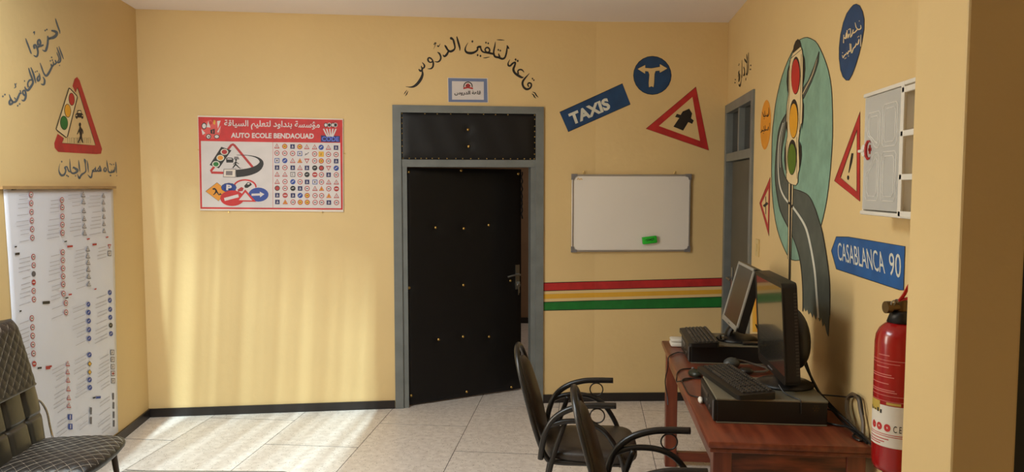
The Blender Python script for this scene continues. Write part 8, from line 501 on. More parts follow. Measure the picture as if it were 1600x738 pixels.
def lbox(bm, s0, s1, z0, z1, d0, d1):
    c = [bm.verts.new(lf(s, z, d)) for z in (z0, z1) for (s, d) in ((s0, d0), (s1, d0), (s1, d1), (s0, d1))]
    for f in ((3, 2, 1, 0), (4, 5, 6, 7), (0, 1, 5, 4), (1, 2, 6, 5), (2, 3, 7, 6), (3, 0, 4, 7)): bm.faces.new([c[i] for i in f])
lbox(bm, .934, .972, .845, 1.045, .012, .020); cyl(bm, lf(.953, .968, .018), lf(.953, .968, .06), .009)
tube(bm, [lf(.953, .968, .056), lf(.93, .969, .058), lf(.89, .965, .056), lf(.845, .955, .052)], .008, 8)
cyl(bm, lf(.957, .9, .018), lf(.957, .9, .03), .008)
part('door_handle', bm, STEEL, leaf, 'steel lever handle on a tall back plate', ang=35)
bm = bmesh.new(); tube(bm, [lf(.957+.014*math.cos(a), .882+.014*math.sin(a), .034) for a in [k*math.pi/5 for k in range(10)]], .0015, 6, 2, True)
lbox(bm, .950, .958, .80, .868, .032, .035); lbox(bm, .958, .966, .815, .87, .03, .032)
lbox(bm, .954, .960, .885, .91, .028, .05)
part('key', bm, STEEL, leaf)
bm = bmesh.new(); random.seed(2)
tube(bm, [lf(.998+.004*math.sin(k*2.1), 1.80-.02*k, .01+.003*math.cos(k*1.7)) for k in range(20)], .006, 6, 3)
part('frayed_edge', bm, LEATHER, leaf)

# ------------------------------------------------------------ office door in the right wall
bm = bmesh.new(); X0, X1 = 1.025, 1.17
box(bm, (X0, 4.888, 0), (X1, 4.945, 2.30), .002); box(bm, (X0, 5.80, 0), (X1, 5.858, 2.30), .002)
box(bm, (X0, 4.945, 2.235), (X1, 5.80, 2.30), .002); box(bm, (X0+.004, 4.945, 1.87), (X1, 5.80, 1.93), .002); box(bm, (X0+.01, 5.36, 1.93), (1.1, 5.40, 2.235), .002)
door2 = struct('door_2', bm, GREYPAINT, label='grey painted office door frame with two glass panes over it')
for a, b in ((4.945, 5.36), (5.40, 5.80)):
    part('glass_pane', bxm((1.075, a, 1.93), (1.081, b, 2.235)), GLASSD, door2)
for y in (5.07, 5.20, 5.56, 5.66):
    part('curtain_strip', bxm((1.088, y, 1.93), (1.095, y+.05, 2.235)), mat('dull_curtain', (120, 112, 96), .9), door2)
bm = bmesh.new(); box(bm, (1.06, 5.0, .01), (1.10, 5.70, 1.865), .003)
l2 = part('door_leaf', bm, GREYDARK, door2, 'dark grey door leaf')
part('door_edge_strip', bxm((1.045, 4.95, .01), (1.065, 4.99, 1.865), .002), GREYPAINT, door2)
bm = bmesh.new(); cyl(bm, (1.06, 5.62, 1.0), (1.02, 5.62, 1.0), .01); tube(bm, [(1.02, 5.62, 1.0), (1.02, 5.57, 1.0), (1.02, 5.50, .995)], .008); box(bm, (1.052, 5.60, .92), (1.06, 5.64, 1.08), .002)
part('door_handle', bm, STEEL, l2)

# ------------------------------------------------------------ painted walls
P_ = 'painted_lettering'; S_ = 'painted_road_sign'
art(P_, 'arc', wall_back, label='black painted Arabic lettering arched over the open door')
art(S_, 'taxi', wall_back, label='blue painted TAXIS panel tilted on the wall')
art(S_, 'round', wall_back, label='round blue painted sign with arrows to left and right')
art(S_, 'junction', wall_back, label='tilted red painted triangle with a black junction symbol')
art('painted_stripe', 'stripe_red', wall_back, label='red painted stripe, uppermost of three')
art('painted_stripe', 'stripe_yellow', wall_back, label='narrow yellow painted stripe between red and green')
art('painted_stripe', 'stripe_green', wall_back, label='green painted stripe, lowest of three')
art(P_, 'respect', wall_left, label='slanting grey-blue Arabic lettering in two lines, upper left')
art(S_, 'left_tri', wall_left, label='red painted warning triangle with a traffic light, a car and a walker')
art(P_, 'crossing', wall_left, label='grey-blue Arabic lettering below the painted triangle')
art(P_, 'admin', wall_right, label='black painted Arabic lettering above the office door')
art(S_, 'orange_oval', wall_right, label='orange painted disc with black Arabic writing')
art(S_, 'blue_oval', wall_right, label='dark blue painted disc with white Arabic writing')
art(S_, 'warn_small', wall_right, label='small red painted triangle with a black cross')
art(S_, 'warn_big', wall_right, label='red painted triangle with a black exclamation mark')
art(S_, 'city', wall_right, label='blue painted arrow board reading CASABLANCA 90')
art('painted_stripe', 'ribbon', wall_right, label='red, orange and yellow painted slanting stripes behind the monitors')
mural = art('painted_mural', 'mural_oval', wall_right, label='tall pale green oval behind a painted traffic light and winding road')
art('painted_road', 'mural_road', mural, label='dark grey winding road with a white centre line')
art('painted_traffic_light', 'mural_light', mural, label='cream traffic light with red, amber and green lamps')
art('painted_pole', 'mural_pole', mural)

# ------------------------------------------------------------ posters and boards
def wall_thing(name, label, cat, key_pt, w):
    o = thing(name, label, cat, pw(w, *key_pt)); return o, Vector(o.location)
po, oo = wall_thing('driving_school_poster', 'red-headed printed panel of traffic signs on the back wall', 'poster', (.91, 1.50, 0), 'A')
def panel(key, w, d0, d1, O_):
    b_ = bmesh.new(); o = ART[key][1][0][3]; pts = [(o[i]/5000., o[i+1]/5000.) for i in range(0, len(o), 2)]
    a = [b_.verts.new(pw(w, u, z, d0)-O_) for u, z in pts]; c = [b_.verts.new(pw(w, u, z, d1)-O_) for u, z in pts]; n = len(a)
    b_.faces.new(a); b_.faces.new(c[::-1])
    for i in range(n): b_.faces.new((a[i], a[(i+1) % n], c[(i+1) % n], c[i]))
    return b_
part('backing_panel', panel('poster_panel', 'A', .001, .0118, oo), WPLAS, po)
for key, nm, lb in (('poster_panel', 'printed_sheet', 'red and white printed ground'), ('poster_seatbelt', 'printed_picture', 'printed traffic light triangle with a seat belt'), ('poster_signs', 'printed_picture', 'printed cluster of overlapping road signs'),
                    ('poster_logos', 'printed_logo', 'printed bunches of road signs with the word CODE'), ('poster_text', 'printed_heading', 'white Arabic and French heading'), ('poster_chart', 'printed_chart', 'printed chart of nine rows of small road signs')):
    art(nm, key, po, off=.012, label=lb, origin=oo)
for u, z in ((.40, 1.945), (1.428, 1.925), (.60, 1.497), (1.26, 1.492)):
    b_ = bmesh.new(); cyl(b_, pw('A', u, z, 0)-oo, pw('A', u, z, .018)-oo, .004); part('nail', b_, BRASS, po)
ps, os_ = wall_thing('paper_room_sign', 'small blue-bordered paper sign with Arabic words above the black door', 'sign', (2.34, 2.31, 0), 'A')
part('paper_sheet', panel('small_sign', 'A', .0005, .003, os_), INK['pale'], ps)
art('printed_sign', 'small_sign', ps, off=.0035, label='blue border, emblem and black Arabic words', origin=os_)
# banner on the left wall
pb, ob_ = wall_thing('traffic_sign_banner', 'tall white vinyl banner of small road signs on the left wall', 'banner', (1.12, .08, 0), 'L')
bm = bmesh.new()
NU, NV = 30, 24
def ban(fu, fz):
    z = 1.662 + (fu)*.018 - fz*1.585; zz = fz
    u0 = .497 + .066*fz; u1 = 1.745 - .05*fz
    return u0+(u1-u0)*fu, z, .006 + .0025*(1+math.sin(fu*9+fz*1.2)) * min(1, fz*3+.2)
BAN_OFF = .013
g = [[bm.verts.new(pw('L', *ban(i/NU, j/NV))-ob_) for i in range(NU+1)] for j in range(NV+1)]
for j in range(NV):
    for i in range(NU): bm.faces.new((g[j][i], g[j+1][i], g[j+1][i+1], g[j][i+1]))
sh = part('banner_sheet', bm, VINYL, pb, smooth=True)
sm = sh.modifiers.new('thickness', 'SOLIDIFY'); sm.thickness = .0012
for key, nm, lb in (('banner_icons', 'printed_road_signs', 'columns of small printed road signs'), ('banner_text', 'printed_captions', None), ('banner_tags', 'printed_tags', 'small black, red and blue heading tags')):
    art(nm, key, pb, off=BAN_OFF, label=lb, origin=ob_)
bm = bmesh.new(); wbox(bm, 'L', .485, 1.78, 1.668, 1.684, 0, .022)
for v in bm.verts: v.co -= ob_
part('wooden_rail', bm, WOODRAIL, pb)
# whiteboard
wa, wb = pw('B', 3.131, 1.18), pw('B', 4.052, 1.18)
wang = math.atan2(wb.y-wa.y, wb.x-wa.x); WL = (wb-wa).length; WH = .595
wt = thing('whiteboard', 'white dry-erase board with aluminium frame and grey corners', 'whiteboard', wa, wang)
part('writing_surface', bxm((.012, -.018, .012), (WL-.012, -.006, WH-.012)), BOARD, wt)
bm = bmesh.new()
for a, b in (((0, -.024, 0), (WL, -.004, .014)), ((0, -.024, WH-.014), (WL, -.004, WH)), ((0, -.024, 0), (.014, -.004, WH)), ((WL-.014, -.024, 0), (WL, -.004, WH))): box(bm, a, b, .003)
part('board_frame', bm, ALU, wt)
for cx, cz, sx, sz in ((0, 0, 1, 1), (WL, 0, -1, 1), (0, WH, 1, -1), (WL, WH, -1, -1)):
    pts = [(cx-.003*sx, cz-.003*sz), (cx+.042*sx, cz-.003*sz), (cx+.042*sx, cz+.016*sz), (cx+.022*sx, cz+.022*sz), (cx+.016*sx, cz+.042*sz), (cx-.003*sx, cz+.042*sz)]
    bm = bmesh.new(); prism(bm, pts, -.027, -.002, lambda x, y, z: (x, z, y)); part('corner_cap', bm, GREYPL, wt)
for x in (.095, .80):
    bm = bmesh.new(); tube(bm, [(x-.008, -.004, WH+.002), (x-.006, -.008, WH+.018), (x, -.01, WH+.024), (x+.006, -.008, WH+.018), (x+.008, -.004, WH+.002)], .0022, 6); part('hanging_loop', bm, BRASS, wt)
ob = art('scribble', 'wb_mark', None, off=.03); ob.parent = wt; ob.matrix_parent_inverse = (Matrix.Translation(wa) @ Matrix.Rotation(wang, 4, 'Z')).inverted()
ex = thing('board_eraser', 'bright green board eraser clinging to the whiteboard', 'eraser', wa + Vector((math.cos(wang)*.548, math.sin(wang)*.548, .057)) + Vector((math.sin(wang), -math.cos(wang), 0))*.0185, wang)
ex.rotation_euler = (0, -.12, wang)
bm = bxm((0, -.034, 0), (.112, -.012, .056), .007); part('eraser_grip', bm, GREENPL, ex, ang=30)
part('felt_pad', bxm((.002, -.012, .002), (.110, 0, .054), .002), mat('grey_felt', (70, 90, 60), .9), ex)
bm = bmesh.new()
for a, b, c_, d_2 in ((.02, .030, .05, .036), (.05, .030, .09, .040), (.03, .022, .07, .027), (.07, .020, .09, .030)): tube(bm, [(a, -.0345, b), ((a+c_)/2, -.0345, b+.006), (c_, -.0345, d_2)], .0022, 5)
part('eraser_print', bm, INK['ink'], ex)
# light switch
ls = thing('light_switch', 'small cream light switch beside the painted mural', 'switch', (1.04, 4.71, 1.25))
part('switch_plate', bxm((-.009, -.04, 0), (-.0005, .04, .105), .002), mat('cream_plastic', (214, 188, 128), .4), ls)
part('switch_rocker', bxm((-.014, -.018, .03), (-.009, .018, .075), .002), mat('cream_plastic', (214, 188, 128), .4), ls)

# ------------------------------------------------------------ first aid cabinet
fc = thing('first_aid_cabinet', 'white wall cabinet with frosted door and red emblem', 'cabinet', (1.04, 2.66, 1.585))
def c3_(y0, y1, z0, z1, x0, x1, bev=.003): return bxm((-x1, -y1, z0), (-x0, -y0, z1), bev)   # y runs towards the pier, x out of the wall
part('back_plate', c3_(0, .315, .005, .405, .0005, .006), WPLAS, fc)
bm = bmesh.new()
for z in (.0, .397): box(bm, (-.112, -.53, z), (-.0005, .01, z+.014), .004)
box(bm, (-.108, -.012, .012), (-.004, .0, .40), .002)
box(bm, (-.104, -.325, .012), (-.004, -.318, .40), .002)
part('cabinet_body', bm, WPLAS, fc, ang=30)
bm = bmesh.new(); box(bm, (-.113, -.328, .0), (-.104, -.304, .41), .002); box(bm, (-.113, -.52, .0), (-.104, -.5, .41), .002)
for z in (.014, .125, .255, .385): box(bm, (-.113, -.52, z-.010), (-.104, -.31, z+.008), .002)
part('slotted_frame', bm, WPLAS, fc)
dr = part('cabinet_door', c3_(.012, .302, .018, .395, .107, .112), FROST, fc, 'frosted door with moulded ribs')
bm = bmesh.new()
def rib(pts, r=.0028, closed=True):
    Q = []
    for k_ in range(len(pts)):
        a, b, c = Vector(pts[k_-1]), Vector(pts[k_]), Vector(pts[(k_+1) % len(pts)])
        e1, e2 = (a-b).normalized(), (c-b).normalized()
        for w_ in (.0, .35, .65, 1.):
            p_ = b + e1*.012*(1-w_) + e2*.012*w_ - (e1+e2)*.004*0; Q.append((p_.x, p_.y))
    tube(bm, [(-.1122, -y, z) for y, z in Q], .0016, 6, 1, closed, False)
for k in (0, .014):
    rib([(.172+k, .222+k), (.172+k, .355-k), (.285-k, .355-k), (.285-k, .222+k)])
    rib([(.04+k, .27), (.04+k, .34-k), (.15-k, .34-k), (.15-k, .222+k), (.11+k, .222+k), (.085+k, .25)])
    rib([(.04+k, .05+k), (.04+k, .14), (.085+k, .165), (.105+k, .205-k), (.15-k, .205-k), (.15-k, .05+k)])
    rib([(.172+k, .05+k), (.172+k, .205-k), (.285-k, .205-k), (.285-k, .05+k)])
part('moulded_rib', bm, mat('rib_plastic', (222, 218, 210), .4), dr)
bm = bmesh.new(); box(bm, (-.10, -.30, .19), (-.012, -.01, .20)); part('inner_shelf', bm, WPLAS, fc)
bm = bmesh.new(); box(bm, (-.09, -.20, .02), (-.05, -.15, .13), .004); box(bm, (-.085, -.30, .02), (-.03, -.24, .09), .004); part('stored_packet', bm, mat('pale_green_packet', (150, 170, 150), .5), fc)
bm = bmesh.new()
R0 = [(.062+.024*math.cos(math.radians(a)), .218+.03*math.sin(math.radians(a))) for a in range(50, 311, 20)]
tube(bm, [(-.1145, -y, z) for y, z in R0], [.001, .003, .005, .0055, .006, .006, .0055, .005, .003, .001], 6, 2, False)
box(bm, (-.1155, -.082, .214), (-.112, -.060, .224)); box(bm, (-.1155, -.075, .204), (-.112, -.067, .234))
part('red_emblem', bm, REDPLA, dr, 'red crescent and cross emblem')
bm = bmesh.new(); cyl(bm, (-.112, -.022, .218), (-.118, -.022, .218), .02); box(bm, (-.122, -.03, .212), (-.110, .02, .222), .003); part('door_catch', bm, WPLAS, dr)

# ------------------------------------------------------------ fire extinguisher
EX = (.968, 2.40)
fe = thing('fire_extinguisher', 'red fire extinguisher hung low on the wall beside the pier', 'extinguisher', (EX[0], EX[1], .79))
fe.scale = (.91, .91, 1)
bm = bmesh.new()
lathe(bm, [(.05, .015), (.062, .0), (.07, .002), (.076, .015), (.079, .035), (.079, .405), (.076, .428), (.066, .448), (.05, .462), (.034, .470), (.026, .474), (.026, .482), (.002, .482)], 40)
part('cylinder_body', bm, REDMET, fe, smooth=True)
bm = bmesh.new(); lathe(bm, [(.045, .0), (.034, .030), (.030, .036), (.002, .036)], 20, (0, 0, .468)); part('neck_collar', bm, BLK, fe, smooth=True)
bm = bmesh.new(); cyl(bm, (0, 0, .498), (0, 0, .538), .02); cyl(bm, (0, 0, .516), (-.048, -.012, .516), .015, .013); cyl(bm, (-.04, -.01, .516), (-.058, -.014, .516), .019)
part('brass_valve', bm, mat('dull_brass', (110, 88, 56), .4, .8), fe, ang=35)
bm = bmesh.new()
tube(bm, [(-.01, -.01, .538), (.0, -.02, .558), (.012, -.025, .585), (.03, -.03, .61), (.05, -.03, .625)], .009, 8, 5, flat=.6)
tube(bm, [(-.012, -.008, .535), (.01, -.02, .545), (.03, -.03, .548), (.06, -.04, .54)], .008, 8, 5, flat=.6)
part('squeeze_handle', bm, REDPLA, fe, 'red squeeze handles')
bm = bmesh.new(); tube(bm, [(.02, .015, .516), (.03, .05, .51), (.02, .075, .46), (.0, .085, .38), (.01, .085, .2), (.02, .082, .05)], .009, 8); part('hose', bm, BLK, fe)
bm = bmesh.new(); tube(bm, [(-.03, -.02, .538), (-.045, -.03, .533), (-.04, -.02, .518), (-.03, -.02, .528)], .0025, 6, 4, True); part('pin_ring', bm, STEEL, fe)
bm = bmesh.new(); tube(bm, [(-.035, -.045, .003), (-.02, -.06, -.022), (.01, -.06, -.03), (.035, -.045, -.012), (.04, -.03, .002)], .004, 6); part('nozzle_strap', bm, BLK, fe)
def patch(t0, t1, z0, z1, r=.0796, n=14):
    V = []; F = []
    for i in range(n+1):
        a = math.radians(t0+(t1-t0)*i/n)
        V += [(r*math.cos(a), r*math.sin(a), z0), (r*math.cos(a), r*math.sin(a), z1)]
    for i in range(n): F.append((2*i, 2*i+2, 2*i+3, 2*i+1))
    return V, F
LABELP = mat('label_paper', (222, 214, 200), .5); REDL = INK['red']
part('printed_label', patch(160, 262, .085, .215), LABELP, fe, 'white sticker with CE mark', smooth=True)
def ring_text(body, t0, t1, z0, z1, m, bold=0., r=.0802):
    V, F = text_geo(body, bold)
    P = [(r*math.cos(math.radians(t0+(t1-t0)*x)), r*math.sin(math.radians(t0+(t1-t0)*x)), z0+(z1-z0)*y) for x, y in V]
    return part('label_print', (P, F), m, fe)
ring_text('C E', 240, 258, .135, .156, INK['ink'])
for t in (186, 205, 226):
    V, F = [], []
    for k in range(16):
        a = 2*math.pi*k/16; tt = math.radians(t+8*math.cos(a)); V.append((.0801*math.cos(tt), .0801*math.sin(tt), .146+.012*math.sin(a)))
    part('label_print', (V, [list(range(16))]), REDL, fe)
for z in (.118, .124): part('label_print', patch(160, 262, z, z+.002, .0801), REDL, fe)
bm_v = [patch(170+k*9, 175+k*9, .19+.003*math.sin(k), .20+.003*math.cos(k*2), .0801, 2) for k in range(9)]
for V, F in bm_v[:5]: part('label_print', (V, F), INK['ink'], fe)
for k, z in enumerate((.108, .099, .092)): part('label_print', patch(170, 230-k*10, z, z+.003, .0801), INK['dull_red'], fe)
LP = mat('pink_print', (206, 120, 110), .5)
for a, b, z in ((160, 250, .345), (160, 262, .245), (160, 262, .228), (160, 262, .355)): part('label_print', patch(a, b, z, z+.0015, .0798), LP, fe)
for a in (262,): part('label_print', patch(a, a+1, .228, .37, .0798, 1), LP, fe)
for k, (a, b, z) in enumerate(((190, 225, .333), (170, 232, .310), (170, 238, .303), (170, 226, .282), (165, 240, .262), (170, 245, .256), (196, 226, .37))): part('label_print', patch(a, b, z, z+.0025, .0798), LP, fe)
for a, b in ((165, 205), (222, 255)): part('label_print', patch(a, b, .192 if a < 200 else .218, .226, .07985, 6), mat('yellow_print', (190, 160, 70), .5), fe)
for z in (.30, .44): part('wall_bracket', bxm((.06, -.02, z), (.0785, .02, z+.06), .002), BLK, fe)

# ------------------------------------------------------------ table
TB = thing('computer_table', 'long reddish stained wooden table carrying two computers', 'table', (0, 0, 0))
tx0, tx1, ty0, ty1 = .437, 1.022, 2.71, 4.50
bm = bmesh.new(); box(bm, (tx0, ty0, .722), (tx1, ty1, .75), .008); top = part('tabletop', bm, WOODY, TB, ang=30)
bm = bmesh.new(); box(bm, (tx0+.008, ty0+.008, .705), (tx1-.008, ty1-.008, .722), .004); part('top_moulding', bm, WOODY, TB)
for lx in (tx0+.022, tx1-.09):
    for ly in (ty0+.022, ty1-.09):
        part('leg', bxm((lx, ly, 0), (lx+.068, ly+.068, .706), .004), WOODZ, TB)
ENDG = mat('wavy_end_board', (134, 62, 38), .36, var=.3, scale=2.2, coat=.2, stretch=(2.2, 9, 14), rgb2=(58, 22, 14))
part('end_panel', bxm((tx0+.088, ty0+.028, .52), (tx1-.088, ty0+.052, .706), .002), ENDG, TB, 'wooden end board with wavy dark grain')
part('end_panel', bxm((tx0+.088, ty1-.052, .60), (tx1-.088, ty1-.028, .706), .002), WOODX, TB)
for x in (tx0+.034, tx1-.058): part('side_rail', bxm((x, ty0+.088, .62), (x+.024, ty1-.088, .706), .002), WOODY, TB)
part('stretcher', bxm((tx0+.088, ty1-.075, .03), (tx1-.088, ty1-.035, .085), .003), WOODX, TB)
part('stretcher', bxm((tx0+.088, ty0+.035, .03), (tx1-.088, ty0+.075, .085), .003), WOODX, TB)

# ------------------------------------------------------------ computers
def computer(label, loc, w=.425, d=.345):
    t = thing('desktop_computer', label, 'computer', loc)
    part('case', bxm((.006, 0, .004), (w, d, .093), .003), BLK, t)
    part('case_lid', bxm((.002, -.002, .091), (w+.002, d+.002, .1), .003), PCTOP, t, 'grey metal lid')
    part('case_base', bxm((.004, -.002, 0), (w, d+.002, .006), .002), PCTOP, t)
    bm = bmesh.new(); box(bm, (-.006, .002, .006), (.008, d-.002, .091), .003); f = part('front_bezel', bm, BLK, t)
    bm = bmesh.new()
    for k in range(18): box(bm, (-.0085, .006, .012+k*.0042), (-.004, .020, .014+k*.0042))
    part('vent_grille', bm, GREYPL, f, kind='stuff')
    bm = bmesh.new(); cyl(bm, (-.004, .10, .035), (-.010, .10, .035), .011); part('power_button', bm, STEEL, f)
    bm = bmesh.new(); box(bm, (-.0085, .15, .028), (-.005, .17, .034)); box(bm, (-.0085, .15, .045), (-.005, .17, .051)); part('usb_port', bm, STEEL, f)
    part('disc_drive', bxm((-.0085, .14, .062), (-.004, d-.03, .078), .001), KEYM, f)
    bm = bmesh.new()
    for k in range(7):
        a = k*math.pi*2/6; box(bm, (w-.045+.010*math.cos(a)*(k < 6), -.0012, .068+.010*math.sin(a)*(k < 6)), (w-.040+.010*math.cos(a)*(k < 6), .001, .073+.010*math.sin(a)*(k < 6)))
    part('side_vent', bm, mat('dull_bronze', (74, 60, 40), .5, .6), t, kind='stuff')
    return t
computer('flat black desktop computer with grey lid at the near end of the table', (.497, 2.928, .75))
computer('flat black desktop computer at the far end of the table', (.531, 3.925, .75), .425, .33)
def keyboard(label, loc, rz, W=.455, D=.155, tilt=.0):
    t = thing('keyboard', label, 'keyboard', loc, rz)
    bm = bmesh.new(); prism(bm, rrect(0, 0, W, D, .018), 0, .018, lambda x, y, z: (x, y, z+(y*.06 if z > .01 else 0)))
    part('keyboard_base', bm, BLK, t, ang=40)
    bm = bmesh.new(); random.seed(1)
    for r in range(6):
        y = .030+r*.0195+(.006 if r == 5 else 0); x = .012; n = 0
        while x < W-.02:
            w = .0165
            if r == 0 and .09 < x < .12: w = .105
            if x+w > W-.012: break
            gap = .006 if (abs(x-.30) < .01 or abs(x-.365) < .01) else 0
            x += gap
            zt = .0255+y*.06
            box(bm, (x+.0014, y+.0014, .012), (x+w-.0014, y+.0162, zt), .0028); x += w+.0022
    part('keys', bm, KEYM, t, kind='stuff', label='rows of black keys')
    return t
kb_a = math.atan2(2.896-3.364, .576-.483)
# near keyboard: long side runs from the far left corner towards the camera
keyboard('black keyboard lying slantwise on the near computer', (.483, 3.364, .8515), kb_a, .475, .158)
keyboard('black keyboard lying square on the far computer', (.515, 4.285, .8515), -math.pi/2, .43, .155)
# near monitor
def monitor1():
    t = thing('computer_monitor', 'large black flat monitor on a round foot on the near computer', 'monitor', (.82, 3.165, .8505))
    bm = bmesh.new(); lathe(bm, [(.115, 0), (.115, .008), (.10, .016), (.05, .024), (.03, .05), (.002, .052)], 36); part('monitor_foot', bm, BLK, t, smooth=True)
    bm = bmesh.new(); box(bm, (.005, -.035, .02), (.045, .035, .22), .01); part('monitor_neck', bm, BLK, t, ang=30)
    M = Matrix.Translation((-.052, .047, .245)) @ Matrix.Rotation(math.radians(-3.5), 4, 'Y')
    W2, H2 = .238, .205
    bm = bmesh.new(); prism(bm, rrect(-W2, -H2, W2, H2, .022), 0, .052, lambda x, y, z: M @ Vector((z, x, y)))
    hs_ = part('monitor_housing', bm, BLK, t, ang=30)
    bm = bmesh.new()
    outer = rrect(-W2, -H2, W2, H2, .022); inner = rrect(-W2+.022, -H2+.036, W2-.022, H2-.022, .002)
    o1 = [bm.verts.new(M @ Vector((-.006, x, y))) for x, y in outer]; i1 = [bm.verts.new(M @ Vector((-.002, x, y))) for x, y in inner]
    o0 = [bm.verts.new(M @ Vector((.002, x, y))) for x, y in outer]
    for k in range(len(outer)):
        q = (k+1) % len(outer); bm.faces.new((o1[k], o1[q], i1[q], i1[k])); bm.faces.new((o0[k], o0[q], o1[q], o1[k]))
    part('screen_bezel', bm, BLK, t)
    bm = bmesh.new(); box(bm, (-.0035, -W2+.02, -H2+.034), (-.001, W2-.02, H2-.02), 0, M); part('screen', bm, SCREEN, t, 'glossy dark screen reflecting the room')
    bm = bmesh.new(); bmesh.ops.create_uvsphere(bm, u_segments=28, v_segments=16, radius=1, matrix=M @ Matrix.Translation((.075, -.05, -.05)) @ Matrix.Diagonal((.062, .15, .13, 1)))
    part('rear_bulge', bm, BLK, t, smooth=True)
    bm = bmesh.new()
    for k in range(5): box(bm, (-.0075, -.02+k*.016, -H2+.012), (-.004, -.012+k*.016, -H2+.017), 0, M)
    part('monitor_button', bm, GREYPL, t)
    bm = bmesh.new()
    for k in range(26): box(bm, (.038, -W2-.0012, -H2+.04+k*.013), (.049, -W2+.002, -H2+.046+k*.013), 0, M)
    part('side_vent', bm, KEYM, t, kind='stuff')
monitor1()
def monitor2():
    t = thing('computer_monitor', 'silver-edged flat monitor tilted back on the far computer', 'monitor', (.80, 4.08, .8505))
    bm = bmesh.new(); lathe(bm, [(.112, 0), (.112, .006), (.095, .018), (.05, .032), (.002, .034)], 36); part('monitor_foot', bm, BLK, t, smooth=True)
    bm = bmesh.new(); tube(bm, [(-.05, -.02, .02), (-.045, -.02, .05), (-.01, -.02, .10), (.03, -.01, .16)], .03, 10, 4, flat=.6); part('monitor_neck', bm, BLK, t)
    bm = bmesh.new(); cyl(bm, (-.085, -.07, .024), (-.098, -.072, .024), .015); part('hinge_button', bm, CHROME, t)
    tl = math.atan2(.846-.759, 1.262-.934)
    M = Matrix.Translation((.0, -.005, .2445)) @ Matrix.Rotation(tl, 4, 'Y')
    W2, H2 = .2, .170
    bm = bmesh.new(); prism(bm, rrect(-W2, -H2, W2, H2, .008), .004, .045, lambda x, y, z: M @ Vector((z, x, y))); part('monitor_housing', bm, BLK, t)
    bm = bmesh.new()
    for a, b in (((-W2, -H2), (W2, -H2+.026)), ((-W2, H2-.016), (W2, H2)), ((-W2, -H2), (-W2+.016, H2)), ((W2-.016, -H2), (W2, H2))): box(bm, (-.006, a[0], a[1]), (.006, b[0], b[1]), .003, M)
    part('screen_bezel', bm, SILVER, t, 'silver screen surround')
    bm = bmesh.new(); box(bm, (-.002, -W2+.014, -H2+.024), (.0, W2-.014, H2-.014), 0, M); part('screen', bm, SCREENB, t)
    bm = bmesh.new(); box(bm, (-.0075, -.03, -H2+.010), (-.005, .01, -H2+.014), 0, M); part('monitor_button', bm, KEYM, t)
monitor2()
pb_ = bxm((0, 0, 0), (.14, .05, .012), .004); o = obj('power_brick', pb_, BLK); o.location = (.80, 3.932, .8515); tag(o, 'flat black power brick in front of the silver-edged monitor', 'adapter')
# headset, mice and small things
hp = thing('headset', 'black headset lying between the two computers', 'headset', (.76, 3.80, .7505))
bm = bmesh.new(); bmesh.ops.create_uvsphere(bm, u_segments=20, v_segments=12, radius=1, matrix=Matrix.Translation((-.035, .02, .030)) @ Matrix.Rotation(.5, 4, 'Z') @ Matrix.Diagonal((.045, .035, .030, 1))); part('ear_cup', bm, GREYDARK, hp, smooth=True)
bm = bmesh.new(); bmesh.ops.create_uvsphere(bm, u_segments=20, v_segments=12, radius=1, matrix=Matrix.Translation((.015, -.09, .018)) @ Matrix.Diagonal((.035, .03, .018, 1))); part('ear_cup', bm, BLK, hp, smooth=True)
bm = bmesh.new(); tube(bm, [(-.01, .03, .045), (.03, .05, .035), (.09, .03, .022), (.13, -.02, .018), (.11, -.07, .014), (.05, -.085, .014), (.02, -.09, .016)], .008, 8, 6, flat=.7); part('head_band', bm, mat('grey_band', (84, 76, 68), .4), hp)
ms = thing('computer_mouse', 'black mouse at the corner of the near keyboard', 'mouse', (.520, 3.66, .7505), .3)
bm = bmesh.new(); bmesh.ops.create_uvsphere(bm, u_segments=18, v_segments=12, radius=1, matrix=Matrix.Translation((0, 0, .012)) @ Matrix.Diagonal((.03, .045, .022, 1)))
for v in bm.verts: v.co.z = max(v.co.z, 0)
part('mouse_shell', bm, mat('mouse_plastic', (40, 44, 34), .35), ms, smooth=True)
bm = bmesh.new(); cyl(bm, (-.003, .026, .031), (.003, .026, .031), .007); part('scroll_wheel', bm, GREYPL, ms)
ad = thing('white_adapter', 'white rounded adapter lying at the far corner of the table', 'adapter', (.472, 4.31, .7505))
bm = bmesh.new(); box(bm, (0, 0, 0), (.085, .10, .028), .012); part('adapter_lid', bm, WPLAS, ad, ang=40)
bm = bmesh.new(); box(bm, (.002, .002, .028), (.08, .095, .046), .009); part('adapter_shell', bm, WPLAS, ad, ang=40)
ad = thing('computer_mouse', 'small white mouse peeping out left of the near computer', 'mouse', (.480, 3.20, .7505))
bm = bmesh.new(); bmesh.ops.create_uvsphere(bm, u_segments=16, v_segments=10, radius=1, matrix=Matrix.Translation((0, 0, .012)) @ Matrix.Diagonal((.011, .026, .014, 1)))
for v in bm.verts: v.co.z = max(v.co.z, 0)
part('mouse_shell', bm, WPLAS, ad, smooth=True)
def cable(label, paths, r=.0028, m=CABLE, group=None):
    o = thing('cable', label, 'cable', paths[0][0], 0, group)
    O_ = Vector(paths[0][0])
    for k, P in enumerate(paths):
        bm = bmesh.new(); tube(bm, [Vector(p)-O_ for p in P], r, 6, 6); part('cable_run', bm, m, o)
Z0 = .7535
cable('thin black cable hanging over the table edge near the white adapter', [[(.60, 4.02, Z0), (.544, 4.12, Z0), (.502, 4.17, Z0), (.453, 4.10, Z0), (.431, 4.04, Z0-.004), (.427, 4.03, .70), (.415, 4.04, .62), (.425, 4.03, .55), (.428, 4.0, .50)]])
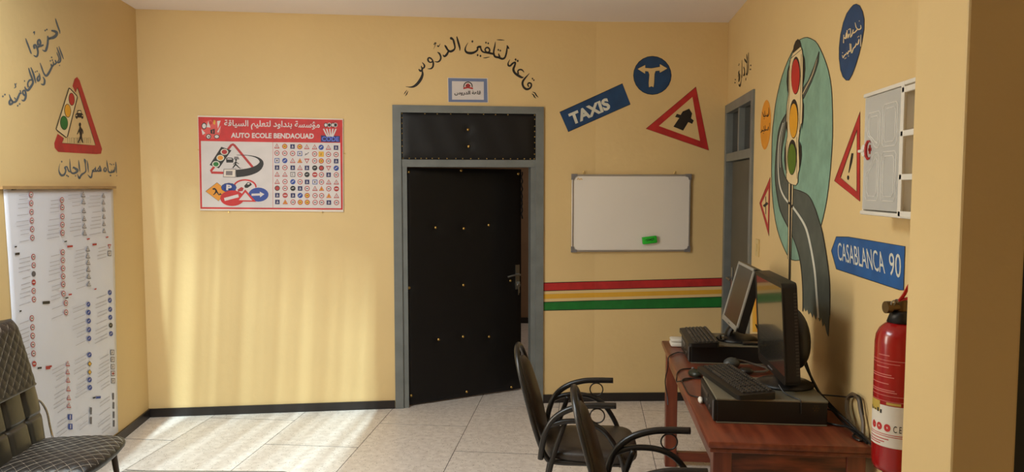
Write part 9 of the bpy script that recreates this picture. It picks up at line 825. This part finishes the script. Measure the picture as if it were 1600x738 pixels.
cable('thin black mouse cable looping over the table edge', [[(.535, 3.80, Z0), (.473, 3.777, Z0), (.440, 3.70, Z0), (.429, 3.63, Z0-.004), (.424, 3.60, .735), (.428, 3.57, .744), (.45, 3.55, Z0), (.50, 3.60, Z0)]])
cable('thin black keyboard cable making a small loop by the near computer', [[(.545, 3.598, Z0), (.478, 3.601, Z0), (.446, 3.56, Z0), (.442, 3.47, Z0), (.445, 3.33, Z0), (.460, 3.29, Z0), (.487, 3.26, Z0+.004)]])
cable('thick black cable sloping from the near monitor to the extinguisher', [[(.90, 3.20, .98), (.955, 3.22, .84), (.975, 3.10, .80), (.985, 2.98, .785), (.995, 2.86, .775), (1.005, 2.76, .765), (1.012, 2.70, .755), (1.02, 2.62, .75), (1.025, 2.56, .80)],
                                                                    [(.90, 3.2, .95), (.96, 3.16, .82), (.98, 3.0, .775), (.99, 2.88, .762), (1.0, 2.78, .757), (1.0, 2.73, .757)]], .0055)
cable('grey-brown looped cable standing against the wall behind the table', [[(1.0, 2.89, Z0+.01), (1.01, 2.97, .80), (1.02, 3.0, .84), (1.02, 2.95, .875), (1.02, 2.885, .875), (1.02, 2.86, .84), (1.02, 2.83, .80), (1.01, 2.80, .76)]], .008, CABLEB)
cable('thin black cable bowed between the near computer and the wall', [[(.925, 3.06, .84), (1.0, 3.06, .835), (1.02, 2.96, .86), (1.02, 2.90, .885), (1.02, 2.86, .88), (1.02, 2.83, .83)], [(.925, 3.0, .80), (.96, 2.96, .80), (.985, 2.87, .785), (1.0, 2.81, .765)]], .003)
cable('black cable curling on the table right of the near computer', [[(.925, 2.96, Z0+.003), (.96, 2.93, Z0+.003), (.985, 2.87, .768), (1.0, 2.82, .768), (1.005, 2.78, .758), (.985, 2.76, .756), (.975, 2.80, .756), (1.0, 2.84, .758)]], .004)
cable('thin black cable running over the near computer from the monitor', [[(.76, 3.02, .885), (.775, 2.99, .862), (.80, 2.95, .8545), (.815, 2.93, .8535), (.82, 2.921, .845), (.822, 2.92, .80)]], .0025)
cable('black cable behind the silver-edged monitor', [[(.88, 4.0, .95), (.90, 3.96, .90), (.93, 3.94, .87), (.95, 3.90, .86), (.975, 3.80, .78)]], .004)

cable('black cable end drooping below the extinguisher beside the table', [[(1.03, 2.70, .76), (1.03, 2.695, .70), (1.03, 2.64, .685), (1.03, 2.60, .72), (1.03, 2.585, .76)]], .0045)

# ------------------------------------------------------------ black tube armchairs
def arm_chair(label, x, y, sx=.222, so=.015):
    t = thing('tube_armchair', label, 'chair', (x, y, 0), 0, None)
    # seat pad
    bm = bmesh.new(); n = 28; top_, bot = [], []
    def se(a, k=1.):
        c, s = math.cos(a), math.sin(a); q = 4.
        return (sx*k*abs(c)**(2/q)*math.copysign(1, c) + so, .215*k*abs(s)**(2/q)*math.copysign(1, s)*(1+.08*math.copysign(abs(c)**.5, c)))
    rings = []
    for k, z in ((.93, .405), (1., .415), (1., .435), (.95, .452), (.7, .458), (.35, .458), (.02, .457)):
        rings.append([bm.verts.new((*se(2*math.pi*i/n, k), z)) for i in range(n)])
    for A, B in zip(rings, rings[1:]):
        for i in range(n): bm.faces.new((A[i], A[(i+1) % n], B[(i+1) % n], B[i]))
    bm.faces.new(rings[0][::-1]); bm.faces.new(rings[-1])
    part('seat', bm, DARKLEA, t, smooth=True)
    # back frame loop with its lower ends running on under the seat
    bx = lambda z: -.205-(z-.42)*.285
    bm = bmesh.new()
    L = [(.20, -.19, .400), (.0, -.195, .400), (-.15, -.195, .402), (-.195, -.195, .43), (bx(.55), -.19, .55), (bx(.70), -.175, .70), (bx(.82), -.145, .82), (bx(.885), -.085, .885), (bx(.905), 0, .905)]
    tube(bm, L + [(a, -b, c) for a, b, c in L[-2::-1]], .0125, 10, 6)
    part('back_frame', bm, BLACKTUBE, t, smooth=True)
    # padded back
    bm = bmesh.new(); rings = []; m_ = 24
    for k, off in ((.86, -.012), (1., -.006), (1., .012), (.9, .026), (.6, .034), (.3, .036), (.02, .036)):
        r_ = []
        for i in range(m_):
            a = 2*math.pi*i/m_; c, s = math.cos(a), math.sin(a)
            yy = .155*k*abs(c)**.75*math.copysign(1, c); zz = .655+.195*k*abs(s)**.8*math.copysign(1, s)
            r_.append(bm.verts.new((bx(zz)+off, yy, zz)))
        rings.append(r_)
    for A, B in zip(rings, rings[1:]):
        for i in range(m_): bm.faces.new((A[i], A[(i+1) % m_], B[(i+1) % m_], B[i]))
    bm.faces.new(rings[0][::-1]); bm.faces.new(rings[-1])
    part('backrest', bm, DARKLEA, t, smooth=True)
    for s in (-1, 1):
        yy = .222*s
        bm = bmesh.new(); tube(bm, [(-.215, yy*.95, .42), (-.20, yy, .52), (-.165, yy, .60), (-.105, yy, .65), (-.03, yy, .676), (.04, yy, .683), (.13, yy, .684)], .0145, 10, 6)
        ar = part('armrest', bm, BLACKTUBE, t, smooth=True)
        bm = bmesh.new(); C_ = Vector((.045, yy, .635)); tube(bm, [C_+Vector((.033*math.cos(a), 0, .033*math.sin(a))) for a in [k*math.pi/8 for k in range(16)]], .0035, 6, 2, True)
        part('scroll_ring', bm, BLACKTUBE, ar, smooth=True)
        bm = bmesh.new(); tube(bm, [(-.185, yy, .575), (-.12, yy, .60), (-.05, yy, .607), (.02, yy, .596), (.08, yy, .56), (.13, yy, .49), (.16, yy*.98, .42), (.185, yy, .30), (.225, yy*1.04, 0)], .0125, 10, 6)
        part('leg', bm, BLACKTUBE, t, smooth=True)
        bm = bmesh.new(); tube(bm, [(-.10, yy*.9, .60-.0), (-.135, yy*.93, .50), (-.165, yy*.97, .40), (-.20, yy, .22), (-.235, yy*1.05, 0)], .0125, 10, 5)
        part('leg', bm, BLACKTUBE, t, smooth=True)
    part('cross_bar', tube(bmesh.new(), [(.15, -.2, .398), (.15, .2, .398)], .010, 8, 1, smooth=False), BLACKTUBE, t)
    return t
arm_chair('black tube-framed armchair facing the table, farther from the camera', -.005, 3.56)
arm_chair('black tube-framed armchair facing the table, nearest the camera', .285, 2.80, .185, -.025)

# ------------------------------------------------------------ quilted chairs by the left wall
def quilt_chair(label, loc, rz):
    t = thing('quilted_chair', label, 'chair', loc, rz)
    # seat: front at +x, width along y
    def ss(u, v):   # u,v in -1..1
        wy = .245*(1-.10*max(0, u)**3)*(1-.06*max(0, -u)); x = .235*u + .02 - .035*abs(v)**3*max(0, u); return x, wy*v
    def bulge(u, v): return .045*(1-abs(u)**5)**.5*(1-abs(v)**5)**.5
    def hq(x, y, s=.055):
        a = (x+y)/s; b = (x-y)/s
        return .0045*min(abs(math.sin(math.pi*a)), abs(math.sin(math.pi*b)))**.5 if True else 0
    bm = bmesh.new(); N_ = 84
    gr = []
    for j in range(N_+1):
        row = []
        for i in range(N_+1):
            u = -1+2*i/N_; v = -1+2*j/N_; x, y = ss(u, v); row.append(bm.verts.new((x, y, .425+bulge(u, v)+hq(x, y))))
        gr.append(row)
    for j in range(N_):
        for i in range(N_): bm.faces.new((gr[j][i], gr[j][i+1], gr[j+1][i+1], gr[j+1][i]))
    rim = [gr[0][i] for i in range(N_)] + [gr[j][N_] for j in range(N_)] + [gr[N_][i] for i in range(N_, 0, -1)] + [gr[j][0] for j in range(N_, 0, -1)]
    low = [bm.verts.new((v.co.x*.93, v.co.y*.93, .405)) for v in rim]
    for k in range(len(rim)): bm.faces.new((rim[k], low[k], low[(k+1) % len(rim)], rim[(k+1) % len(rim)]))
    bm.faces.new(low)
    st = part('seat', bm, QUILT, t, 'diamond-quilted black seat', smooth=True)
    def stitches(f, inside, rng, s, parent, name='stitching'):
        bm = bmesh.new(); up = []
        for sg in (1, -1):
            k0 = int(rng/s)+2
            for k in range(-k0, k0+1):
                P = []
                for q in range(-40, 41):
                    w_ = q*rng/40
                    # line x + sg*y = k*s
                    x = (k*s + w_)/2; y = sg*(k*s - w_)/2
                    if inside(x, y): P.append(f(x, y))
                    else:
                        if len(P) > 2: up.append(P)
                        P = []
                if len(P) > 2: up.append(P)
        for P in up: tube(bm, P, .0011, 4, 1, smooth=False)
        return part(name, bm, THREAD, parent, kind='stuff')
    def inv(x, y):
        u = (x-.02)/.235; wy = .245*(1-.10*max(0, u)**3)*(1-.06*max(0, -u)); v = y/wy; u = (x-.02+.035*abs(v)**3*max(0, u))/.235; return u, v
    def fs(x, y):
        u, v = inv(x, y); u = max(-1, min(1, u)); v = max(-1, min(1, v)); return Vector((x, y, .4262+bulge(u, v)))
    stitches(fs, lambda x, y: abs(inv(x, y)[0]) < .985 and abs(inv(x, y)[1]) < .985, .6, .055, st)
    # backrest
    TH = math.radians(10)
    bx0, bz0 = -.165, .46
    def bk(y, h, d): # h up the back, d forward
        return Vector((bx0 - math.sin(TH)*h + math.cos(TH)*d, y, bz0 + math.cos(TH)*h + math.sin(TH)*d))
    HB, HM = .60, .265
    def half(h): return .240 - .05*max(0, (h-.2)/.4)**1.5 - .02*max(0, (.12-h)/.12)
    def grid_back(h0, h1, hfun, m, name, lab, thick=.03):
        bm = bmesh.new(); A = []
        NJ, NI = 60, 60
        for j in range(NJ+1):
            r = []
            for i in range(NI+1):
                h = h0+(h1-h0)*j/NJ; v = -1+2*i/NI; y = half(h)*v
                ed = (1-abs(v)**6)**.5
                if h1 == HB: ed *= max(0, min(1, (HB-h)/.05))**.4
                r.append(bm.verts.new(bk(y, h, thick*ed + hfun(y, h)*ed)))
            A.append(r)
        for j in range(NJ):
            for i in range(NI): bm.faces.new((A[j][i], A[j][i+1], A[j+1][i+1], A[j+1][i]))
        B = [[bm.verts.new(bk(half(h0+(h1-h0)*j/8)*(-1+2*i/8), h0+(h1-h0)*j/8, -.045)) for i in range(9)] for j in range(9)]
        for j in range(8):
            for i in range(8): bm.faces.new((B[j][i], B[j+1][i], B[j+1][i+1], B[j][i+1]))
        def rimo(G, n, m2): return [G[0][i] for i in range(n)] + [G[j][n] for j in range(m2)] + [G[m2][i] for i in range(n, 0, -1)] + [G[j][0] for j in range(m2, 0, -1)]
        ra, rb = rimo(A, NI, NJ), rimo(B, 8, 8)
        for k in range(len(ra)):
            q = (k+1) % len(ra); a, b = rb[int(k*32/len(ra)) % 32], rb[int(q*32/len(ra)) % 32 if q else 0]
            try: bm.faces.new((ra[k], a, b, ra[q]) if a is not b else (ra[k], a, ra[q]))
            except ValueError: pass
        return part(name, bm, m, t, lab, smooth=True)
    def panels(y, h):
        g_ = 0
        for yy in (-.08, .08): g_ -= .014*math.exp(-((y-yy)/.010)**2)
        g_ -= .012*math.exp(-((h-.12)/.010)**2)
        return g_ + .008*abs(math.cos(math.pi*y/.16-math.pi/2*0))*.5
    grid_back(-.03, HM+.01, panels, PANELLEA, 'backrest_panel', 'glossy black lower back stitched in squares', .032)
    qb = grid_back(HM, HB, lambda y, h: hq(y, h, .06)+.006, QUILT, 'quilted_headrest', 'diamond-quilted upper back', .036)
    bm = bmesh.new(); tube(bm, [bk(half(HM)*v, HM, .040*(1-abs(v)**6)**.5+.002) for v in [-1+k/10 for k in range(21)]], .005, 6, 2); part('hem', bm, PANELLEA, t)
    def fb(x, y):
        ed = (1-abs(x/half(y))**6)**.5 * max(0, min(1, (HB-y)/.05))**.4
        return bk(x, y, .036*ed+.0066*ed+.0004)
    stitches(fb, lambda x, y: HM+.006 < y < HB-.008 and abs(x) < half(y)*.97, 1.3, .06, qb)
    for s in (-1, 1):
        bm = bmesh.new(); tube(bm, [bk(.222*s, .19, .005), bk(.240*s, .165, .02), bk(.250*s, .11, .03), bk(.248*s, .03, .03), bk(.24*s, -.04, .035), Vector((-.12, .235*s, .405))], .005, 8, 6, flat=1.0)
        part('side_bracket', bm, CHROME, t, 'curved chrome side bracket', smooth=True)
    for a, b in ((.17, .19), (.17, -.19), (-.17, .19), (-.17, -.19)):
        bm = bmesh.new(); tube(bm, [(a, b, .41), (a*1.12, b*1.06, .2), (a*1.28, b*1.12, 0)], [.014, .013, .012, .010], 10, 6)
        part('leg', bm, mat('dark_bronze_leg', (70, 58, 50), .35, .4), t, smooth=True)
    return t
quilt_chair('black quilted high-backed chair against the left wall, its seat fully in view', (-2.445, 3.10, 0), .217)
quilt_chair('black quilted high-backed chair at the bottom left, mostly cut off', (-2.331, 2.582, 0), .217)

# low table at the bottom edge
lt = thing('low_table', 'low grey-topped table just entering at the bottom edge', 'table', (-1.62, 2.62, 0), .09)
bm = bmesh.new(); prism(bm, rrect(-.36, -.42, .36, .36, .03), .432, .448); part('tabletop', bm, mat('smoked_top', (120, 122, 118), .12, spec=.8), lt, ang=30)
bm = bmesh.new(); tube(bm, [(x, y, .440) for x, y in rrect(-.362, -.422, .362, .362, .03)], .008, 8, 1, True, False); part('rim', bm, GREYDARK, lt)
for a in (-.3, .3):
    for b in (-.36, .3): part('leg', cyl(bmesh.new(), (a, b, 0), (a, b, .432), .014), GREYDARK, lt)

GROUPS = {'tube_armchair': 'armchairs at the computer table', 'quilted_chair': 'quilted chairs along the left wall', 'desktop_computer': 'computers on the table',
          'keyboard': 'keyboards on the computers', 'computer_monitor': 'monitors on the computers', 'cable': 'cables around the computers', 'computer_mouse': 'mice on the table'}
for o in list(COL.objects):
    if o.parent is None and o.name.split('.')[0] in GROUPS: o['group'] = GROUPS[o.name.split('.')[0]]
